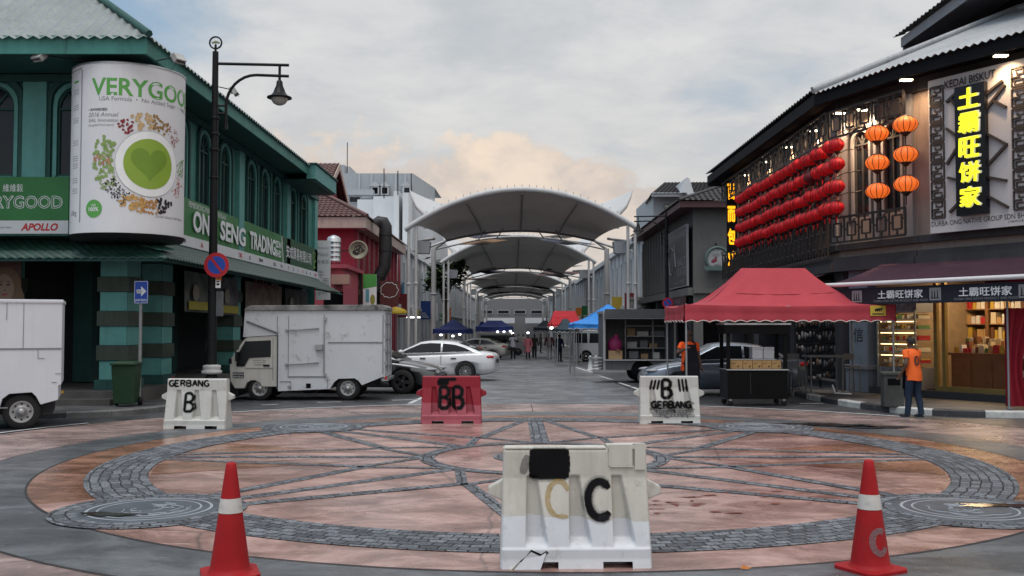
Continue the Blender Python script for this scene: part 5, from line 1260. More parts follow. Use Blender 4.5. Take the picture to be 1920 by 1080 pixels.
    for d in (-1.4, -1.15, -.9): packs(b, g, 2.0, 4.4, 1.26, d, d + .2, rn, cols, .42 - (d + 1.4) * .4, .11)
    b.build('packets', parent=o)
    o = thing('snack_rack', 'wire rack of clear snack bags by the right shop pier', 'rack', fb2(4.5, .24, -.3)); o3 = o.location.copy(); g = lambda a, z, d=0.0: fb2(a, z, d) - o3
    b = MB().use(M_blackM)
    for a in (4.05, 4.9): b.tube([g(a, .24, -.4), g(a, 1.9, -.4)], .015, 5)
    for z in (.7, 1.15, 1.6): b.prism([(4.05, z), (4.9, z), (4.9, z + .015), (4.05, z + .015)], g, -.5, -.1)
    b.build('frame', parent=o)
    rn = random.Random(30); b = MB(); cc = [flat('bag_pale', (.55, .48, .36), .3), flat('bag_gold', (.45, .3, .1), .3), flat('bag_white', (.65, .63, .58), .3)]
    for z in (.72, 1.17, 1.62): packs(b, g, 4.08, 4.88, z, -.45, -.15, rn, cc, .24, .16)
    b.build('snack_bags', parent=o)
    # hanging lit poster
    o, fn = plane_sign('lit_poster', 'glowing yellow and green fruit poster hanging in the shop', 'sign', fb2, 4.0, 4.75, 2.0, 2.45, flat('poster_glow', (.6, .6, .1), .5, emit=(.75, .7, .06), es=1.2), t=.03, d=-1.0)
    q = MB().use(flat('poster_leaf', (.1, .3, .03), .5, emit=(.12, .3, .02), es=.6))
    for k in range(5): blob(q, fn, (4.1 + k * .14, 2.22), .05, .13, .4 * (-1) ** k, 10, .003)
    q.build('print', parent=o)
    # ceiling tubes that light the room
    for a, d in ((2.9, -1.2), (1.3, -2.4), (4.6, -1.4)):
        o = thing('ceiling_lamp', {2.9: 'lit ceiling tube over the shop counter', 1.3: 'lit ceiling tube deep inside the shop', 4.6: 'lit ceiling tube at the right of the shop'}[a], 'lamp', fb2(a, 3.3, d)); b = MB().use(M_tube); b.box((0, 0, 0), (.9, .12, .05), rz=-1.0); b.build('glowing_tube', parent=o)
        l = bpy.data.lights.new('room_lamp', 'AREA'); l.energy = 42; l.size = .8; l.color = (1, .70, .40); lo = bpy.data.objects.new('room_lamp', l); C.objects.link(lo); lo.parent = o; lo.location = (0, 0, -.05)
    l = bpy.data.lights.new('case_lamp', 'AREA'); l.energy = 2.5; l.size = .9; l.color = (1, .72, .42); lo = bpy.data.objects.new('case_lamp', l); C.objects.link(lo); lo.location = fb3(1.05, 2.25, -.3)
shop_goods()

# ---- edge-on street sign of the chicken shop and the round sign over the lane
def lane_signs():
    f = wall_fn((8.82, 43.95), (12, 43.95)); Z0, Z1 = HC + (613 - 497) / FPX * 41.5, HC + (613 - 338) / FPX * 41.5
    o, fn = plane_sign('vertical_sign', 'narrow black blade sign with glowing orange characters at the far lantern end', 'sign', wall_fn((9.05, 41.5), (10.0, 41.5)), 0, .36, Z0, Z1, M_fas, t=.12, d=.0)
    gl = flat('amber_glow', (.8, .4, .02), .5, emit=(1.0, .40, .01), es=1.5)
    q = MB().use(gl)
    for i, ch in enumerate('百而包鸡'): q.text(ch, fn, .19, Z1 - .78 - i * .95, w=.30, h=.62, align='c', bold=.05)
    q.build('lettering', parent=o)
lane_signs()

# ---- the dark grey shophouse beyond the lane
M_dgrey = mat('charcoal_wall', (.055, .055, .058), .7, var=.12, vs=.8, streak=.3)
M_mgrey = mat('mid_grey_wall', (.14, .136, .132), .65, var=.08, vs=.8, streak=.3)
def dark_shophouse():
    X, Y0, Y1 = 9.6, 52.2, 72; b0 = gz(72) - .2; T = thing('grey_shophouse', 'charcoal two storey shophouse with tall fins beyond the lane on the right', 'building', (X, Y0, b0)); o0 = T.location.copy()
    f = wall_fn((X, Y1), (X, Y0)); s = lambda a, z, d=0.0: f(a, z, d) - o0; ff = wall_fn((X, Y0), (30, Y0)); g = lambda a, z, d=0.0: ff(a, z, d) - o0
    ops = [(1.3 + i * 1.25, .7, 4.6, 7.4, False) for i in range(8)]
    b = MB().use(M_dgrey); wall_open(b, s, 0, 19.8, 3.6, 8.2, ops); b.prism([(0, b0), (19.8, b0), (19.8, 3.6), (0, 3.6)], s, -1.9, -1.8); b.quad(s(0, b0, 0), s(0, 8.2, 0), s(0, 8.2, -18), s(0, b0, -18))
    b.use(M_mgrey); wall_open(b, g, 0, 20, b0, 8.2, [(3.3, 3.0, 4.9, 5.6, False), (.95, .9, b0 + .3, 2.9, False), (3.4, 2.4, b0 + .3, 2.9, False)], .3); b.build('wall', parent=T)
    q = MB().use(M_void); q.bx(.35, 19, .4, 19.5, .2, 8.2 - b0); q.build('light_blocker', parent=T)  # added dark core, stops light passing through the shell
    for op in ops: window(T, s, op, M_dgrey, mull=True)
    b = MB().use(M_mgrey)
    for i in range(10): b.prism([(.6 + i * 1.25, 4.1), (.8 + i * 1.25, 4.1), (.8 + i * 1.25, 7.9), (.6 + i * 1.25, 7.9)], s, -.01, .16)
    b.prism([(0, 3.6), (19.8, 3.6), (19.8, 4.0), (0, 4.0)], s, -.01, .3); b.prism([(0, 3.7), (20, 3.7), (20, 3.95), (0, 3.95)], g, -.01, .15); b.build('pilaster', parent=T)
    for a in (1, 6.5, 12.5, 18.6): b = MB().use(M_dgrey); b.prism([(a - .35, b0), (a + .35, b0), (a + .35, 3.6), (a - .35, 3.6)], s, -.6, 0); b.build('column', parent=T)
    z = 8.2 - b0; b = MB().use(mat('maroon_fascia', (.085, .04, .045), .6)); b.bx(-.8, -.74, -.75, 20.3, z - .02, z + .3); b.bx(-.8, 20, -.81, -.75, z - .02, z + .3); b.bx(-.74, 20, -.75, 20, z, z + .04); b.build('fascia', parent=T)
    b = MB().use(M_tileK); tiled(b, (-.9, -.9, z + .32), (20, -.9, z + .32), (4.8, 5, z + 2.6), (20, 5, z + 2.6)); tiled(b, (-.9, 20.3, z + .32), (-.9, -.9, z + .32), (4.8, 14, z + 2.6), (4.8, 5, z + 2.6)); b.tube([(-.9, -.9, z + .36), (4.8, 5, z + 2.66)], .1, 5); b.build('roof', parent=T)
    # raised roof behind
    T2 = thing('roof_pavilion', 'raised grey attic with dark tiled roof and white curved parapet on the right', 'building', (14, 70, 8)); o2 = T2.location.copy()
    def q(px, py, Y): return P(px, py, Y) - o2
    b = MB().use(M_grey2); a = q(1225, 362, 72); c = q(1300, 395, 72); b.bx(a.x, q(1420, 362, 72).x, 2, 12, 0, a.z); b.build('wall', parent=T2)
    b = MB().use(M_grey1); a = q(1210, 385, 70.5); e = q(1298, 366, 70.5); b.bx(q(1222, 362, 70.5).x, e.x, .5, .6, e.z - .1, e.z + .2); b.build('fascia', parent=T2)
    b = MB().use(M_tileK); tiled(b, q(1222, 364, 70.4), q(1372, 362, 70.4), q(1248, 342, 76), q(1372, 341, 76)); tiled(b, q(1210, 384, 76), q(1222, 364, 70.4), q(1248, 342, 76.01), q(1248, 342, 76)); b.build('roof', parent=T2)
    b = MB().use(M_white); pts = [(1279, 361), (1287, 361), (1300, 378), (1306, 378), (1298, 352), (1293, 335), (1288, 332), (1284, 335), (1283, 345)]
    b.prism([((px), py) for px, py in pts], lambda x, y, d: q(x, y, 69.8) + Vector((0, d, 0)), 0, 4.0); b.build('parapet', parent=T2)
    T3 = thing('lower_roof', 'dark tiled lean-to roof rising behind the charcoal shophouse eave', 'building', (12, 74, 7)); o3 = T3.location.copy()
    b = MB().use(M_tileR); tiled(b, P(1195, 448, 80) - o3, P(1195, 448, 74) - o3 + Vector((3.2, 0, 0)), P(1228, 390, 84) - o3, P(1300, 388, 78) - o3); b.build('roof', parent=T3)
    b = MB().use(M_grey2); b.bx(.2, 9, 0.8, 8, -1, 1.5); b.build('wall', parent=T3)
dark_shophouse()
def dark_signs():
    f = wall_fn((9.6, 72), (9.6, 52.2)); z = lambda py, Y: HC + (613 - py) / FPX * Y
    o, fn = plane_sign('shop_sign', 'large charcoal sign board with pale drawing and lettering on the fins', 'sign', f, 13.0, 19.6, 4.15, 7.35, mat('charcoal_board', (.055, .055, .06), .5), t=.1, d=.2, frame=M_slateL)
    letter(o, fn, [('OLD TOWN BAKED', M_txtG, 13.2, 6.85, dict(w=6.2, h=.3)), ('SALT', M_txtG, 16.6, 5.3, dict(w=2.6, h=.42)), ('ROASTED', M_txtG, 16.6, 4.75, dict(w=2.8, h=.42)), ('since 1950', M_txtG, 15.2, 4.3, dict(w=3.6, h=.22))])
    b = MB().use(M_txtG); pts = [(14.6 + .9 * math.cos(t) * (1 + .2 * math.sin(3 * t)), 5.7 + .8 * math.sin(t)) for t in [i * math.pi / 15 for i in range(31)]]; b.tube([fn(x, y, .01) for x, y in pts], .035, 4); b.tube([fn(15.2, 5.2, .01), fn(15.7, 6.6, .01), fn(16.1, 5.3, .01)], .05, 4); b.build('drawing', parent=o)
    o, fn = plane_sign('shop_sign', 'maroon fascia sign with faint pale lettering under the charcoal board', 'sign', f, 13.0, 19.6, 2.8, 3.55, mat('maroon_sign', (.05, .025, .025), .5), t=.12, d=.35)
    letter(o, fn, [('TEST KAFE', M_txtG, 13.6, 3.2, dict(w=2.2, h=.2)), ('TEST KAFE', M_txtG, 13.6, 2.92, dict(w=2.2, h=.18)), ('1F.G', M_txtG, 16.7, 3.2, dict(w=1.6, h=.22)), ('PREMIUM', M_txtG, 16.5, 2.92, dict(w=2.4, h=.2))])
    p = P(1345, 485, 51.8); r = .66; o = thing('round_sign', 'big round green rimmed food sign over the lane', 'sign', p); b = MB().use(mat('sage_rim', (.10, .15, .14), .5)); b.lathe([(.0001, -.06), (r * .8, -.06), (r * .82, -.12), (r, -.12), (r, .06), (.0001, .06)], n=36, axis='y')
    b.prism([(-r * 1.15, -r * .62), (r * 1.15, -r * .62), (r * 1.0, -r * .95), (-r * 1.0, -r * .95)], lambda a, z, d: Vector((a, -.16 + d, z)), 0, .05); b.build('disc', parent=o)
    b = MB().use(mat('sign_face_grey', (.33, .34, .35), .5, var=.2)); b.lathe([(.0001, -.066), (r * .79, -.066)], n=36, axis='y'); fn = lambda a, z, d=0.0: Vector((a, -.07 - d, z)); b.use(flat('print_maroon', (.2, .04, .06))); blob(b, fn, (-.18, -.12), .17, .1, .4, 12, .002); blob(b, fn, (-.1, .02), .1, .06, .9, 12, .003); b.use(M_txtK); b.text('香包', lambda x, y: fn(x, y, .003), .15, .15, h=.22); b.text('美食之', lambda x, y: fn(x, y, .003), 0, -.42, h=.12, align='c'); b.use(M_txtG); blob(b, fn, (-.08, .18), .2, .1, 0, 12, .001); b.build('print', parent=o)
    b = MB().use(M_blackM); b.tube([(0, .05, r), (0, .4, r + .2)], .03, 5); b.tube([(-.3, .05, -.3), (-.3, .45, -.3)], .03, 5); b.build('bracket', parent=o)
dark_signs()
# ------------------------------------------------------------------ the membrane canopies over the street
M_memb = mat('canopy_membrane', (.62, .59, .54), .6, var=.08, vs=.5, streak=.2, streak_col=(.22, .21, .19))
M_membT = mat('canopy_membrane_pale', (.66, .67, .68), .55, var=.05, vs=.5)
M_pipe = mat('white_pipe', (.50, .50, .50), .45, var=.1, vs=1, streak=.3, streak_col=(.3, .29, .28))
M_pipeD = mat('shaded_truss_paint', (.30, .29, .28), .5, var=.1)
def translucent(m, k, col):
    N = m.node_tree.nodes; L = m.node_tree.links; t = N.new('ShaderNodeBsdfTranslucent'); t.inputs[0].default_value = col + (1,); x = N.new('ShaderNodeMixShader'); x.inputs[0].default_value = k
    L.new(N['Principled BSDF'].outputs[0], x.inputs[1]); L.new(t.outputs[0], x.inputs[2]); L.new(x.outputs[0], N['Material Output'].inputs[0])
translucent(M_memb, .03, (.36, .34, .3)); translucent(M_membT, .3, (.5, .5, .5))
def canopy(label, Y0, depth, zs=1.0):
    b0 = gz(Y0 + depth); T = thing('canopy', label, 'canopy', (.62, Y0, b0), group='membrane canopies over the street'); O = Vector((0, Y0, b0))
    hw, ze, za, zr0, zr1 = 7.26, 7.92, 10.42, 8.45, 9.2
    za = ze + (za - ze) * zs
    fz = lambda x: ze + (za - ze) * (1 - (x / hw) ** 2)
    b = MB().use(M_pipe); pts = [Vector((hw * (i / 16 - 1), 0, fz(hw * (i / 16 - 1)))) for i in range(33)]
    b.tube([p - Vector((0, 0, b0)) for p in pts], .17, 10)
    for i in range(3, 30):
        p = pts[i] - Vector((0, 0, b0)); b.tube([p + Vector((0, 0, .15)), p + Vector((0, 0, .32))], .022, 4)
    for i in (11, 21):
        p = pts[i] - Vector((0, 0, b0)); q = pts[i + 1] - Vector((0, 0, b0)); b.tube([p, q], .205, 10)
    b.build('front_arch', parent=T)
    def S(u, v):
        w_ = lerp(6.7, 5.6, v) - .55 * math.sin(math.pi * v); x = u * w_
        return Vector((x, .05 + depth * v, lerp(fz(x) - .1, zr0 + (zr1 - zr0) * (1 - u * u), v ** .8) - .35 * math.sin(math.pi * v) - b0))
    b = MB().use(M_memb); b.grid(lambda a, c: S(a * 2 - 1, c), 32, 14); b.build('membrane', parent=T)
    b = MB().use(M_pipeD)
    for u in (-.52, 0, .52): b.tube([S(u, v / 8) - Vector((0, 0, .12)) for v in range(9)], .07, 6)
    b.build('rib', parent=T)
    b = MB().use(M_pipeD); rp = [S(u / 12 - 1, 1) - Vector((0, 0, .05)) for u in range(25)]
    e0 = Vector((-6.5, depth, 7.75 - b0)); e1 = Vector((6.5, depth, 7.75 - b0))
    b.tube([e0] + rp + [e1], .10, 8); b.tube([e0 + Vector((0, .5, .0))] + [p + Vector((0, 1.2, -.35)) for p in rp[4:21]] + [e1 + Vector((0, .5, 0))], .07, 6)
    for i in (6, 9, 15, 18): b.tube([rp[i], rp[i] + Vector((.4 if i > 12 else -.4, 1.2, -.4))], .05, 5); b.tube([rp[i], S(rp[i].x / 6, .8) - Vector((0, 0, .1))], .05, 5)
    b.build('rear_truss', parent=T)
    for s in (-1, 1):
        # upturned wings at the sides
        tip = Vector((s * 7.6, 6.5, 11.25 - b0)); base = Vector((s * 6.4, 5.0, 9.4 - b0)); inn = Vector((s * 2.4, 8, 10.3 - b0)); inb = Vector((s * 4.4, 3.5, 9.2 - b0))
        b = MB().use(M_membT); b.grid(lambda u, v: base.lerp(tip, v).lerp(inb.lerp(inn, v), u) - Vector((0, 0, .45 * math.sin(math.pi * u) * (.4 + .6 * v))), 12, 8); b.build('wing', parent=T)
        b = MB().use(M_pipe); b.tube([base + Vector((0, 0, -.9)), base, base.lerp(tip, .4) + Vector((s * .12, 0, -.1)), base.lerp(tip, .75) + Vector((s * .1, 0, -.02)), tip], [.16, .2, .17, .12, .05], 8); b.build('wing_pipe', parent=T)
        for nm, px, py, r, top in (('post', 7.0, .05, .10, 8.1), ('post', 6.55, .05, .10, 8.15), ('post', 6.5, depth, .19, 7.8)):
            b = MB().use(M_pipe); b.tube([(s * px, py, 0), (s * px, py, top - b0)], r, 10)
            b.lathe([(r + .06, 0), (r + .06, .05), (r, .06)], (s * px, py, (top - b0) * .58), 10); b.lathe([(r + .22, 0), (r + .22, .12), (r + .05, .35)], (s * px, py, 0), 10); b.build('post', parent=T)
        b = MB().use(M_pipe); b.tube([(s * 6.8, .05, 6.6 - b0), (s * 6.5, depth * .5, 7.3 - b0), (s * 5.7, depth * .9, 8.2 - b0)], .09, 6); b.tube([(s * 6.6, .1, 7.2 - b0), (s * 5.9, depth * .45, 7.9 - b0)], .1, 6); b.use(M_grey1); b.box((s * 6.2, 1.2, 6.9 - b0), (.75, .8, .75), taper=1.25); b.build('bracket', parent=T)
    return T
canopy('nearest white membrane canopy with full arch and two upturned wings', 60.8, 13.2)
canopy('second membrane canopy, framed under the nearest arch', 92, 29)
canopy('third membrane canopy with a bright front arch, far down the street', 141, 27, .78)
canopy('fourth membrane canopy, small behind the third', 172, 30, .7)
canopy('farthest membrane canopy at the end of the street', 205, 22, .6)
def sail(label, col, *c):
    c = [P(*q) for q in c]; o0 = sum(c, Vector()) / 4
    m = mat('sail_' + col, dict(navy=(.010, .013, .035), orange=(.16, .075, .022), brown=(.075, .055, .04), maroon=(.055, .02, .018), black=(.015, .015, .018))[col], .7, var=.1)
    b = MB().use(m)
    def S(u, v, dz=0):
        e = .22 * (math.sin(math.pi * u) + math.sin(math.pi * v)) * .5; uu = lerp(u, .5, e * math.sin(math.pi * v) * 1.0); vv = lerp(v, .5, e * math.sin(math.pi * u))
        return c[0].lerp(c[1], uu).lerp(c[3].lerp(c[2], uu), vv) - o0 + Vector((0, 0, dz))
    b.grid(lambda u, v: S(u, v), 10, 10); b.grid(lambda u, v: S(u, v, -.02), 10, 10)
    tag(b.build('shade_sail', loc=o0), label, 'shade sail', 'coloured shade sails between the canopies')
sail('black blue shade sail, upper left of the first gap', 'navy', (834, 438, 80), (905, 439, 88), (960, 441, 80), (893, 447, 75))
sail('orange brown shade sail, lower left of the first gap', 'orange', (853, 459, 86), (915, 447, 90.5), (952, 450, 86), (905, 459, 82))
sail('brown shade sail, upper right of the first gap', 'brown', (1012, 444, 80), (1065, 437, 88), (1114, 438, 80), (1060, 447, 75))
sail('navy shade sail, lower right of the first gap', 'navy', (1011, 450, 86), (1035, 445, 90.5), (1118, 458, 86), (1062, 459, 82))
sail('thin orange sail just under the nearest canopy rear, left', 'orange', (895, 428, 76), (930, 421, 82), (950, 421, 78), (910, 427, 75))
sail('thin black sail just under the nearest canopy rear, right', 'black', (1012, 417, 76), (1040, 419, 82), (1072, 425, 78), (1045, 425, 75))
sail('navy shade sail at the left of the second gap', 'navy', (853, 499, 122), (905, 504, 134), (958, 509, 122), (910, 513, 115))
sail('maroon shade sail at the left of the second gap', 'maroon', (865, 524, 128), (905, 520, 138), (935, 521, 128), (900, 526, 120))
sail('navy shade sail at the upper right of the second gap', 'navy', (1003, 498, 122), (1050, 497, 134), (1094, 498, 122), (1030, 506, 115))
sail('orange maroon shade sail at the lower right of the second gap', 'maroon', (1000, 516, 128), (1020, 508, 138), (1105, 509, 128), (1060, 520, 120))
for i, (px, py, Y, col, nm) in enumerate(((915, 538, 165, 'black', 'left of the third gap'), (1025, 538, 165, 'black', 'right of the third gap'), (922, 548, 195, 'maroon', 'left of the fourth gap'), (1018, 548, 195, 'black', 'right of the fourth gap'))):
    sail('small dark shade sail far down the street, ' + nm, col, (px - 38, py, Y), (px, py - 3, Y + 6), (px + 38, py + 1, Y), (px, py + 4, Y - 6))

# ------------------------------------------------------------------ street furniture
def lamp_post(label, x, y, side, z0):
    o = thing('street_lamp', label, 'street lamp', (x, y, z0)); b = MB().use(M_blackM)
    b.lathe([(.17, 0), (.17, .5), (.13, .62)], n=14); b.tube([(0, 0, .6), (0, 0, 5.6)], [.125, .095], 12); b.tube([(0, 0, 5.6), (0, 0, 8.72)], [.095, .075], 12)
    for z in (5.5, 6.2, 6.6, 7.0): b.lathe([(.11, z), (.125, z + .03), (.11, z + .06)], n=12)
    b.build('pole', parent=o)
    b = MB().use(mat('collar_white', (.5, .5, .49), .5, var=.2)); b.lathe([(.14, .62), (.25, .64), (.25, .70), (.20, .74), (.22, .78), (.22, .84), (.13, .86)], n=16); b.build('collar', parent=o)
    b = MB().use(M_blackM); R_ = .15
    b.tube([(R_ * math.cos(t), 0, 8.95 + R_ * math.sin(t)) for t in [i * math.pi / 12 for i in range(25)]], .022, 6, caps=False); b.tube([(0, 0, 8.7), (0, 0, 8.9)], .03, 6); b.use(mat('finial_tree', (.25, .27, .16), .5)); b.tube([(0, 0, 8.84), (0, 0, 8.97)], .018, 5)
    for q in (-.07, -.03, .03, .07, 0): b.sphere((q, 0, 8.98 - abs(q) * .4), (.035, .02, .03), 8, 5)
    b.build('finial', parent=o)
    s = side; b = MB().use(M_blackM); b.tube([(0, 0, 8.42), (s * 1.85, 0, 8.38)], .038, 8)
    pts = [Vector((s * .28, 0, 6.9)), Vector((s * .28, 0, 7.35))] + [Vector((s * (.28 + .75 * (1 - math.cos(t))), 0, 7.35 + .78 * math.sin(t))) for t in [i * math.pi / 16 for i in range(1, 9)]] + [Vector((s * 1.85, 0, 8.10))]
    b.tube(pts, .038, 8); b.tube([(s * 1.62, 0, 7.9), (s * 1.62, 0, 8.4)], .035, 6)
    for z in (7.15, 7.35): b.tube([(0, 0, z), (s * .28, 0, z)], .028, 6)
    b.tube([(s * .28, 0, 6.75), (s * .28, 0, 6.9)], .05, 6)
    b.build('arm', parent=o)
    b = MB().use(M_blackM); c = (s * 1.62, 0, 0); b.lathe([(.04, 8.0), (.075, 7.96), (.085, 7.86), (.12, 7.78), (.155, 7.68), (.22, 7.60), (.305, 7.57), (.31, 7.54), (.15, 7.53)], c, 24); b.build('lamp_hood', parent=o)
    b = MB().use(mat('lamp_glass', (.35, .36, .33), .15, var=.1)); b.lathe([(.21, 7.54), (.2, 7.48), (.15, 7.41), (.08, 7.37), (.0001, 7.36)], c, 20); b.build('lamp_bowl', parent=o); return o
def no_parking(loc, label, rz=0):
    o = thing('traffic_sign', label, 'traffic sign', loc, rz); red = flat('sign_red', (.45, .02, .03), .45); blue = flat('sign_blue', (.02, .07, .40), .45)
    b = MB().use(M_steel); b.lathe([(.0001, .01), (.31, .01), (.31, -.0), (.0001, 0)], n=32, axis='y'); b.use(red); b.lathe([(.215, -.004), (.31, -.004)], n=32, axis='y'); b.use(blue); b.lathe([(.0001, -.0045), (.22, -.0045)], n=32, axis='y')
    b.build('disc', parent=o)
    b = MB().use(red); b.box((0, -.008, 0), (.06, .004, .44), ry=R(-38)); b.build('slash', parent=o); return o
lp = lamp_post('tall black street lamp with curved arm and hooded lantern by the left kerb', *(P(398, 613, 24.6).xy), 1, .125)
p = P(406, 497, 24.35); no_parking(p, 'round red and blue no parking sign on the near black lamp post')
b = MB().use(M_txtW); b.box((0, 0, 0), (.12, .02, .26)); b.use(flat('sticker_orange', (.5, .16, .03))); b.box((.01, -.002, .14), (.13, .022, .16)); b.use(M_txtK); b.box((0, -.012, -.04), (.07, .01, .05)); b.box((0, -.012, .03), (.08, .01, .03)); tag(b.build('sticker', loc=P(409, 530, 24.42)), 'orange and white sticker under the no parking sign', 'sticker')
b = MB().use(mat('meter_grey', (.10, .11, .115), .5)); b.box((0, 0, 0), (.16, .14, .62)); tag(b.build('control_box', loc=P(412, 570, 24.6), bevel=.02), 'narrow grey control box strapped to the near lamp post', 'control box')
lamp_post('black street lamp with arm turned left, by the charcoal shophouse', *(P(1251, 613, 56).xy), -1, gz(56))
p = P(1252, 568, 55.7); no_parking(p, 'small distant no parking sign on the lamp post by the charcoal shophouse')
def one_way():
    g = P(262, 700, 22.9); o = thing('traffic_sign', 'blue one way sign with white arrow on a thin grey post', 'traffic sign', (g.x, g.y, .125))
    b = MB().use(mat('post_grey', (.28, .29, .29), .5, .3, var=.2)); b.tube([(0, 0, 0), (0, 0, 2.85)], .038, 8); b.build('post', parent=o)
    b = MB().use(flat('sign_blue', (0, 0, 0))); b.box((.03, -.06, 2.6), (.34, .015, .52), rz=R(-8)); b.build('plate', parent=o, bevel=.004)
    b = MB().use(M_txtW); c, s = math.cos(R(-8)), math.sin(R(-8)); fn = lambda a, z, d=0.0: Vector((.03 + a * c + (.0695 + d) * s, -.06 + a * s - (.009 + d) * c - .0, 2.6 + z)) if False else Vector((.03 + a * c, -.0695 + a * s - d, 2.6 + z))
    b.add([fn(x, z, .002) for x, z in ((-.1, .05), (.02, .05), (.02, -.03), (-.1, -.03))], [(0, 1, 2, 3)], False)
    b.add([fn(x, z, .002) for x, z in ((-.11, .06), (-.11, -.02), (.0, -.02), (.0, -.1), (.13, .02), (.0, .14), (.0, .06))], [tuple(range(7))], False) if True else None
    for q in ((-.165, .255, .165, .245), (-.165, -.245, .165, -.255), (-.165, .255, -.155, -.255), (.155, .255, .165, -.255)): b.add([fn(x, z, .001) for x, z in ((q[0], q[1]), (q[2], q[1]), (q[2], q[3]), (q[0], q[3]))], [(0, 1, 2, 3)], False)
    b.text('JALAN SEHALA', lambda x, y: fn(x, y, .002), 0, -.225, w=.29, h=.07, align='c', bold=.02); b.build('marking', parent=o)
one_way()
def wheelie_bin():
    p = P(231, 700, 22.25); o = thing('wheelie_bin', 'dark green wheeled bin by the corner column', 'bin', (p.x, 22.45, .125), R(8)); m = mat('bin_green', (.016, .045, .02), .45, var=.15, vs=4)
    b = MB().use(m); b.box((0, 0, .5), (.44, .5, .86), taper=1.22); b.build('bin_body', parent=o, bevel=.02)
    b = MB().use(m); b.box((0, -.02, .96), (.58, .66, .05)); b.box((0, .0, 1.0), (.5, .56, .05), taper=.8); b.box((0, .34, .92), (.5, .06, .05)); b.build('lid', parent=o, bevel=.015)
    for s in (-1, 1): b = MB().use(M_blackM); b.lathe([(.0001, -.03), (.1, -.03), (.1, .03), (.0001, .03)], (s * .26 , .22, .1), 14, axis='x'); b.build('wheel', parent=o)
wheelie_bin()
def litter_bin():
    p = P(1673, 755, 22.3); o = thing('litter_bin', 'squat dark concrete bin on the pavement behind the walking man', 'bin', (p.x, 22.3, .135), R(-10)); b = MB().use(mat('bin_concrete', (.055, .058, .055), .75, var=.3, bump=.3)); b.box((0, 0, .36), (.42, .42, .72)); b.box((0, 0, .74), (.48, .48, .06)); b.build('bin_body', parent=o, bevel=.012)
    b = MB().use(M_void); b.box((0, -.215, .56), (.26, .012, .14)); b.build('slot', parent=o)
litter_bin()
# palm-like tree between the left terraces
def tree(label, x, y, h, r, n, seed, trunk_r=.2):
    o = thing('street_tree', label, 'tree', (x, y, gz(y))); rn = random.Random(seed); b = MB().use(mat('bark', (.09, .07, .055), .8, var=.3))
    b.tube([(0, 0, 0), (.1, 0, h * .35), (.0, .1, h * .62)], [trunk_r, trunk_r * .7, trunk_r * .45], 8); tips = []
    for i in range(9):
        a = rn.uniform(0, 6.28); q = Vector((r * .7 * math.cos(a), r * .7 * math.sin(a), h * rn.uniform(.62, .9))); b.tube([(0, 0, h * rn.uniform(.4, .6)), q * .6 + Vector((0, 0, h * .25)), q], [.09, .06, .025], 5); tips.append(q)
    b.build('trunk', parent=o)
    b = MB(); ms = [mat('leaf_dark', (.028, .055, .022), .6, var=.3), mat('leaf_mid', (.05, .09, .03), .6, var=.3)]
    for i in range(n):
        t = rn.choice(tips); d = Vector((rn.gauss(0, 1), rn.gauss(0, 1), rn.gauss(0, .8))) * r * .3; c = t + d; a = rn.uniform(0, 6.28); s = rn.uniform(.2, .45); u = Vector((math.cos(a), math.sin(a), rn.uniform(-.6, .4))) * s; v = Vector((-math.sin(a), math.cos(a), rn.uniform(-.5, .5))) * s * .45
        b.use(ms[rn.random() < .45]); b.add([c - u, c + v, c + u, c - v], [(0, 1, 2, 3)], False)
    b.build('crown', parent=o)
tree('dark leafy tree between the left canopy posts', P(845, 600, 97.5).x - .6, 98.4, 9.6, 1.6, 1800, 2)
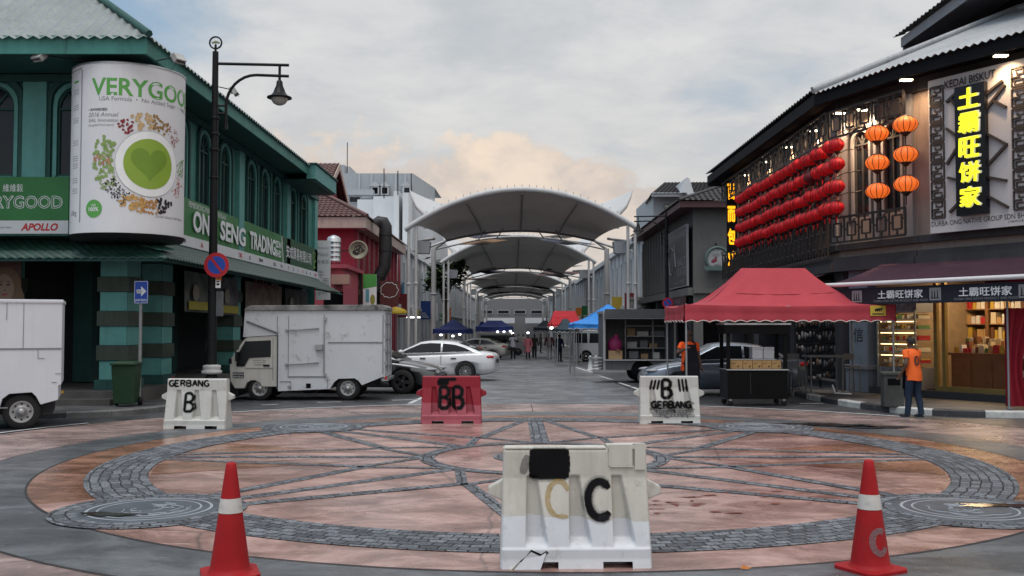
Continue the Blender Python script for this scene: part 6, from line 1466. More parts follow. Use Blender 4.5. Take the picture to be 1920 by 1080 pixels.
# ------------------------------------------------------------------ vehicles
M_tyre = flat('tyre', (.018, .018, .019), .8)
M_rim = flat('alloy_rim', (.42, .43, .44), .3, .8)
M_rimD = flat('dark_rim', (.05, .05, .055), .3, .6)
M_tail = flat('tail_lens', (.35, .015, .02), .15, emit=(.5, .02, .02), es=.05)
M_lens = flat('clear_lens', (.26, .27, .29), .08, spec=.6)
M_plate = flat('plate_black', (.015, .015, .016), .4)
M_chrome = flat('chrome', (.6, .6, .62), .15, 1.0)
M_ctint = mat('tinted_car_glass', (.007, .009, .011), .1, var=.1, spec=.3)
def wheel(par, x, y, r, wd, side, rim, style):
    """side -1/+1: the face looks to local -y or +y"""
    b = MB().use(M_tyre); b.lathe([(r * .62, -wd / 2), (r * .9, -wd / 2), (r, -wd / 2 + .03), (r, wd / 2 - .03), (r * .9, wd / 2), (r * .62, wd / 2), (r * .62, -wd / 2)], (x, y, r), 28, axis='y'); w_ = b.build('wheel', parent=par)
    b = MB().use(rim); f = y + side * (wd / 2 - .005)
    if style == 'steel':
        b.lathe([(r * .64, side * .0), (r * .60, side * .012), (r * .5, -side * .045), (r * .34, -side * .02), (r * .2, side * .01), (r * .2, side * .03), (.0001, side * .035)], (x, f, r), 24, axis='y')
        for k in range(8): a = k * math.pi / 4; b.use(M_void).lathe([(.0001, 0), (r * .055, 0)], (x + r * .43 * math.cos(a), f - side * .028, r + r * .43 * math.sin(a)), 8, axis='y')
    else:
        b.lathe([(r * .66, 0), (r * .62, side * .012), (r * .58, -side * .02), (r * .58, -side * .1), (.0001, -side * .11)], (x, f, r), 28, axis='y'); b.use(rim)
        n = 5 if style == 'five' else 10
        for k in range(n):
            a = 2 * math.pi * k / n; d = Vector((math.cos(a), 0, math.sin(a))); t = Vector((-math.sin(a), 0, math.cos(a))); sw = .12 * r if style == 'five' else .06 * r; tw = .16 * r
            c = Vector((x, f - side * .005, r)); A = c + d * r * .1; B = c + d * r * .6 + t * (tw if style != 'five' else 0)
            b.add([A - t * sw, A + t * sw, B + t * sw * 1.3, B - t * sw * 1.3] + [q - Vector((0, side * .05, 0)) for q in (A - t * sw, A + t * sw, B + t * sw * 1.3, B - t * sw * 1.3)], [(0, 1, 2, 3), (0, 1, 5, 4), (1, 2, 6, 5), (2, 3, 7, 6), (3, 0, 4, 7)], False)
        b.lathe([(r * .13, 0), (r * .1, side * .01), (.0001, side * .012)], (x, f, r), 12, axis='y')
    b.build('rim', parent=w_); return w_
def cut_arches(o, cuts):
    for x, r, z, w_ in cuts:
        b = MB(); b.lathe([(.0001, -w_), (r, -w_), (r, w_), (.0001, w_)], (x, 0, z), 28, axis='y')
        # keep a solid middle by cutting from both flanks only
        for s in (-1, 1):
            q = MB(); q.lathe([(.0001, s * w_), (r, s * w_), (r, s * (w_ - .33)), (.0001, s * (w_ - .33))], (x, 0, z), 28, axis='y', smooth=False); c = q.build('cutter')
            bm = bmesh.new(); bm.from_mesh(c.data); bmesh.ops.remove_doubles(bm, verts=bm.verts, dist=2e-4); bmesh.ops.recalc_face_normals(bm, faces=bm.faces); bm.to_mesh(c.data); bm.free()
            m = o.modifiers.new('b', 'BOOLEAN'); m.operation = 'DIFFERENCE'; m.object = c; m.solver = 'EXACT'
            bpy.context.view_layer.update(); me = bpy.data.meshes.new_from_object(o.evaluated_get(bpy.context.evaluated_depsgraph_get()))
            o.modifiers.clear(); o.data = me; bpy.data.objects.remove(c)
def loft(b, secs, close=True, smooth=True):
    n = len(secs[0]); vs = [p for s in secs for p in s]; fs = []
    for i in range(len(secs) - 1):
        for k in range(n - 1): fs.append((i * n + k, i * n + k + 1, (i + 1) * n + k + 1, (i + 1) * n + k))
    b.add(vs, fs, smooth)
    if close: b.add(secs[0], [tuple(range(n))], False); b.add(secs[-1], [tuple(range(n))[::-1]], False)
def sedan(name, label, loc, rz, paint, L=4.85, W=1.85, H=1.46, rim=None, style='swirl', wr=.34, group=None, wb=None, plate=None):
    T = thing(name, label, 'car', loc, rz, group); k = L / 4.85; kw = W / 1.85; hh = H - 1.46
    st = [(-2.43, .42, .80, .66), (-2.40, .33, .90, .76), (-2.30, .27, .99, .84), (-2.0, .22, 1.045, .90), (-1.4, .19, 1.03, .925), (-.6, .18, .985, .925), (.6, .18, .955, .925), (1.15, .18, .93, .92), (1.65, .20, .865, .905), (2.05, .23, .78, .87), (2.28, .27, .69, .80), (2.38, .31, .61, .72), (2.43, .37, .54, .62)]
    secs = []
    for x, zb, zt, w_ in st:
        w_ *= kw; h = zt - zb
        half = [(w_ * .80, zb), (w_ * .955, zb + h * .10), (w_ * .99, zb + h * .30), (w_, zb + h * .52), (w_ * .985, zb + h * .68), (w_ * .975, zb + h * .72), (w_ * .955, zb + h * .86), (w_ * .90, zb + h * .96), (w_ * .80, zt), (w_ * .4, zt + .025)]
        sec = [(x * k, -y, z) for y, z in half] + [(x * k, 0, zt + .032)] + [(x * k, y, z) for y, z in reversed(half)]
        secs.append([Vector(p) for p in sec] + [Vector(sec[0])])
    b = MB().use(paint); loft(b, secs); o = b.build('body', parent=None)
    bm = bmesh.new(); bm.from_mesh(o.data); bmesh.ops.remove_doubles(bm, verts=bm.verts, dist=1e-5); bmesh.ops.recalc_face_normals(bm, faces=bm.faces); bm.to_mesh(o.data); bm.free()
    ax = (1.40 * k, -1.38 * k)
    cut_arches(o, [(a, wr + .055, wr + .01, W / 2 + .02) for a in ax]); o.parent = T
    # cabin
    zb_, wb_, wr_, Hr = .95, .845 * kw, .62 * kw, H
    wz = lambda z: wb_ - (wb_ - wr_) * (z - zb_) / (Hr - zb_)
    cab = [(-2.0, 1.03), (-1.5, 1.235 + hh * .5), (-1.02, 1.395 + hh), (-.7, 1.438 + hh), (-.3, 1.46 + hh), (.05, 1.45 + hh), (.32, 1.415 + hh), (.8, 1.20 + hh * .5), (1.28, .965)]
    secs = []
    for x, z in cab:
        y0 = wz(zb_); y1 = wz(max(zb_ + .01, z - .05)); y2 = wz(z) * .86
        half = [(y0, zb_ - .04), (lerp(y0, y1, .5), lerp(zb_, max(zb_ + .01, z - .05), .5)), (y1, max(zb_ + .01, z - .05)), (lerp(y1, y2, .6), z - .015), (y2 * .9, z), (y2 * .4, z + .008)]
        sec = [(x * k, -y, q) for y, q in half] + [(x * k, y, q) for y, q in reversed(half)]; secs.append([Vector(p) for p in sec] + [Vector(sec[0])])
    b = MB().use(paint); loft(b, secs); b.build('cabin', parent=T)
    def zr(x):
        for (x0, z0), (x1, z1) in zip(cab, cab[1:]):
            if x0 <= x <= x1: return lerp(z0, z1, (x - x0) / (x1 - x0))
        return .97
    for s in (-1, 1):
        for poly in ([(-1.62, 1.075), (-.52, 1.045), (-.52, zr(-.52) - .085), (-.98, zr(-.98) - .085), (-1.32, zr(-1.32) - .085)], [(-.45, 1.043), (1.06, 1.0), (.72, zr(.72) - .075), (.30, zr(.3) - .08), (-.05, zr(-.05) - .08), (-.45, zr(-.45) - .085)]):
            b = MB().use(M_ctint); b.add([(x * k, s * (wz(z) + .007), z) for x, z in poly], [tuple(range(len(poly)))], False); b.build('side_window', parent=T)
        b = MB().use(M_chrome); b.tube([(x * k, s * (wz(1.035) + .012), z) for x, z in ((-1.66, 1.062), (-.5, 1.03), (1.1, .985))], .008, 5); b.build('chrome_strip', parent=T)
        b = MB().use(paint); b.sphere((.98 * k, s * (W / 2 + .06), 1.06), (.10, .12, .075), 12, 8); b.box((.98 * k, s * (W / 2 - .05), 1.02), (.06, .14, .04)); b.build('mirror', parent=T)
        b = MB().use(M_chrome if style != 'steel' else paint)
        for x in (.18, -.95): b.box((x * k, s * (W / 2 - .012), .83), (.2, .03, .03))
        b.build('door_handle', parent=T)
        b = MB().use(M_void)
        for x in (-.49, .95): b.box((x * k, s * (W / 2 - .02), .63), (.008, .045, .6))
        b.build('door_seam', parent=T)
        b = MB().use(M_lens); b.sphere((2.12 * k, s * .66 * kw, .70), (.27, .17, .06), 14, 8); b.build('headlight', parent=T)
        b = MB().use(M_tail); b.sphere((-2.2 * k, s * .70 * kw, .875), (.21, .15, .08), 14, 8); b.build('tail_light', parent=T)
    for a, c, nm in (((.40, zr(.40) - .02), (1.18, 1.015), 'windscreen'), ((-1.08, zr(-1.08) - .0), (-1.86, 1.085), 'rear_window')):
        b = MB().use(M_ctint); sgn = 1 if nm == 'windscreen' else -1; pts = []
        for (x, z) in (a, c):
            for s in (-1, 1): pts.append(((x + sgn * .012) * k, s * (wz(z) - .10) * (.93 if z > 1.2 else 1.0), z + .016))
        b.add(pts, [(0, 1, 3, 2)], False); b.build(nm, parent=T)
    b = MB().use(M_void); b.box((2.415 * k, 0, .46), (.05, .95 * kw, .12)); b.box((2.36 * k, 0, .33), (.1, 1.2 * kw, .08)); b.use(M_chrome); b.box((2.405 * k, 0, .56), (.05, .8 * kw, .05)); b.build('grille', parent=T, bevel=.01)
    b = MB().use(M_plate); b.box((-2.44 * k, 0, .72), (.02, .5, .13)); b.box((2.45 * k, 0, .43), (.02, .5, .12)); b.build('number_plate', parent=T)
    for x in ax:
        for s in (-1, 1): wheel(T, x, s * (W / 2 - .13), wr, .22, s, rim or M_rim, style)
    return T
P_white = mat('white_car_paint', (.66, .68, .71), .22, var=.02, coat=.6)
P_dark = mat('charcoal_car_paint', (.085, .09, .095), .25, .5, var=.04, coat=.6)
P_silver = mat('silver_blue_car_paint', (.15, .18, .225), .28, .5, var=.04, coat=.5)
P_beige = mat('beige_car_paint', (.42, .41, .38), .3, .2, var=.04, coat=.4)
sedan('parked_car', 'white sedan facing left with dark tinted windows and swirled alloy wheels', (-2.95, 36.75, gz(36)), R(173), P_white)
sedan('parked_car', 'charcoal sedan nosing out from behind the white box truck', (-4.42, 29.35, 0), R(-7), P_dark, rim=M_rimD, style='five', wr=.345)
sedan('parked_car', 'silver blue sedan parked under and behind the red gazebo', (5.98, 28.3, 0), R(181), P_silver, L=4.6, W=1.74, H=1.48, style='five', wr=.315)
sedan('parked_car', 'beige older sedan parked under the blue tents on the left', (P(893, 640, 66).x, 66.5, gz(66)), R(165), P_beige, L=4.5, W=1.7, H=1.42, style='five', wr=.3)
sedan('parked_car', 'dark low car mostly hidden above the white sedan roof', (P(832, 640, 58).x, 58.5, gz(58)), R(185), P_dark, L=4.4, W=1.7, H=1.4, style='five', wr=.3)

M_tw = mat('truck_white', (.53, .55, .58), .5, var=.06, vs=1.0, streak=.10, streak_col=(.26, .26, .27), speck=.7, speck_col=(.20, .17, .14), speck_s=3.2)
M_tw2 = mat('truck_white_clean', (.60, .62, .66), .45, var=.05, vs=1.0, streak=.10, streak_col=(.35, .36, .38))
M_cabp = mat('truck_cab_cream', (.50, .49, .45), .4, var=.07, vs=1, streak=.2)
M_roofG = mat('grimy_roof_edge', (.20, .20, .195), .7, var=.5, vs=2.5, speck=.95, speck_col=(.04, .04, .04), speck_s=2.2, spec=.2)
M_under = flat('chassis', (.02, .02, .021), .8)
def box_truck():
    """front toward local -x, near side toward -y"""
    Yn = 25.75; x0 = P(428, 700, Yn).x; x1 = P(718, 700, Yn).x; L = x1 - x0; W = 1.75
    T = thing('box_truck', 'old dirty white box truck with cream cab parked on the left', 'truck', (x0, Yn, 0), R(1))
    X = lambda px: (px - 428) / (718 - 428) * L
    Z = lambda py: HC + (613 - py) / FPX * Yn
    bx0, bx1 = X(521), L; zt = Z(582); zb = Z(733)
    # box body with a step over the rear wheel
    side = [(bx0, zb), (X(640), Z(728)), (X(618) , Z(728))]
    b = MB().use(M_tw); poly = [(bx0, zb), (X(618), Z(729)), (X(626), Z(716)), (X(634), Z(710)), (X(664), Z(709)), (X(672), Z(714)), (X(678), Z(722)), (bx1, Z(706)), (bx1, zt), (X(458), zt), (X(455), Z(632)), (bx0, Z(628))]
    b.prism(poly, lambda a, z, d: Vector((a, d, z)), 0, W); b.build('box', parent=T)
    b = MB().use(M_roofG); rp = [(X(458) - .02, zt - .01), (bx1 + .05, zt - .0), (bx1 + .05, zt + .09), (bx1 - .03, zt + .15), (X(470), zt + .13), (X(460), zt + .08)]
    b.prism(rp, lambda a, z, d: Vector((a, d, z)), -.05, W + .05); b.build('roof', parent=T, bevel=.02)
    # panel lines, doors, fittings on the near side
    b = MB().use(mat('panel_edge', (.20, .21, .22), .6)); s = lambda px0, py0, px1, py1, t=.012: b.box(((X(px0) + X(px1)) / 2, -.008, (Z(py0) + Z(py1)) / 2), (max(abs(X(px1) - X(px0)), t), .014, max(abs(Z(py1) - Z(py0)), t)))
    s(519, 592, 519, 728); s(540, 592, 540, 707); s(540, 707, 610, 705); s(607, 590, 607, 707, .02); s(614, 643, 717, 641, .012); s(524, 715, 545, 715); s(545, 715, 545, 730); s(717, 590, 717, 700, .02); s(614, 707, 614, 727)
    b.build('panel_lines', parent=T)
    b = MB().use(flat('fitting_metal', (.33, .34, .35), .4, .5))
    for py in (618, 682): b.tube([(X(538), -.03, Z(py + 1)), (X(597), -.03, Z(py - 2))], .018, 6); b.box((X(537), -.02, Z(py + 1)), (.07, .05, .06))
    for py in (598, 703): b.box((X(609), -.025, Z(py)), (.07, .06, .09))
    b.box((X(598), -.05, Z(651)), (.19, .1, .14)); b.box((X(543), -.02, Z(724)), (.08, .05, .06)); b.tube([(X(607), -.03, Z(592)), (X(607), -.03, Z(704))], .014, 6)
    b.build('door_fittings', parent=T, bevel=.006)
    b = MB().use(M_void); b.box((X(578), -.004, Z(723)), (.12, .012, .12)); b.build('vent', parent=T)
    # rear face corner post, ladder-like hinges
    b = MB().use(M_tw); b.bx(L, L + .035, .03, W - .03, Z(708), zt - .02); b.use(flat('fitting_metal', (0, 0, 0)))
    for z in (1.0, 1.35, 1.7, 2.1, 2.4): b.box((L + .05, .06, z), (.05, .1, .05)); b.box((L + .05, W / 2, z - .1), (.03, W * .8, .025))
    for y in (.45, 1.2): b.tube([(L + .06, y, .75), (L + .06, y, 2.3)], .018, 6)
    b.build('rear_door', parent=T)
    b = MB().use(flat('fitting_metal', (0, 0, 0))); b.box((L + .03, W / 2, Z(712)), (.16, W * .95, .07)); b.use(M_tail); b.box((L + .06, .15, Z(709)), (.06, .22, .08)); b.build('rear_bumper', parent=T)
    # overcab brace
    b = MB().use(mat('panel_edge', (0, 0, 0))); b.tube([(X(462), -.02, Z(602)), (X(520), -.02, Z(624))], .028, 6); b.build('brace', parent=T)
    # cab
    cp = [(X(432), Z(714)), (X(430), Z(690)), (X(432), Z(672)), (X(437), Z(666)), (X(456), Z(637)), (X(462), Z(632)), (X(518), Z(629)), (X(518), Z(725)), (X(490), Z(725)), (X(487), Z(718)), (X(478), Z(713)), (X(470), Z(713)), (X(462), Z(718)), (X(458), Z(728)), (X(440), Z(728))]
    b = MB().use(M_cabp); b.prism(cp, lambda a, z, d: Vector((a, d, z)), .02, W - .02); b.build('cab', parent=T, bevel=.018)
    b = MB().use(M_ctint); b.add([(X(443), .003, Z(687)), (X(443), .003, Z(668)), (X(459), .003, Z(640)), (X(507), .003, Z(638)), (X(507), .003, Z(669)), (X(467), .003, Z(671)), (X(458), .003, Z(687))], [tuple(range(7))], False); b.build('side_window', parent=T)
    b = MB().use(M_blackM); b.box((X(447) - .02, -.1, Z(668)), (.05, .16, .24)); b.tube([(X(447), .02, Z(650)), (X(447), -.1, Z(655))], .012, 5); b.build('mirror', parent=T)
    b = MB().use(M_ctint); a, c = Vector((X(437) - .012, 0, Z(666))), Vector((X(456) - .012, 0, Z(637))); b.quad(a + Vector((0, .12, 0)), a + Vector((0, W - .12, 0)), c + Vector((0, W - .15, 0)), c + Vector((0, .15, 0))); b.build('windscreen', parent=T)
    b = MB().use(mat('panel_edge', (0, 0, 0)))
    for q in ((460, 636, 460, 640), (511, 634, 511, 712), (459, 690, 511, 690)): b.box(((X(q[0]) + X(q[2])) / 2, .012, (Z(q[1]) + Z(q[3])) / 2), (max(abs(X(q[2]) - X(q[0])), .01), .012, max(abs(Z(q[3]) - Z(q[1])), .01)))
    b.use(M_blackM); b.box((X(499), .005, Z(685)), (.16, .03, .045)); b.build('door', parent=T)
    b = MB().use(M_txtK); fn = lambda a, z, d=0.0: Vector((a, .016 - d, z))
    for i, t in enumerate(('SYARIKAT MAJU', 'JALAN PASAR', 'PERNIAGAAN')): b.text(t, fn, X(486), Z(677 + i * 4), w=.36 - .04 * i, h=.035, align='c')
    b.prism([(X(436), Z(709)), (X(457), Z(709)), (X(457), Z(698)), (X(436), Z(698))], lambda a, z, d: Vector((a, .018 - d, z)), 0, .004); b.use(M_txtW)
    for i, t in enumerate(('BDM 8 MUATAN', 'BTM 7700 KG')): b.text(t, lambda x, y: fn(x, y, .004), X(437), Z(703 + i * 5), w=.26, h=.045)
    b.build('lettering', parent=T)
    b = MB().use(M_blackM); b.bx(X(424), X(446), .05, W - .05, Z(742), Z(720)); b.bx(X(428), X(434), -.0, .1, Z(682), Z(672)); b.build('front_bumper', parent=T, bevel=.02)
    b = MB().use(M_under); b.bx(X(470), X(700), .25, W - .25, .35, .75); b.bx(X(520), X(615), .2, W - .2, .3, .8); b.build('chassis', parent=T)
    for px in (486, 651):
        for s, y in ((-1, .16), (1, W - .16)): wheel(T, X(px), y, .315, .2, s, flat('steel_rim', (.34, .34, .34), .4, .5), 'steel')
box_truck()
def left_truck():
    Yn = 18.75; T = thing('box_truck', 'clean white panel truck cut off by the left edge of the view', 'truck', (P(115, 700, Yn).x, Yn, 0)); W = 1.7; T.rotation_euler.z = R(23)
    X = lambda px: (px - 115) * .93 / FPX * Yn; Z = lambda py: HC + (613 - py) / FPX * Yn
    b = MB().use(M_tw2); poly = [(X(-290), Z(772)), (X(2), Z(772)), (X(10), Z(745)), (X(22), Z(736)), (X(62), Z(734)), (X(70), Z(742)), (X(78), Z(757)), (X(110), Z(749)), (X(110), Z(722)), (0, Z(721)), (0, Z(568)), (X(-290), Z(568))]
    b.prism(poly, lambda a, z, d: Vector((a, d, z)), 0, W); b.build('box', parent=T, bevel=.012)
    b = MB().use(M_tw2); b.bx(X(-291), .02, -.02, W + .02, Z(569), Z(562)); b.build('roof', parent=T, bevel=.02)
    b = MB().use(mat('panel_edge', (0, 0, 0)))
    for q in ((-290, 655, 115, 652), (45, 569, 45, 655), (15, 569, 15, 600), (-60, 569, -60, 770), (0, 762, 20, 760), (104, 700, 115, 700), (72, 655, 72, 671), (72, 671, 84, 671), (98, 716, 107, 716)): b.box(((X(q[0]) + X(q[2])) / 2, -.004, (Z(q[1]) + Z(q[3])) / 2), (max(abs(X(q[2]) - X(q[0])), .008), .010, max(abs(Z(q[3]) - Z(q[1])), .008)))
    b.build('panel_lines', parent=T)
    b = MB().use(M_under); b.bx(X(-200), X(100), .2, W - .2, .28, .7); b.build('chassis', parent=T)
    b = MB().use(flat('amber_lens', (.4, .2, .02), .3)); b.box((.02, .1, Z(735)), (.04, .12, .05)); b.build('marker_light', parent=T)
    for px in (44, -190):
        for s, y in ((-1, .17), (1, W - .17)): wheel(T, X(px), y, .33, .2, s, flat('steel_rim', (0, 0, 0)), 'steel')
left_truck()
def food_trailer():
    Yn = 34.4; xl = P(1132, 700, Yn).x; xr = P(1268, 700, Yn).x; T = thing('food_trailer', 'dark metal food trailer with open serving hatch and shelves', 'food trailer', (xl, Yn, gz(34))); L = xr - xl; W = 2.1
    Z = lambda py: HC + (613 - py) / FPX * Yn - gz(34); X = lambda px: (px - 1132) / FPX * Yn
    m = mat('trailer_panel', (.12, .125, .13), .5, .2, var=.12, streak=.3); m2 = mat('trailer_trim', (.34, .35, .36), .45, .3, var=.1)
    b = MB().use(m); b.bx(0, L, 0, W, .45, Z(676)); b.bx(0, .07, 0, W, Z(676), Z(588)); b.bx(L - .07, L, 0, W, Z(676), Z(588)); b.bx(0, L, W - .06, W, Z(676), Z(588)); b.build('body', parent=T)
    b = MB().use(m2); b.bx(-.04, L + .04, -.06, W + .04, Z(588), Z(583)); b.quad((0, -.08, Z(598)), (L, -.08, Z(598)), (L, -.5, Z(580)), (0, -.5, Z(580))); b.quad((0, -.1, Z(598)), (L, -.1, Z(598)), (L, -.02, Z(583)), (0, -.02, Z(583))); b.build('roof', parent=T)
    b = MB().use(m2); b.bx(-.02, L + .02, -.10, .3, Z(676), Z(674)); b.bx(-.02, .06, -.03, .03, .4, Z(588)); b.build('counter', parent=T)
    b = MB().use(m2)
    for i in range(6): b.bx(-.35, -.05, .0, .7, .3 + i * .11, .33 + i * .11)
    b.build('step_grille', parent=T)
    b = MB().use(m2)
    for z in (Z(612), Z(632), Z(655)): b.bx(.9, L - .1, 1.4, 1.95, z, z + .03)
    for x in (.9, 1.9, L - .15): b.bx(x, x + .04, 1.4, 1.44, Z(676), Z(590))
    b.build('shelf', parent=T)
    for x in (1.62,):
        for s, y in ((-1, .12), (1, W - .12)): wheel(T, X(1205), y, .33, .2, s, M_rimD, 'steel')
    b = MB().use(M_void); b.lathe([(.0001, -.005), (.42, -.005), (.42, .02), (.0001, .02)], (X(1205), 0, .4), 20, axis='y'); b.build('wheel_arch', parent=T)
    rn = random.Random(8); O = Vector((xl, Yn, gz(34)))
    names = [('cardboard box', (.36, .24, .13)), ('white box', (.5, .5, .48)), ('grey box', (.2, .2, .21))]
    k = 0
    for zi, z in enumerate((Z(632) + .032, Z(655) + .032, Z(676) + .03)):
        x = 1.0
        while x < L - .6:
            w_ = rn.uniform(.22, .5); h = rn.uniform(.15, .28); nm, c = names[(k * 7 + zi) % 3]
            pos = ['on the upper shelf', 'on the lower shelf', 'on the counter'][zi]; nth = ['at the left end', 'second along', 'in the middle', 'fourth along', 'towards the right', 'at the right end', 'last in line'][min(6, int((x - 1.0) / .52))]
            b = MB().use(mat(nm.replace(' ', '_'), c, .7, var=.15)); b.box((0, 0, h / 2), (w_, .32, h)); b.box((0, -.001, h * .97), (w_ + .01, .33, h * .06)); tag(b.build('storage_box', loc=O + Vector((x + w_ / 2, 1.65 if zi < 2 else 1.2, z)), bevel=.006), '%s %s of the food trailer, %s' % (nm, pos, nth), 'box', 'boxes inside the food trailer'); x += w_ + rn.uniform(.05, .18); k += 1
    s = MB().use(mat('magenta_bag', (.25, .02, .10), .6, var=.2, bump=.3)); s.sphere((0, 0, .28), (.26, .22, .3), 12, 8); s.sphere((.05, 0, .55), (.1, .1, .12), 8, 6); tag(s.build('plastic_bag', loc=O + Vector((.42, .35, Z(676) + .25))), 'full magenta plastic bag at the left of the trailer counter', 'bag')
    b = MB().use(mat('cardboard_box', (0, 0, 0))); b.box((0, 0, .16), (.48, .4, .3)); b.box((.1, -.2, .33), (.2, .18, .02), ry=.4); tag(b.build('carton', loc=O + Vector((.42, .3, Z(676) + .03)), bevel=.006), 'open cardboard carton under the magenta bag on the trailer', 'carton')
food_trailer()
def van():
    Y = 61; x0 = P(1073, 650, Y).x; T = thing('parked_van', 'silver passenger van parked beyond the blue tent on the right', 'van', (x0, Y, gz(Y))); L = 4.4; W = 1.7; m = mat('van_silver', (.40, .43, .46), .35, .3, var=.04)
    prof = [(0, .35), (L - .05, .35), (L, .6), (L - .05, .95), (L - .55, 1.15), (L - 1.15, 1.85), (L - 1.4, 1.95), (.15, 1.95), (.02, 1.8), (-.02, 1.0)]
    b = MB().use(m); b.prism(prof, lambda a, z, d: Vector((a, d, z)), 0, W); b.build('body', parent=T, bevel=.05, seg=3)
    for x0_, x1_ in ((.15, .95), (1.05, 2.1), (2.2, 3.0)):
        b = MB().use(M_ctint); b.quad((x0_, -.006, 1.15), (x1_, -.006, 1.15), (x1_ - .03, -.006, 1.75), (x0_ + .03, -.006, 1.75)); b.build('side_window', parent=T)
    b = MB().use(M_ctint); b.quad((3.1, -.006, 1.15), (3.8, -.006, 1.15), (3.35, -.006, 1.72), (3.1, -.006, 1.75)); b.build('door_window', parent=T)
    for x in (.85, 3.5):
        b = MB().use(M_void); b.lathe([(.0001, -.006), (.37, -.006)], (x, 0, .34), 18, axis='y'); b.build('wheel_arch', parent=T); wheel(T, x, .08, .3, .2, -1, flat('steel_rim', (0, 0, 0)), 'steel'); wheel(T, x, W - .1, .3, .2, 1, flat('steel_rim', (0, 0, 0)), 'steel')
van()
def far_van(px, Y, label, col):
    p = P(px, 640, Y); T = thing('parked_van', label, 'van', (p.x, Y, gz(Y))); m = flat('van_paint_%s' % col, dict(grey=(.2, .2, .21), white=(.36, .37, .38))[col], .35); b = MB().use(m); b.prism([(0, .3), (4.2, .3), (4.2, .95), (3.7, 1.1), (3.1, 1.75), (.1, 1.8), (0, 1.0)], lambda a, z, d: Vector((a, d, z)), 0, 1.7); b.build('body', parent=T, bevel=.05)
    b = MB().use(M_ctint); b.quad((.3, -.006, 1.05), (3.4, -.006, 1.05), (2.95, -.006, 1.6), (.35, -.006, 1.6)); b.build('side_window', parent=T)
    for x in (.8, 3.3): wheel(T, x, .06, .3, .2, -1, M_rimD, 'steel')
far_van(893, 78, 'grey van parked behind the beige sedan', 'grey')
far_van(1095, 88, 'pale van half hidden by the tents on the right', 'white')
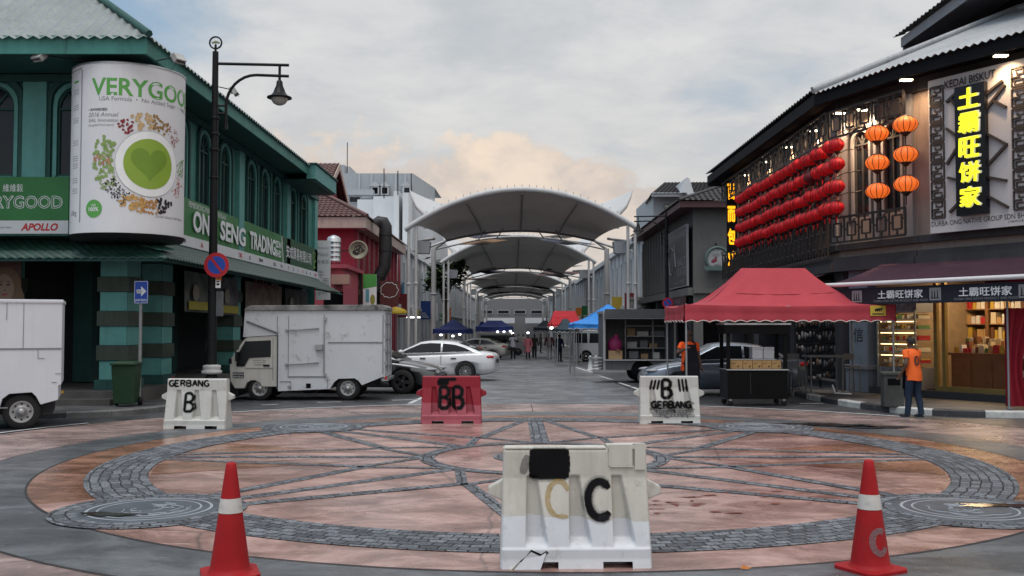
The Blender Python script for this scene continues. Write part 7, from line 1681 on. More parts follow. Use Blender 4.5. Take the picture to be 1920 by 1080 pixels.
# ------------------------------------------------------------------ gazebos
def gazebo(name, label, cx, y0, w_, d_, z0, zv, zt, zp, ridge, col, leg, group=None, val=.4, sagk=.16, emb=None, legs=True):
    """pop-up canopy: legs at the corners, valance from zv up to zt, concave roof up to a ridge at zp"""
    T = thing(name, label, 'gazebo', (cx, y0, z0), 0, group); hx = w_ / 2
    cor = [(-hx, 0), (hx, 0), (hx, d_), (-hx, d_)]; rl = ridge / 2; rd = [Vector((-rl, d_ / 2, zp)), Vector((rl, d_ / 2, zp))]
    b = MB().use(col)
    def face(e0, e1, r0, r1, n=24, m=14):
        e0, e1 = Vector(e0), Vector(e1)
        def fn(u, v):
            p = e0.lerp(e1, u).lerp(r0.lerp(r1, u), v); s = math.sin(math.pi * v); edge = 1 - .55 * math.sin(math.pi * u)
            wr = (.016 * math.sin(u * 19 + v * 6) + .014 * math.sin(u * 7 - v * 13) + .012 * math.sin(u * 41 - v * 9)) * s * (.4 + .6 * abs(2 * u - 1))
            return p - Vector((0, 0, sagk * s * (1.25 - .25 * edge) * (1 if v < 1 else 0) + wr + .05 * math.sin(math.pi * u) * (1 - v)))
        b.grid(fn, n, m)
    E = [Vector((x, y, zt)) for x, y in cor]
    face(E[0], E[1], rd[0], rd[1], 40); face(E[1], E[2], rd[1], rd[1]); face(E[2], E[3], rd[1], rd[0], 40); face(E[3], E[0], rd[0], rd[0]); rc = b.build('roof_cloth', parent=T)
    sb = MB().use(flat('seam_%s' % col.name, tuple(v * .55 for v in col.node_tree.nodes['Vector Math'].inputs[0].default_value), .8)); fz = lambda u, v: E[0].lerp(E[1], u).lerp(rd[0].lerp(rd[1], u), v) - Vector((0, .004, sagk * math.sin(math.pi * v) * (1.25 - .25 * (1 - .55 * math.sin(math.pi * u))) + .05 * math.sin(math.pi * u) * (1 - v) - .004))
    sb.tube([fz(k / 24, .62) for k in range(25)], .006, 4); sb.build('seam', parent=T)
    b = MB().use(col); ss = MB().use(flat('valance_piping', (.62, .58, .55), .6))
    for i in range(4):
        p, q = E[i], E[(i + 1) % 4]; Ln = (q - p).length; n = max(8, int(Ln / .04)); out = Vector(((q - p).y, -(q - p).x, 0)).normalized(); low = []
        sc = max(1, round(Ln / .3))
        def fn(u, v):
            x = p.lerp(q, u); hgt = zt - zv; bot = zv + .05 * abs(math.sin(math.pi * u * sc)) ** .8 - .0
            top = zt - .05 * math.sin(math.pi * u); z = lerp(top, bot, v)
            return Vector((x.x, x.y, z)) + out * (.02 + .018 * math.sin(u * sc * 2.1) * v + .01 * math.sin(v * 9))
        b.grid(fn, n, 5); ss.tube([fn(k / n, 1) for k in range(n + 1)], .011, 4)
    b.build('valance', parent=T); ss.build('piping', parent=T)
    if legs:
        lm = leg
        for x, y in (cor if legs is True else cor[:2]):
            sx = -1 if x > 0 else 1; sy = 1 if y == 0 else -1
            b = MB().use(lm); b.tube([(x + sx * .04, y + sy * .04, 0), (x + sx * .04, y + sy * .04, zt + .02)], .026, 6); b.tube([(x + sx * .04, y + sy * .04, 0), (x + sx * .04, y + sy * .04, zt * .55)], .021, 6); b.box((x + sx * .04, y + sy * .04, .01), (.1, .1, .02)); b.build('leg', parent=T)
        b = MB().use(lm)
        for (x0, y0_), (x1, y1_) in zip(cor, cor[1:] + cor[:1]):
            n = 4 if abs(x1 - x0) > 4 else 2
            for k in range(n):
                a = k / n; c = (k + 1) / n; z0_, z1_ = zt - .35, zt - .04
                P0 = lambda t, z: (lerp(x0, x1, t) * .97, d_ / 2 + (lerp(y0_, y1_, t) - d_ / 2) * .92, z)
                b.tube([P0(a, z0_), P0(c, z1_)], .012, 4); b.tube([P0(a, z1_), P0(c, z0_)], .012, 4)
        b.build('scissor_frame', parent=T)
    if emb:
        q = MB().use(flat('emblem_yellow', (.55, .38, .05))); q.bx(emb - .19, emb + .19, -.062, -.055, zt - .28, zt - .03); q.use(M_txtK); f_ = lambda x, z, d=0.0: Vector((x, -.064 - d, z))
        blob(q, f_, (emb, zt - .13), .09, .035, .1, 10, .001); blob(q, f_, (emb + .09, zt - .11), .03, .022, 0, 8, .001)
        for k in range(4): q.add([f_(emb - .07 + k * .045, zt - .13, .001), f_(emb - .05 + k * .045, zt - .13, .001), f_(emb - .055 + k * .045, zt - .19, .001), f_(emb - .07 + k * .045, zt - .19, .001)], [(0, 1, 2, 3)], False)
        q.prism([(emb - .14, zt - .25), (emb + .14, zt - .25), (emb + .14, zt - .22), (emb - .14, zt - .22)], f_, 0, .001); q.build('emblem', parent=T)
    return T
M_gred = mat('faded_red_canvas', (.40, .045, .062), .75, var=.08, vs=1.2, bump=.12, bs=14)
M_leg = flat('gazebo_leg', (.30, .31, .32), .45, metal=.4)
gazebo('gazebo', 'large faded red pop up gazebo over the black food cart', 6.76, 24.0, 5.12, 3.0, 0, 2.03, 2.47, 3.44, 1.65, M_gred, M_leg, emb=2.12, sagk=.30)
gazebo('gazebo', 'red gazebo draped with a red side curtain at the right edge', 12.42, 21.6, 3.2, .9, .135, 2.35, 2.85, 3.3, 1.2, mat('deep_red_canvas', (.30, .02, .035), .8, var=.1, bump=.1, spec=.15), M_leg, legs='front')
def curtain():
    o0 = Vector((10.80, 21.64, .135)); b = MB().use(mat('deep_red_canvas', (0, 0, 0)))
    b.grid(lambda u, v: Vector((.0 + .9 * u * (1 - .55 * math.sin(math.pi * v * .8)), .05 * math.sin(u * 20) + .02, 2.15 * (1 - v) + .05)), 24, 14)
    tag(b.build('side_curtain', loc=o0), 'gathered dark red curtain hanging from the right edge gazebo', 'curtain')
curtain()
M_navy = mat('navy_canvas', (.012, .025, .13), .7, var=.1); M_blue = mat('bright_blue_canvas', (.03, .22, .62), .65, var=.08); M_dkg = mat('slate_canvas', (.02, .035, .05), .7); M_redc = mat('red_canvas', (.42, .02, .03), .7, var=.08)
def tent(label, pxl, pxr, pyv, pyt, pyp, Y, col, ridge=.3, d_=3.0):
    a, c = P(pxl, pyv, Y), P(pxr, pyv, Y); z0 = gz(Y); return gazebo('gazebo', label, (a.x + c.x) / 2, Y, c.x - a.x, d_, z0, a.z - z0, P(pxl, pyt, Y).z - z0, P(pxl, pyp, Y + d_ / 2).z - z0, ridge, col, M_leg, 'market tents down the street', sagk=.1)
tent('navy blue market tent with a pointed top, farthest left', 812, 884, 627, 617, 600, 70, M_navy)
tent('navy blue market tent with a flat ridge, left of the walkway', 892, 962, 623, 612, 601, 80, M_navy, 1.2)
tent('small dark blue tent peak between the two navy tents', 895, 912, 618, 612, 603, 96, M_navy)
tent('bright blue market tent beside the food trailer', 1075, 1219, 618, 606, 571, 39.6, M_blue, .1, 3.0)
tent('red market tent behind the bright blue one', 1030, 1092, 614, 607, 583, 58, M_redc, 1.3)
tent('slate dark market tent right of the walkway', 1044, 1082, 624, 616, 598, 52, M_dkg)
tent('dark tent in the shade, farthest right of the walkway', 1002, 1044, 621, 614, 601, 72, M_dkg)
M_bulb = flat('white_bulb', (1, 1, 1), .5, emit=(.95, .97, 1.0), es=5)
blist = [(827, 628, 69.5, 'left end of the farthest left navy tent'), (849, 630, 69.4, 'middle of the farthest left navy tent'), (862, 627, 69.6, 'right end of the farthest left navy tent'), (933, 622, 79.6, 'left of the flat ridged navy tent'), (945, 622, 79.7, 'centre of the flat ridged navy tent'), (957, 621, 79.5, 'right corner of the flat ridged navy tent'), (961, 625, 78, 'above the man in the patterned shirt'), (990, 624, 74, 'above the woman in pink'), (1034, 615, 57.6, 'under the red market tent')]
bl0 = None
for px, py, Y, nm in blist:
    if bl0 is None:
        bl0 = o = thing('market_lamp', 'white lit lamp hanging at the ' + nm, 'lamp', (0, 0, 0), group='lit market lamps')
        b = MB().use(M_bulb); b.sphere((0, 0, 0), (.10, .07, .07), 12, 8); b.build('glowing_bulb', parent=o); b = MB().use(M_blackM); b.tube([(0, 0, .08), (0, 0, .35)], .02, 5); b.build('cable', parent=o)
    else: o = dup(bl0, (0, 0, 0), 0, 'white lit lamp hanging ' + ('' if nm[:5] in ('above', 'under') else 'at the ') + nm)
    o.location = P(px, py, Y)
p = P(775, 595, 70); b = MB().use(M_bulb); b.box((0, 0, 0), (.95, .08, .08)); tag(b.build('tube_lamp', loc=p), 'bright white tube lamp right of the white box truck roof', 'lamp')
p = P(742, 588, 62); b = MB().use(mat('yellow_umbrella', (.5, .36, .03), .6)); b.lathe([(.0001, .45), (.5, .3), (.95, 0), (.93, -.02)], n=16); b.use(M_leg); b.tube([(0, 0, -2.3), (0, 0, .4)], .02, 5); tag(b.build('umbrella', loc=(p.x, p.y, p.z)), 'yellow umbrella peeking past the white truck rear corner', 'umbrella')

# ------------------------------------------------------------------ black food cart with boxes
def cart():
    Yn = 24.05; x0 = P(1364, 700, Yn).x; x1 = P(1477, 700, Yn).x; L = x1 - x0; W = .85
    T = thing('food_cart', 'black wheeled food cart with an open frame roof under the red gazebo', 'cart', (x0, Yn, 0)); Z = lambda py: HC + (613 - py) / FPX * Yn
    m = mat('black_panel', (.006, .006, .0065), .6, var=.2, spec=.08); m2 = mat('cart_side', (.022, .024, .028), .6, var=.1, spec=.15)
    b = MB().use(m); b.bx(0, L, 0, W, .17, Z(694)); b.use(m2); b.bx(-.012, .0, 0, W, .17, Z(694)); b.build('cabinet', parent=T, bevel=.006)
    b = MB().use(flat('cart_seam', (.05, .05, .05))); b.bx(L * .38, L * .38 + .008, -.004, .0, .3, .8); b.build('door_seam', parent=T)
    b = MB().use(flat('steel_top', (.45, .46, .47), .25, .8)); b.bx(-.02, L + .02, -.02, W + .02, Z(694), Z(692)); b.build('counter_top', parent=T)
    for x in (.03, L - .05):
        for y in (.03, W - .05):
            b = MB().use(m); b.bx(x - .04, x + .04, y - .04, y + .04, Z(692), Z(610)); b.build('post', parent=T)
    b = MB().use(m); b.bx(-.06, L + .06, -.04, W + .04, Z(626), Z(609)); b.use(flat('cart_roof_pale', (.4, .38, .38))); b.bx(-.08, L + .08, -.06, W + .06, Z(609), Z(606)); b.build('canopy_board', parent=T)
    b = MB().use(flat('steel_top', (0, 0, 0))); b.bx(.06, L - .06, .34, W - .06, Z(675.5), Z(674)); b.build('shelf', parent=T)
    for x in (.08, L - .08):
        for y in (.08, W - .08):
            b = MB().use(M_tyre); b.lathe([(.0001, -.02), (.065, -.02), (.065, .02), (.0001, .02)], (x, y, .066), 14, axis='y'); b.use(M_steel); b.box((x, y, .145), (.06, .06, .05)); b.build('caster', parent=T)
    ct = mat('tan_carton', (.36, .22, .09), .7, var=.08); o = Vector((x0, Yn, Z(692) + .003)); cx = .07; nth = ['leftmost', 'second', 'middle', 'fourth', 'rightmost']
    for i, w_ in enumerate((.33, .235, .235, .235, .235)):
        h = Z(675.5) - Z(692) - .012
        t = thing('carton', '%s tan printed carton in the row on the black cart' % nth[i], 'carton', o + Vector((cx + w_ / 2, .22, 0)), 0, 'tan cartons in a row on the cart')
        q = MB().use(ct); q.box((0, 0, h / 2), (w_ - .012, .24, h)); q.build('carton_body', parent=t, bevel=.004)
        q = MB().use(flat('carton_tape', (.33, .2, .07))); q.box((0, 0, h + .0015), (w_ - .014, .05, .002)); q.box((0, -.1215, h * .9), (.05, .002, h * .18)); q.build('tape', parent=t)
        q = MB().use(flat('carton_print', (.08, .04, .02))); fn = lambda a, z, d=0.0: Vector((a, -.1222 - d, z)); blob(q, fn, (.05, h * .3), .035, .02, .5, 8); q.prism([(-w_ * .38, h * .62), (-w_ * .05, h * .62), (-w_ * .05, h * .68), (-w_ * .38, h * .68)], fn, 0, .001); q.build('print', parent=t)
        cx += w_
    st = mat('white_foam', (.62, .63, .66), .6, var=.04)
    for i, (a, w_, h) in enumerate(((1417, .40, .62), (1438, .38, .62))):
        xx = P(a, 660, Yn + .6).x; z = Z(674) + .003; t = thing('foam_box', ('left' if i == 0 else 'right') + ' white foam box on the cart shelf above the cartons', 'foam box', (xx, Yn + .58, z), 0, 'white foam boxes on the cart')
        q = MB().use(st); q.box((0, 0, .12), (.262, .34, .24)); q.build('foam_body', parent=t, bevel=.008); q = MB().use(st); q.box((0, 0, .268), (.27, .355, .05)); q.build('lid', parent=t, bevel=.008)
cart()

# ------------------------------------------------------------------ plastic road barriers
def smooth01(x): x = max(0, min(1, x)); return x * x * (3 - 2 * x)
BW, BH = 1.15, .93
CH = [(-.345, .10), (-.01, .10), (.325, .10)]       # the three recessed channels
def barrier_y(x, z):
    body = .085 + (.135 * (1 - z / .70) if z < .70 else 0) 
    y = body
    if .17 < z < .72:
        for c, w_ in CH:
            k = (.72 - z) / .55; l = c - w_ * .36; r = c + w_ * .36 + .085 * k
            if l - .006 < x < r + .012:
                t = min(smooth01((x - l + .006) / .014), smooth01((r + .012 - x) / .024)) * smooth01((z - .17) / .05) * smooth01((.72 - z) / .02)
                y = lerp(y, .05, t)
    if z < .16: y = max(y, .205)
    return y
def barrier_shell(up, low, split=.385):
    b = MB(); nx, nz = 150, 96
    xs = [-BW / 2 + BW * i / nx for i in range(nx + 1)]; zs = [.0 + BH * j / nz for j in range(nz + 1)]
    def edge(x): return max(0, 1 - (BW / 2 - abs(x)) / .02)
    for s in (-1, 1):
        vs = []
        for z in zs:
            for x in xs:
                taper = 1 + .05 * (1 - z / BH); e = edge(x)
                y = barrier_y(x, z) * (1 - .25 * e * e); 
                if z > BH - .02: y *= 1 - .2 * ((z - BH + .02) / .02) ** 2
                vs.append((x * taper, s * y, z))
        for j in range(nz):
            z = (zs[j] + zs[j + 1]) / 2
            for i in range(nx):
                x = (xs[i] + xs[i + 1]) / 2
                if z < .06 and (-.36 < x < -.14 or .20 < x < .42): continue
                if s < 0 and z > .80 and .24 < x < .44 and False: continue
                b.use(low if z < split - .05 * x else up); q = j * (nx + 1) + i
                b.f.append([len(b.v) + k for k in (q, q + 1, q + nx + 2, q + nx + 1)]); b.m.append(b.cur); b.sm.append(True)
        b.v += vs
    b.use(up)
    for x, t in ((-BW / 2, 1), (BW / 2, 1)):
        vs = []
        for z in zs: 
            taper = 1 + .05 * (1 - z / BH); y = barrier_y(x, z) * .75; vs += [(x * taper, -y, z), (x * taper, y, z)]
        b.add(vs, [(2 * j, 2 * j + 1, 2 * j + 3, 2 * j + 2) for j in range(nz)], False)
    y = barrier_y(0, BH) * .8; b.add([(-BW / 2, -y, BH), (BW / 2, -y, BH), (BW / 2, y, BH), (-BW / 2, y, BH)], [(0, 1, 2, 3)], False)
    # underside of the feet cut-outs
    for a, c in ((-.36, -.14), (.20, .42)): b.add([(a * 1.05, -.205, .06), (c * 1.05, -.205, .06), (c * 1.05, .205, .06), (a * 1.05, .205, .06)], [(0, 1, 2, 3)], False)
    return b
M_spray = mat('black_spray', (.006, .006, .007), .7, var=.3, spec=.1)
def haze_mat(name, col, a):
    m = mat(name, col, .7, var=.1); nt = m.node_tree; N = nt.nodes; L = nt.links; tc = N.new('ShaderNodeTexCoord'); nz = N.new('ShaderNodeTexNoise'); nz.inputs['Scale'].default_value = 260; nz.inputs['Detail'].default_value = 4; L.new(tc.outputs['Object'], nz.inputs['Vector'])
    mp = N.new('ShaderNodeMapRange'); L.new(nz.outputs[0], mp.inputs[0]); mp.inputs[1].default_value = .38; mp.inputs[2].default_value = .62; mp.inputs[4].default_value = a; L.new(mp.outputs[0], N['Principled BSDF'].inputs['Alpha']); return m
M_mist = haze_mat('spray_mist', (.02, .02, .022), .75); M_mist2 = haze_mat('spray_mist_thin', (.03, .03, .032), .35)
M_ochre = haze_mat('ochre_spray', (.42, .27, .05), .9); M_spg = haze_mat('grey_spray', (.20, .20, .21), .9)
def stroke(b, pts, wd, m, lift, surf=barrier_y, n=14, mist=True):
    """a paint stroke laid on the barrier face, following its relief"""
    P2 = [Vector(p) for p in pts]; dense = []
    for i in range(len(P2) - 1):
        k = max(2, int((P2[i + 1] - P2[i]).length / .012))
        dense += [P2[i].lerp(P2[i + 1], t / k) for t in range(k)]
    dense.append(P2[-1])
    def strip(w_, mm, lf):
        b.use(mm); rows = []; ac = 6
        for i, p in enumerate(dense):
            t = (dense[min(i + 2, len(dense) - 1)] - dense[max(i - 2, 0)]).normalized(); nn = Vector((-t.y, t.x)); e = min(1, .55 + min(i, len(dense) - 1 - i) * .15)
            rows.append([(p + nn * w_ * e * (k / ac - .5)) for k in range(ac + 1)])
        vs = [(q.x * (1 + .05 * (1 - q.y / BH)), -surf(q.x, q.y) - lf, q.y) for r in rows for q in r]
        b.add(vs, [(i * (ac + 1) + k, i * (ac + 1) + k + 1, (i + 1) * (ac + 1) + k + 1, (i + 1) * (ac + 1) + k) for i in range(len(rows) - 1) for k in range(ac)], True)
    if mist: strip(wd * 1.9, M_mist2 if m is not M_ochre else M_ochre, lift * .5); strip(wd * 1.35, M_mist if m is M_spray else m, lift * .75)
    strip(wd, m, lift)
def arc(cx, cz, rx, rz, a0, a1, n=14): return [(cx + rx * math.cos(R(lerp(a0, a1, i / n))), cz + rz * math.sin(R(lerp(a0, a1, i / n)))) for i in range(n + 1)]
def glyph(ch, x, z, w_, h):
    X = lambda a: x + a * w_; Zz = lambda a: z + a * h
    S = {'B': [[(0, 0), (0, 1)], [(0, 1), (.55, 1), (.85, .85), (.8, .62), (.5, .52), (0, .5)], [(.45, .52), (.85, .42), (.95, .2), (.7, .02), (0, 0)]],
         'G': [[(.95, .85), (.6, 1), (.2, .85), (0, .5), (.2, .12), (.6, 0), (.95, .15), (.95, .45), (.6, .45)]], 'E': [[(.9, 1), (0, 1), (0, 0), (.9, 0)], [(0, .5), (.7, .5)]], 'R': [[(0, 0), (0, 1), (.7, .98), (.85, .75), (.6, .52), (0, .5)], [(.45, .5), (.95, 0)]],
         'A': [[(0, 0), (.5, 1), (1, 0)], [(.2, .38), (.8, .38)]], 'N': [[(0, 0), (0, 1), (.9, 0), (.9, 1)]], '!': [[(0.5, 1), (.3, 0)]], 'M': [[(0, 0), (.15, 1), (.5, .3), (.85, 1), (1, 0)]], 'S': [[(.9, .9), (.4, 1), (.05, .75), (.5, .5), (.95, .25), (.5, 0), (.05, .1)]]}[ch]
    return [[(X(a), Zz(c)) for a, c in st] for st in S]
def word(b, s, x, z, w_, h, wd, gap, m=M_spray, lift=.004):
    for ch in s:
        if ch != ' ':
            for st in glyph(ch, x, z, w_, h): stroke(b, st, wd, m, lift)
        x += w_ + gap
M_bup = mat('barrier_cream', (.53, .51, .455), .5, var=.09, vs=3, streak=.35, streak_col=(.24, .22, .18), speck=.3, speck_col=(.16, .14, .12), speck_s=9, bump=.06, bs=40)
M_blo = mat('barrier_white', (.60, .615, .64), .5, var=.07, vs=3, streak=.15, streak_col=(.36, .36, .36), speck=.35, speck_col=(.28, .27, .25), speck_s=8)
M_bw2 = mat('barrier_dull_white', (.50, .50, .47), .5, var=.08, vs=3, streak=.3, streak_col=(.28, .27, .25), speck=.3, speck_col=(.15, .15, .14), speck_s=8)
M_brd = mat('barrier_red', (.25, .012, .026), .5, var=.1, vs=3, streak=.3, streak_col=(.2, .02, .03)); M_brd2 = mat('barrier_faded_red', (.33, .075, .10), .55, var=.12, vs=3, speck=.3, speck_col=(.2, .05, .06), speck_s=9)
def barrier(label, loc, rz, up, low, paint, detail=None, group='plastic road barriers', cap=False):
    T = thing('road_barrier', label, 'barrier', loc, rz, group)
    barrier_shell(up, low).build('shell', parent=T)
    for s in (-1, 1):
        b = MB().use(up); x = s * BW / 2 * 1.02; b.prism([(x - s * .02, .50), (x + s * .11, .56), (x + s * .11, .62), (x - s * .02, .69)], lambda a, z, d: Vector((a, d, z)), -.05, .05); b.build('coupling_lug', parent=T, bevel=.012)
    b = MB().use(up); b.bx(-BW / 2 + .01, .25 if cap else BW / 2 - .01, -.088, .07, BH - .002, BH + .012)
    if cap: b.bx(.26, BW / 2, -.095, .07, BH - .004, BH + .028); b.bx(.27, .46, -.098, -.08, .79, .965); b.bx(.48, BW / 2 - .01, -.1, -.08, .76, .975); b.use(M_void); b.bx(.465, .479, -.093, -.07, .80, .97); b.bx(.28, .47, -.1005, -.09, .782, .79); b.build('filler_cap', parent=T, bevel=.006)
    b = MB(); paint(b)
    if b.v: b.build('graffiti', parent=T)
    if detail: detail(T)
    return T
def paint_near(b):
    for z in (.72, .765, .81, .855, .90): stroke(b, [(-.37 + .05 * abs(z - .81), z), (-.04 - .9 * (z - .81) ** 2 / .09 * .12, z)], .058, M_spray, .004 + z * .001)
    stroke(b, [(-.42, .73), (-.40, .80), (-.38, .88)], .07, M_mist, .003, mist=False)
    stroke(b, arc(-.135, .54, .085, .135, 25, 265), .042, M_ochre, .004, mist=False); stroke(b, [(-.15, .405), (-.06, .40)], .042, M_ochre, .0045, mist=False)
    stroke(b, arc(.19, .53, .095, .14, 38, 318), .055, M_spray, .004); stroke(b, [(.21, .665), (.255, .63)], .05, M_spray, .0043); stroke(b, [(.17, .385), (.255, .40)], .05, M_mist, .0044)
def tear(T):
    b = MB().use(M_void); b.prism([(-.50, .03), (-.40, .10), (-.36, .155), (-.28, .12), (-.24, .145), (-.22, .13), (-.27, .10), (-.36, .13), (-.41, .085), (-.49, .015)], lambda a, z, d: Vector((a, d, z)), -.2085, -.2)
    b.use(M_blo); b.add([(-.50, -.235, .0), (-.29, -.24, .0), (-.24, -.21, .135), (-.29, -.212, .105), (-.36, -.213, .14), (-.41, -.212, .09)], [(0, 1, 2, 3, 4, 5)], False); b.use(M_bup); b.add([(-.60, -.17, .02), (-.52, -.235, .0), (-.43, -.215, .095), (-.5, -.21, .04)], [(0, 1, 2, 3)], False)
    b.build('torn_corner', parent=T)
barrier('nearest cream plastic barrier with a black sprayed block and two letters C', (.505, 8.06, .012), R(1.5), M_bup, M_blo, paint_near, tear, cap=True)
def paint_gate(b):
    word(b, 'GERBANG', -.53, .79, .088, .11, .026, .024); word(b, 'B', -.20, .32, .17, .34, .042, 0)
barrier('white plastic barrier sprayed GERBANG B in front of the left lamp post', (P(368, 700, 18.6).x, 18.75, .012), R(-4), M_bw2, M_bw2, paint_gate)
def paint_bb(b):
    word(b, 'BB', -.22, .30, .20, .42, .06, .06); stroke(b, [(-.28, .80), (-.05, .82)], .1, M_spray, .0046); stroke(b, [(-.26, .86), (.1, .87)], .05, M_spray, .005)
barrier('red plastic barrier sprayed with a black BB in the street mouth', (P(846, 700, 19.6).x, 19.75, .012), R(1), M_brd, M_brd2, paint_bb)
def paint_b3(b):
    word(b, 'B', -.14, .50, .19, .36, .055, 0)
    for x in (-.38, -.31, -.24, .2, .27, .34): stroke(b, [(x + .04, .86), (x, .66)] if x < 0 else [(x - .02, .88), (x + .01, .62)], .035, M_spray, .004)
    for z in (.16, .20, .24, .28, .32, .36, .40): stroke(b, [(-.33 + .05 * math.sin(z * 60), z), (.44 + .03 * math.sin(z * 50), z)], .06, M_mist, .004 + z * .001, mist=False)
    word(b, 'GERBANG', -.34, .30, .09, .13, .03, .02, lift=.006); word(b, 'MERAN', -.2, .13, .09, .13, .025, .02, M_spg, lift=.007)
barrier('white plastic barrier sprayed with exclamation marks and a B near the red gazebo', (P(1256, 700, 19.6).x, 19.75, .012), R(-1), M_bw2, M_bw2, paint_b3)

# ------------------------------------------------------------------ traffic cones
def cone(label, px, py, rz, mark, band):
    g = G(px, py); T = thing('traffic_cone', label, 'traffic cone', (g.x, g.y, .006), rz, 'red traffic cones on the near edge'); H = .865
    m = mat('cone_red', (.31, .010, .013), .55, spec=.2, var=.12, vs=4, streak=.4, streak_col=(.24, .02, .02), speck=.55, speck_col=(.15, .03, .025), speck_s=6, bump=.05)
    r = lambda z: lerp(.158, .037, z / H)
    b = MB().use(m); b.lathe([(r(.03) + .02, .03), (r(.06) + .004, .055)] + [(r(z), z) for z in [.07 + i * .0663 for i in range(12)]] + [(r(H) , H - .01), (r(H) - .008, H), (.02, H - .01)], n=36); b.build('cone_body', parent=T)
    b = MB().use(m); s = .215; c = .05; poly = [(-s + c, -s), (s - c, -s), (s, -s + c), (s, s - c), (s - c, s), (-s + c, s), (-s, s - c), (-s, -s + c)]; b.prism(poly, lambda a, z, d: Vector((a, z, d)), .0, .035); b.build('base', parent=T, bevel=.008)
    b = MB().use(mat('cone_band', (.50, .49, .46), .5, var=.1, vs=6, speck=.5, speck_col=(.28, .25, .24), speck_s=11)); z0, z1 = band; b.lathe([(r(z0) + .003, z0), (r(z1) + .003, z1)], n=36); b.build('reflective_band', parent=T)
    if mark:
        b = MB().use(M_spg); pts = arc(.035, .245, .06, .085, 55, 330, 18); vs = []
        for i, (x, z) in enumerate(pts):
            t = Vector(pts[min(i + 1, 18)]) - Vector(pts[max(i - 1, 0)]); t.normalize(); nn = Vector((-t.y, t.x))
            for k in (-1, -.33, .33, 1):
                q = Vector((x, z)) + nn * .024 * k; a = -math.pi / 2 + q.x / r(q.y) - rz; rr = r(q.y) + .004; vs.append((rr * math.cos(a), rr * math.sin(a), q.y))
        b.add(vs, [(i * 4 + k, i * 4 + k + 1, i * 4 + 5 + k, i * 4 + 4 + k) for i in range(18) for k in range(3)], True); b.build('sprayed_mark', parent=T)
cone('red cone with a plain scuffed white band, at the near left', 431, 1080, R(20), False, (.485, .595))
cone('red cone with a grey sprayed letter C, at the near right', 1632, 1071, R(28), True, (.485, .60))

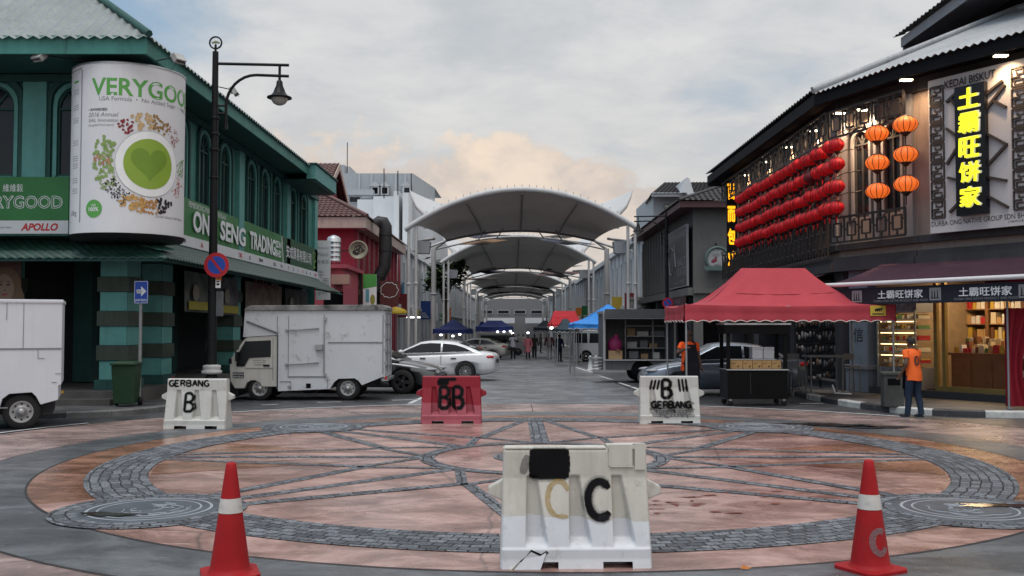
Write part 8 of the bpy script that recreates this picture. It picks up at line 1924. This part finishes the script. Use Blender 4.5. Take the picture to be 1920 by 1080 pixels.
# ------------------------------------------------------------------ people
def skin_mesh(name, nodes, edges, radii, m, parent, root=0, sub=2, loc=None):
    me = bpy.data.meshes.new(name); me.from_pydata([tuple(n) for n in nodes], edges, []); o = bpy.data.objects.new(name, me); C.objects.link(o)
    o.modifiers.new('s', 'SKIN'); sk = me.skin_vertices[0].data
    for i, r in enumerate(radii): sk[i].radius = r if isinstance(r, tuple) else (r, r)
    sk[root].use_root = True
    s = o.modifiers.new('u', 'SUBSURF'); s.levels = sub; s.render_levels = sub
    bpy.context.view_layer.update(); m2 = bpy.data.meshes.new_from_object(o.evaluated_get(bpy.context.evaluated_depsgraph_get())); o.modifiers.clear(); o.data = m2; m2.materials.clear(); m2.materials.append(m)
    for p in m2.polygons: p.use_smooth = True
    o.parent = parent; return o
def person(label, loc, rz, H=1.7, arms=None, legs=None, skin=(.10, .055, .038), top=None, top_col=(.5, .5, .5), bottom_col=(.05, .05, .06), skirt=False, shoe=(.03, .03, .03), hair=(.012, .010, .009), apron=None, cap=None, head_yaw=0, girth=1.0, far=False, group=None, top_m=None, bend=0, sleeve=.55, hijab=None):
    """figure facing local -y, feet on local z=0; arms/legs give joints per side (elbow, wrist) and (knee, ankle)"""
    T = thing('person', label, 'person', loc, rz, group); k = H / 1.7; q = lambda *p: Vector(p) * k
    sm = flat('skin_%d' % int(skin[0] * 1000), skin, .55); arms = arms or {}; legs = legs or {}
    N = []; E = []; Rr = []
    def nd(p, r, par=None):
        N.append(Vector(p)); Rr.append((r[0] * k, r[1] * k) if isinstance(r, tuple) else r * k)
        if par is not None: E.append((par, len(N) - 1))
        return len(N) - 1
    by = -.0
    sh = lambda z: -bend * (z - .95)                       # stoop of the upper body toward -y
    g = girth
    pel = nd(q(0, 0, .93), (.13 * g, .11 * g)); ab = nd(q(0, sh(1.1), 1.10), (.125 * g, .10 * g), pel); ch = nd(q(0, sh(1.3) + .01, 1.29), (.145 * g, .105 * g), ab); nb = nd(q(0, sh(1.43) + .01, 1.43), (.07, .06), ch); nk = nd(q(0, sh(1.48), 1.48), (.052, .052), nb)
    hd = Vector((0, sh(1.6) - .012, 0)); jaw = nd(q(0, hd.y - .015, 1.535), (.058, .066), nk); mid = nd(q(0, hd.y, 1.595), (.072, .088), jaw); cr = nd(q(0, hd.y + .008, 1.655), (.066, .078), mid); nd(q(0, hd.y + .01, 1.69), (.032, .04), cr)
    J = {}
    for s, nm in ((-1, 'r'), (1, 'l')):
        el, wr = arms.get(nm, ((.26, .02, 1.14), (.27, -.06, .89))); S_ = nd(q(s * .175, sh(1.41), 1.405), .056, ch); e_ = nd(q(s * el[0], el[1], el[2]), .041, S_); w_ = nd(q(s * wr[0], wr[1], wr[2]), .028, e_)
        J[nm] = [Vector(N[i]) for i in (S_, e_, w_)]
        kn, an = legs.get(nm, ((.095, -.01, .50), (.10, .02, .085))); h_ = nd(q(s * .09, 0, .87), (.09 * g, .095 * g), pel); k_ = nd(q(s * kn[0], kn[1], kn[2]), .056, h_); cf = nd(q(s * lerp(kn[0], an[0], .35), lerp(kn[1], an[1], .35) + .015, lerp(kn[2], an[2], .35)), .052, k_); a_ = nd(q(s * an[0], an[1], an[2]), .035, cf); f_ = nd(q(s * an[0] * 1.1, an[1] - .13, max(.035, an[2] - .055)), (.035, .026), a_)
        J['leg' + nm] = [Vector(N[i]) for i in (h_, k_, cf, a_)]; J['foot' + nm] = Vector(N[f_])
        # hand: palm, four unequal fingers and a thumb, rooted in the palm
        d = (Vector(N[w_]) - Vector(N[e_])).normalized(); fwd = Vector((0, -1, 0)); fwd = (fwd - d * fwd.dot(d)); fwd = fwd.normalized() if fwd.length > .2 else Vector((s, 0, 0)); sd = d.cross(fwd).normalized()
        pm = nd(Vector(N[w_]) + d * .055 * k, (.036, .02), w_)
        if not far:
            for fi, ln in enumerate((.062, .074, .068, .052)):
                o_ = fwd * (.024 - .016 * fi) * k; p0 = Vector(N[pm]) + d * .03 * k + o_; p1 = p0 + (d * .6 + sd * s * -.15).normalized() * ln * .55 * k; p2 = p1 + (d * .8 + sd * s * -.55).normalized() * ln * .5 * k
                a = nd(p0, .0095, pm); c = nd(p1, .0085, a); nd(p2, .007, c)
            a = nd(Vector(N[pm]) + fwd * .03 * k - d * .02 * k, .011, pm); nd(Vector(N[a]) + (fwd * .8 + d).normalized() * .045 * k, .0085, a)
    body = skin_mesh('body', N, E, Rr, sm, T, 0, 1 if far else 2)
    # face
    b = MB().use(sm); fy = hd.y * k
    if not far:
        b.tube([q(0, hd.y - .092, 1.615), q(0, hd.y - .112, 1.58), q(0, hd.y - .088, 1.572)], [.010 * k, .017 * k, .010 * k], 6)
        for s in (-1, 1): b.sphere(q(s * .074, hd.y + .005, 1.595), (.012 * k, .022 * k, .032 * k), 8, 6)
        b.use(flat('eye_dark', (.012, .01, .01))); 
        for s in (-1, 1): b.sphere(q(s * .03, hd.y - .083, 1.615), (.013 * k, .008 * k, .006 * k), 8, 5); b.box(q(s * .03, hd.y - .084, 1.637), (.034 * k, .01 * k, .006 * k))
        b.use(flat('lip', (.13, .05, .045))); b.sphere(q(0, hd.y - .083, 1.547), (.022 * k, .009 * k, .007 * k), 8, 5)
        b.build('face', parent=T)
    # hair / cap / head scarf
    b = MB()
    if hijab:
        b.use(flat('scarf', hijab, .8)); b.sphere(q(0, hd.y + .015, 1.605), (.095 * k, .105 * k, .12 * k), 14, 10); b.lathe([(.09 * k, 1.55 * k), (.15 * k, 1.42 * k), (.19 * k, 1.30 * k)], (0, fy + .01, 0), 16); b.build('head_scarf', parent=T)
        f_ = MB().use(sm); f_.sphere(q(0, hd.y - .05, 1.59), (.058 * k, .05 * k, .075 * k), 12, 8); f_.build('face', parent=T)
    else:
        b.use(flat('hair_%d' % int(hair[0] * 1000), hair, .7)); vs = []
        b.grid(lambda u, v: q(.082 * math.sin(v * 1.9) * math.cos(u * 6.2832), hd.y + .016 + .098 * math.sin(v * 1.9) * math.sin(u * 6.2832), 1.628 + .088 * math.cos(v * 1.9) - (.035 * max(0, math.sin(u * 6.2832)) * v) + (.045 * v * max(0, -math.sin(u * 6.2832)))), 20, 8); b.build('hair', parent=T)
        if cap:
            b = MB().use(flat('cap_cloth', cap, .8)); b.lathe([(.0001, 1.735 * k), (.05 * k, 1.728 * k), (.088 * k, 1.69 * k), (.094 * k, 1.645 * k), (.09 * k, 1.64 * k)], (0, fy + .005, 0), 18, sy=1.12)
            b.grid(lambda u, v: q(.09 * math.cos(math.pi * (1 + u)) * (1 - .15 * v), hd.y - .06 + (.08 + .075 * v) * math.sin(math.pi * (1 + u)) , 1.655 - .012 * v), 12, 3); b.build('cap', parent=T)
    # clothing follows the body with a little ease
    tm = top_m or flat('cloth_%d_%d_%d' % tuple(int(c * 999) for c in top_col), top_col, .85, bump=.15, bs=9, spec=.1)
    rows_ = [(.50, .235, .20), (.70, .20, .175)] if skirt else [(.80, .176, .15), (.86, .172, .147)]
    rows_ += [(.95, .165, .142), (1.08, .155, .130), (1.20, .163, .130), (1.30, .176, .130), (1.37, .180, .118), (1.415, .150, .098), (1.445, .100, .076), (1.468, .066, .062)]
    b = MB().use(tm); nn = 28; vs = []
    for z, rx, ry in rows_:
        gg = g if z < 1.38 else 1
        for i in range(nn):
            t = 2 * math.pi * i / nn; fold = 1 + (.02 * math.sin(5 * t + z * 9) + .018 * math.sin(9 * t - z * 14)) * (1.2 if z < 1.0 else .5)
            vs.append(q(rx * gg * math.cos(t) * fold, (sh(z) if z > .95 else 0) + ry * gg * math.sin(t) * fold + .006, z + (.008 * math.sin(3 * t) if z < .9 else 0)))
    b.add(vs, [(r * nn + i, r * nn + (i + 1) % nn, (r + 1) * nn + (i + 1) % nn, (r + 1) * nn + i) for r in range(len(rows_) - 1) for i in range(nn)], True)
    for nm in ('r', 'l'):
        S_, e_, w_ = J[nm]; inn = S_ + (Vector((0, S_.y, S_.z)) - S_) * .25
        pts = [inn, S_, S_.lerp(e_, min(sleeve, 1) * .55), S_.lerp(e_, min(sleeve, 1))] + ([e_.lerp(w_, .45), e_.lerp(w_, .9)] if sleeve > .95 else [])
        b.tube(pts, [.060 * k, .067 * k, .064 * k, .061 * k] + ([.054 * k, .047 * k] if sleeve > .95 else []), 12, caps=False)
    b.build('shirt' if not skirt else 'dress', parent=T)
    bm_ = flat('cloth_%d_%d_%d' % tuple(int(c * 999) for c in bottom_col), bottom_col, .85, bump=.12, bs=9, spec=.1)
    b = MB().use(bm_); vs = []; nn = 20
    for z, rx, ry in ((1.0, .135, .112), (.93, .150, .125), (.86, .158, .130), (.81, .150, .120), (.79, .10, .09)):
        for i in range(nn): t = 2 * math.pi * i / nn; vs.append(q(rx * g * math.cos(t), ry * g * math.sin(t), z))
    b.add(vs, [(r * nn + i, r * nn + (i + 1) % nn, (r + 1) * nn + (i + 1) % nn, (r + 1) * nn + i) for r in range(4) for i in range(nn)], True)
    for nm in ('r', 'l'):
        h_, k_, c_, a_ = J['leg' + nm]; dn = (a_ - c_).normalized()
        b.tube([h_ + Vector((0, 0, .03 * k)), h_.lerp(k_, .35), h_.lerp(k_, .8), k_, c_, c_.lerp(a_, .6), a_ + dn * .015 * k], [.085 * g * k, .092 * g * k, .078 * k, .074 * k, .068 * k, .060 * k, .062 * k], 14, caps=False)
    b.build('trousers', parent=T)
    for nm in ('r', 'l'):
        an = J['leg' + nm][3]; f_ = J['foot' + nm]; b = MB().use(flat('shoe_%d' % int(shoe[0] * 1000), shoe, .6)); c = an.lerp(f_, .45); fz = max(0, min(an.z - .085 * k, 1)); d = Vector((f_.x - an.x, f_.y - an.y, 0)); d = d.normalized() if d.length > 1e-4 else Vector((0, -1, 0)); ang = math.atan2(d.y, d.x)
        Mx = Matrix.Translation(Vector((c.x, c.y, fz))) @ Matrix.Rotation(ang, 4, 'Z'); b.T = Mx; b.sphere((.015 * k, 0, .042 * k), (.145 * k, .052 * k, .042 * k), 14, 8); b.use(flat('sole', (.25, .25, .25))); b.box((.01 * k, 0, .009 * k), (.25 * k, .085 * k, .018 * k)); b.build('shoe', parent=T)
    if apron:
        am = flat('apron_cloth', apron, .9, bump=.1, bs=9, spec=.05); b = MB().use(am)
        def ap(u, v):
            x = (u - .5) * lerp(.19, .34, min(1, v * 2.2)) * g * k; z = lerp(1.40, .42, v) * k; return Vector((x, (sh(z / k) if z / k > .95 else 0) * k - (.142 * g + (.03 if v > .45 else 0)) * k * math.sqrt(max(.12, 1 - (x / (.36 * g * k)) ** 2)) - .03 * k, z))
        b.grid(ap, 16, 20); b.build('apron', parent=T)
        b = MB().use(am)
        for s in (-1, 1): b.tube([Vector((s * .11 * k, ap(.5 + s * .4, 0).y, 1.39 * k)), q(s * .10, sh(1.45) - .06, 1.47), q(s * .06, sh(1.45) + .07, 1.485)], .013 * k, 5)
        b.tube([ap(0, .45), q(-.15, .10, 1.0), q(.15, .10, 1.0), ap(1, .45)], .012 * k, 5); b.build('apron_strap', parent=T)
    return T
# the vendor at the gazebo pole
px = P(1292, 700, 24.45)
person('man in orange shirt, cap and long black apron holding the gazebo pole', (px.x, 24.45, .004), R(10), 1.80, arms={'r': ((.31, -.08, 1.20), (.20, -.30, 1.30)), 'l': ((.25, .03, 1.13), (.28, -.04, .88))}, skin=(.085, .045, .032), top_col=(.75, .10, .022), bottom_col=(.018, .018, .022), apron=(.014, .014, .018), cap=(.09, .055, .045), girth=1.12)
# the walking man at the right kerb
px = P(1704, 700, 21.0)
m_or = flat('orange_jersey', (.80, .13, .02), .75, bump=.15, bs=9)
w_man = person('man in orange jersey numbered 10 and jeans walking along the right kerb', (px.x, 20.75, .012), R(-158), 1.68, arms={'r': ((.21, -.10, 1.16), (.20, -.30, 1.07)), 'l': ((.24, .06, 1.15), (.25, -.10, .93))}, legs={'r': ((.09, .01, .50), (.10, .10, .09)), 'l': ((.09, -.06, .50), (.10, -.09, .085))}, skin=(.11, .06, .04), top_m=m_or, bottom_col=(.022, .034, .06), shoe=(.03, .035, .05), bend=.10, girth=1.02)
def back_print():
    # number on the back, following the cloth
    b = MB().use(M_txtK); b.text('10', lambda x, y: Vector((x, math.sqrt(max(.001, .150 ** 2 - x * x * .85)) + .014 - .10 * max(0, y - .95), y)), 0, 1.10, w=.17, h=.21, align='c', bold=.02); b.build('number_print', parent=w_man)
    b = MB().use(flat('navy_apron', (.014, .018, .03), .8)); b.grid(lambda u, v: Vector(((u - .5) * .36, -.185 + .07 * (2 * u - 1) ** 2 - .02 * v, lerp(1.12, .60, v))), 10, 8); b.build('waist_apron', parent=w_man)
back_print()
m_pat = mat('patterned_shirt', (.45, .46, .50), .8, var=.1, vs=3, speck=1.0, speck_col=(.10, .11, .16), speck_s=9)
def far_person(pxx, pyf, label, **kw):
    Y = None
    for yy in [30 + i * .5 for i in range(140)]:
        y_pix = HY + (HC - gz(yy)) / yy * FPX
        if y_pix <= pyf: Y = yy; break
    x = P(pxx, pyf, Y).x; return person(label, (x, Y, gz(Y) + .006), kw.pop('rz', 0), far=True, **kw)
wk = {'r': ((.09, -.10, .52), (.10, -.10, .10)), 'l': ((.09, .02, .50), (.10, .16, .10))}
far_person(962, 674, 'man in white patterned shirt and dark trousers walking up the street', top_m=m_pat, bottom_col=(.02, .02, .024), legs=wk, H=1.72, skin=(.09, .05, .035), arms={'l': ((.24, -.02, 1.16), (.10, -.22, 1.32))})
far_person(990, 674, 'woman in a pink dress walking toward the plaza', top_col=(.52, .16, .19), bottom_col=(.03, .03, .035), skirt=True, sleeve=1.0, H=1.62, skin=(.12, .07, .05), legs=wk)
far_person(1030, 675, 'person in maroon top and grey trousers seen from behind', top_col=(.05, .015, .018), bottom_col=(.20, .20, .19), rz=R(180), H=1.75, legs=wk, sleeve=1.0)
far_person(1049, 678, 'person in navy clothes standing by the slate tent', top_col=(.02, .03, .06), bottom_col=(.02, .022, .03), rz=R(150), H=1.66, sleeve=1.0)
far_person(1002, 672, 'person in dark olive clothes just behind the woman in pink', top_col=(.035, .035, .028), bottom_col=(.025, .028, .025), H=1.66, sleeve=1.0)
far_person(942, 668, 'person in a long black robe and scarf at the left tent', top_col=(.015, .015, .018), bottom_col=(.015, .015, .018), skirt=True, sleeve=1.0, hijab=(.014, .014, .016), H=1.58)
far_person(981, 664, 'distant person in pale clothes behind the woman in pink', top_col=(.25, .23, .2), bottom_col=(.05, .05, .06), H=1.68)
far_person(972, 661, 'distant person in grey clothes near the centre line', top_col=(.10, .11, .12), bottom_col=(.04, .04, .05), H=1.68, rz=R(180))
far_person(1014, 662, 'distant person in dark clothes by the shaded tent', top_col=(.03, .03, .035), bottom_col=(.03, .03, .04), H=1.7, rz=R(90))

for side, X, ys_ in (('left', -9.2, (80, 89, 102, 112, 123, 136)), ('right', 9.4, (78, 88, 101, 113, 126, 138))):
    for (cn, cc), Y in zip((('maroon', (.16, .02, .025)), ('yellow', (.42, .30, .04)), ('blue', (.03, .08, .30)), ('white', (.5, .5, .5)), ('green', (.03, .16, .06)), ('orange', (.42, .13, .02))), ys_):
        o, fn = plane_sign('projecting_sign', '%s projecting shop sign on the %s terrace under the canopies' % (cn, side), 'sign', wall_fn((X - .5, Y), (X + 5, Y)), 0, 1.3, 2.7, 3.5 if Y % 2 else 4.6, flat('sign_board_' + cn, cc, .5), t=.12, group='projecting signs along the covered street')
        b = MB().use(M_txtW if cn not in ('white', 'yellow') else M_txtK)
        for k in range(3): b.prism([(.2, 2.9 + k * .2), (1.1 - .15 * k, 2.9 + k * .2), (1.1 - .15 * k, 2.98 + k * .2), (.2, 2.98 + k * .2)], fn, 0, .004)
        b.build('stripe_print', parent=o)
# ------------------------------------------------------------------ odds and ends
for i, px in enumerate((1104, 1115)):
    g = P(px, 676, 47); b = MB().use(mat('pale_plastic', (.45, .46, .47), .5, var=.1)); b.lathe([(.22, 0), (.22, .04), (.13, .07), (.06, .6), (.08, .63), (.04, .7), (.0001, .7)], n=12); b.box((0, 0, .6), (.2, .07, .08)); tag(b.build('channel_bollard', loc=(g.x, 46 + i * .3, gz(46))), ('left' if i == 0 else 'right') + ' white plastic bollard beside the food trailer step', 'bollard', 'white plastic bollards by the trailer')
def rack(px, Y, label):
    p = P(px, 700, Y); o = thing('goods_rack', label, 'rack', (p.x, Y, .135), R(10)); b = MB().use(M_blackM)
    for x in (-.4, .4): b.tube([(x, 0, 0), (x, 0, 2.1)], .02, 5)
    for z in (.5, .9, 1.3, 1.7, 2.05): b.tube([(-.4, 0, z), (.4, 0, z)], .014, 5)
    b.build('frame', parent=o); rn = random.Random(px); b = MB(); ms = [flat('good_dark', (.03, .03, .034)), flat('good_brown', (.09, .06, .045)), flat('good_grey', (.14, .14, .15))]
    for z in (.5, .9, 1.3, 1.7, 2.05):
        for k in range(9): b.use(rn.choice(ms)); b.sphere((-.36 + k * .09 + rn.uniform(-.02, .02), rn.uniform(-.05, .0), z - .12 - rn.uniform(0, .12)), (rn.uniform(.025, .05), .04, rn.uniform(.05, .13)), 8, 6)
    b.build('hanging_goods', parent=o)
rack(1515, 28.9, 'rack of hanging small goods behind the gazebo, by the shutters')
rack(1560, 29.6, 'second rack of hanging goods, nearer the blue grey pillar')
def bar_table(px, Y):
    p = P(px, 700, Y); o = thing('bar_table', 'grey metal table beside the blue grey pillar', 'table', (p.x, Y, .135)); m = mat('table_grey', (.16, .165, .17), .5, var=.1); b = MB().use(m); b.box((0, 0, 1.0), (1.0, .6, .05)); b.build('table_top', parent=o)
    for x in (-.42, .42):
        for y in (-.24, .24): b = MB().use(m); b.tube([(x, y, 0), (x, y, 1.0)], .025, 5); b.build('leg', parent=o)
    for i, dx in enumerate((-.75, .78)):
        s = thing('bar_stool', ('left' if i == 0 else 'right') + ' tall grey stool at the pavement table', 'stool', (p.x + dx, Y + .1, .135), .2 * i, 'stools at the pavement table'); b = MB().use(m); b.box((0, 0, .72), (.34, .34, .04)); b.build('seat', parent=s)
        for x in (-.14, .14):
            for y in (-.14, .14): b = MB().use(m); b.tube([(x * 1.15, y * 1.15, 0), (x, y, .7)], .018, 5); b.build('leg', parent=s)
        b = MB().use(m); b.box((0, .16, .98), (.32, .03, .16)); b.tube([(-.13, .16, .72), (-.13, .16, .95)], .014, 5); b.tube([(.13, .16, .72), (.13, .16, .95)], .014, 5); b.build('backrest', parent=s)
bar_table(1545, 26.6)
p = P(1582, 735, 26.2); b = MB().use(M_txtW); b.tube([(-.3, 0, .25), (-.26, -.1, .04), (.1, -.3, .03)], .025, 6); tag(b.build('bent_pipe', loc=(p.x, 26.2, .135)), 'bent white plastic pipe lying on the pavement by the pillar', 'pipe')
lf = MB().use(mat('dry_leaf', (.40, .13, .02), .6)); lf.add([(0, 0, .004), (.05, .02, .02), (.09, 0, .012), (.05, -.025, .006), (.03, .03, .03)], [(0, 1, 4), (0, 3, 1), (1, 3, 2)], False); g = G(1388, 1072); tag(lf.build('fallen_leaf', loc=(g.x, g.y, .02)), 'orange dry leaf on the plaza left of the right cone', 'leaf')
g = G(372, 712); b = MB().use(mat('block_grey', (.12, .12, .12), .8, var=.3)); b.box((0, 0, .1), (.5, .3, .2)); tag(b.build('concrete_block', loc=(P(365, 715, 25.3).x, 25.5, .125), bevel=.012), 'grey concrete block on the pavement left of the lamp post', 'block')
b = MB().use(mat('red_bag', (.40, .02, .02), .6)); b.sphere((0, 0, .1), (.09, .07, .11), 10, 8); b.tube([(0, 0, .19), (.02, 0, .27), (.05, 0, .2)], .01, 5); tag(b.build('small_bag', loc=(P(323, 705, 25.2).x, 25.2, .42)), 'small red bag beside the teal corner column', 'bag')
for o in list(C.objects):
    if o.type == 'MESH' and not o.data.materials: print('no material', o.name)
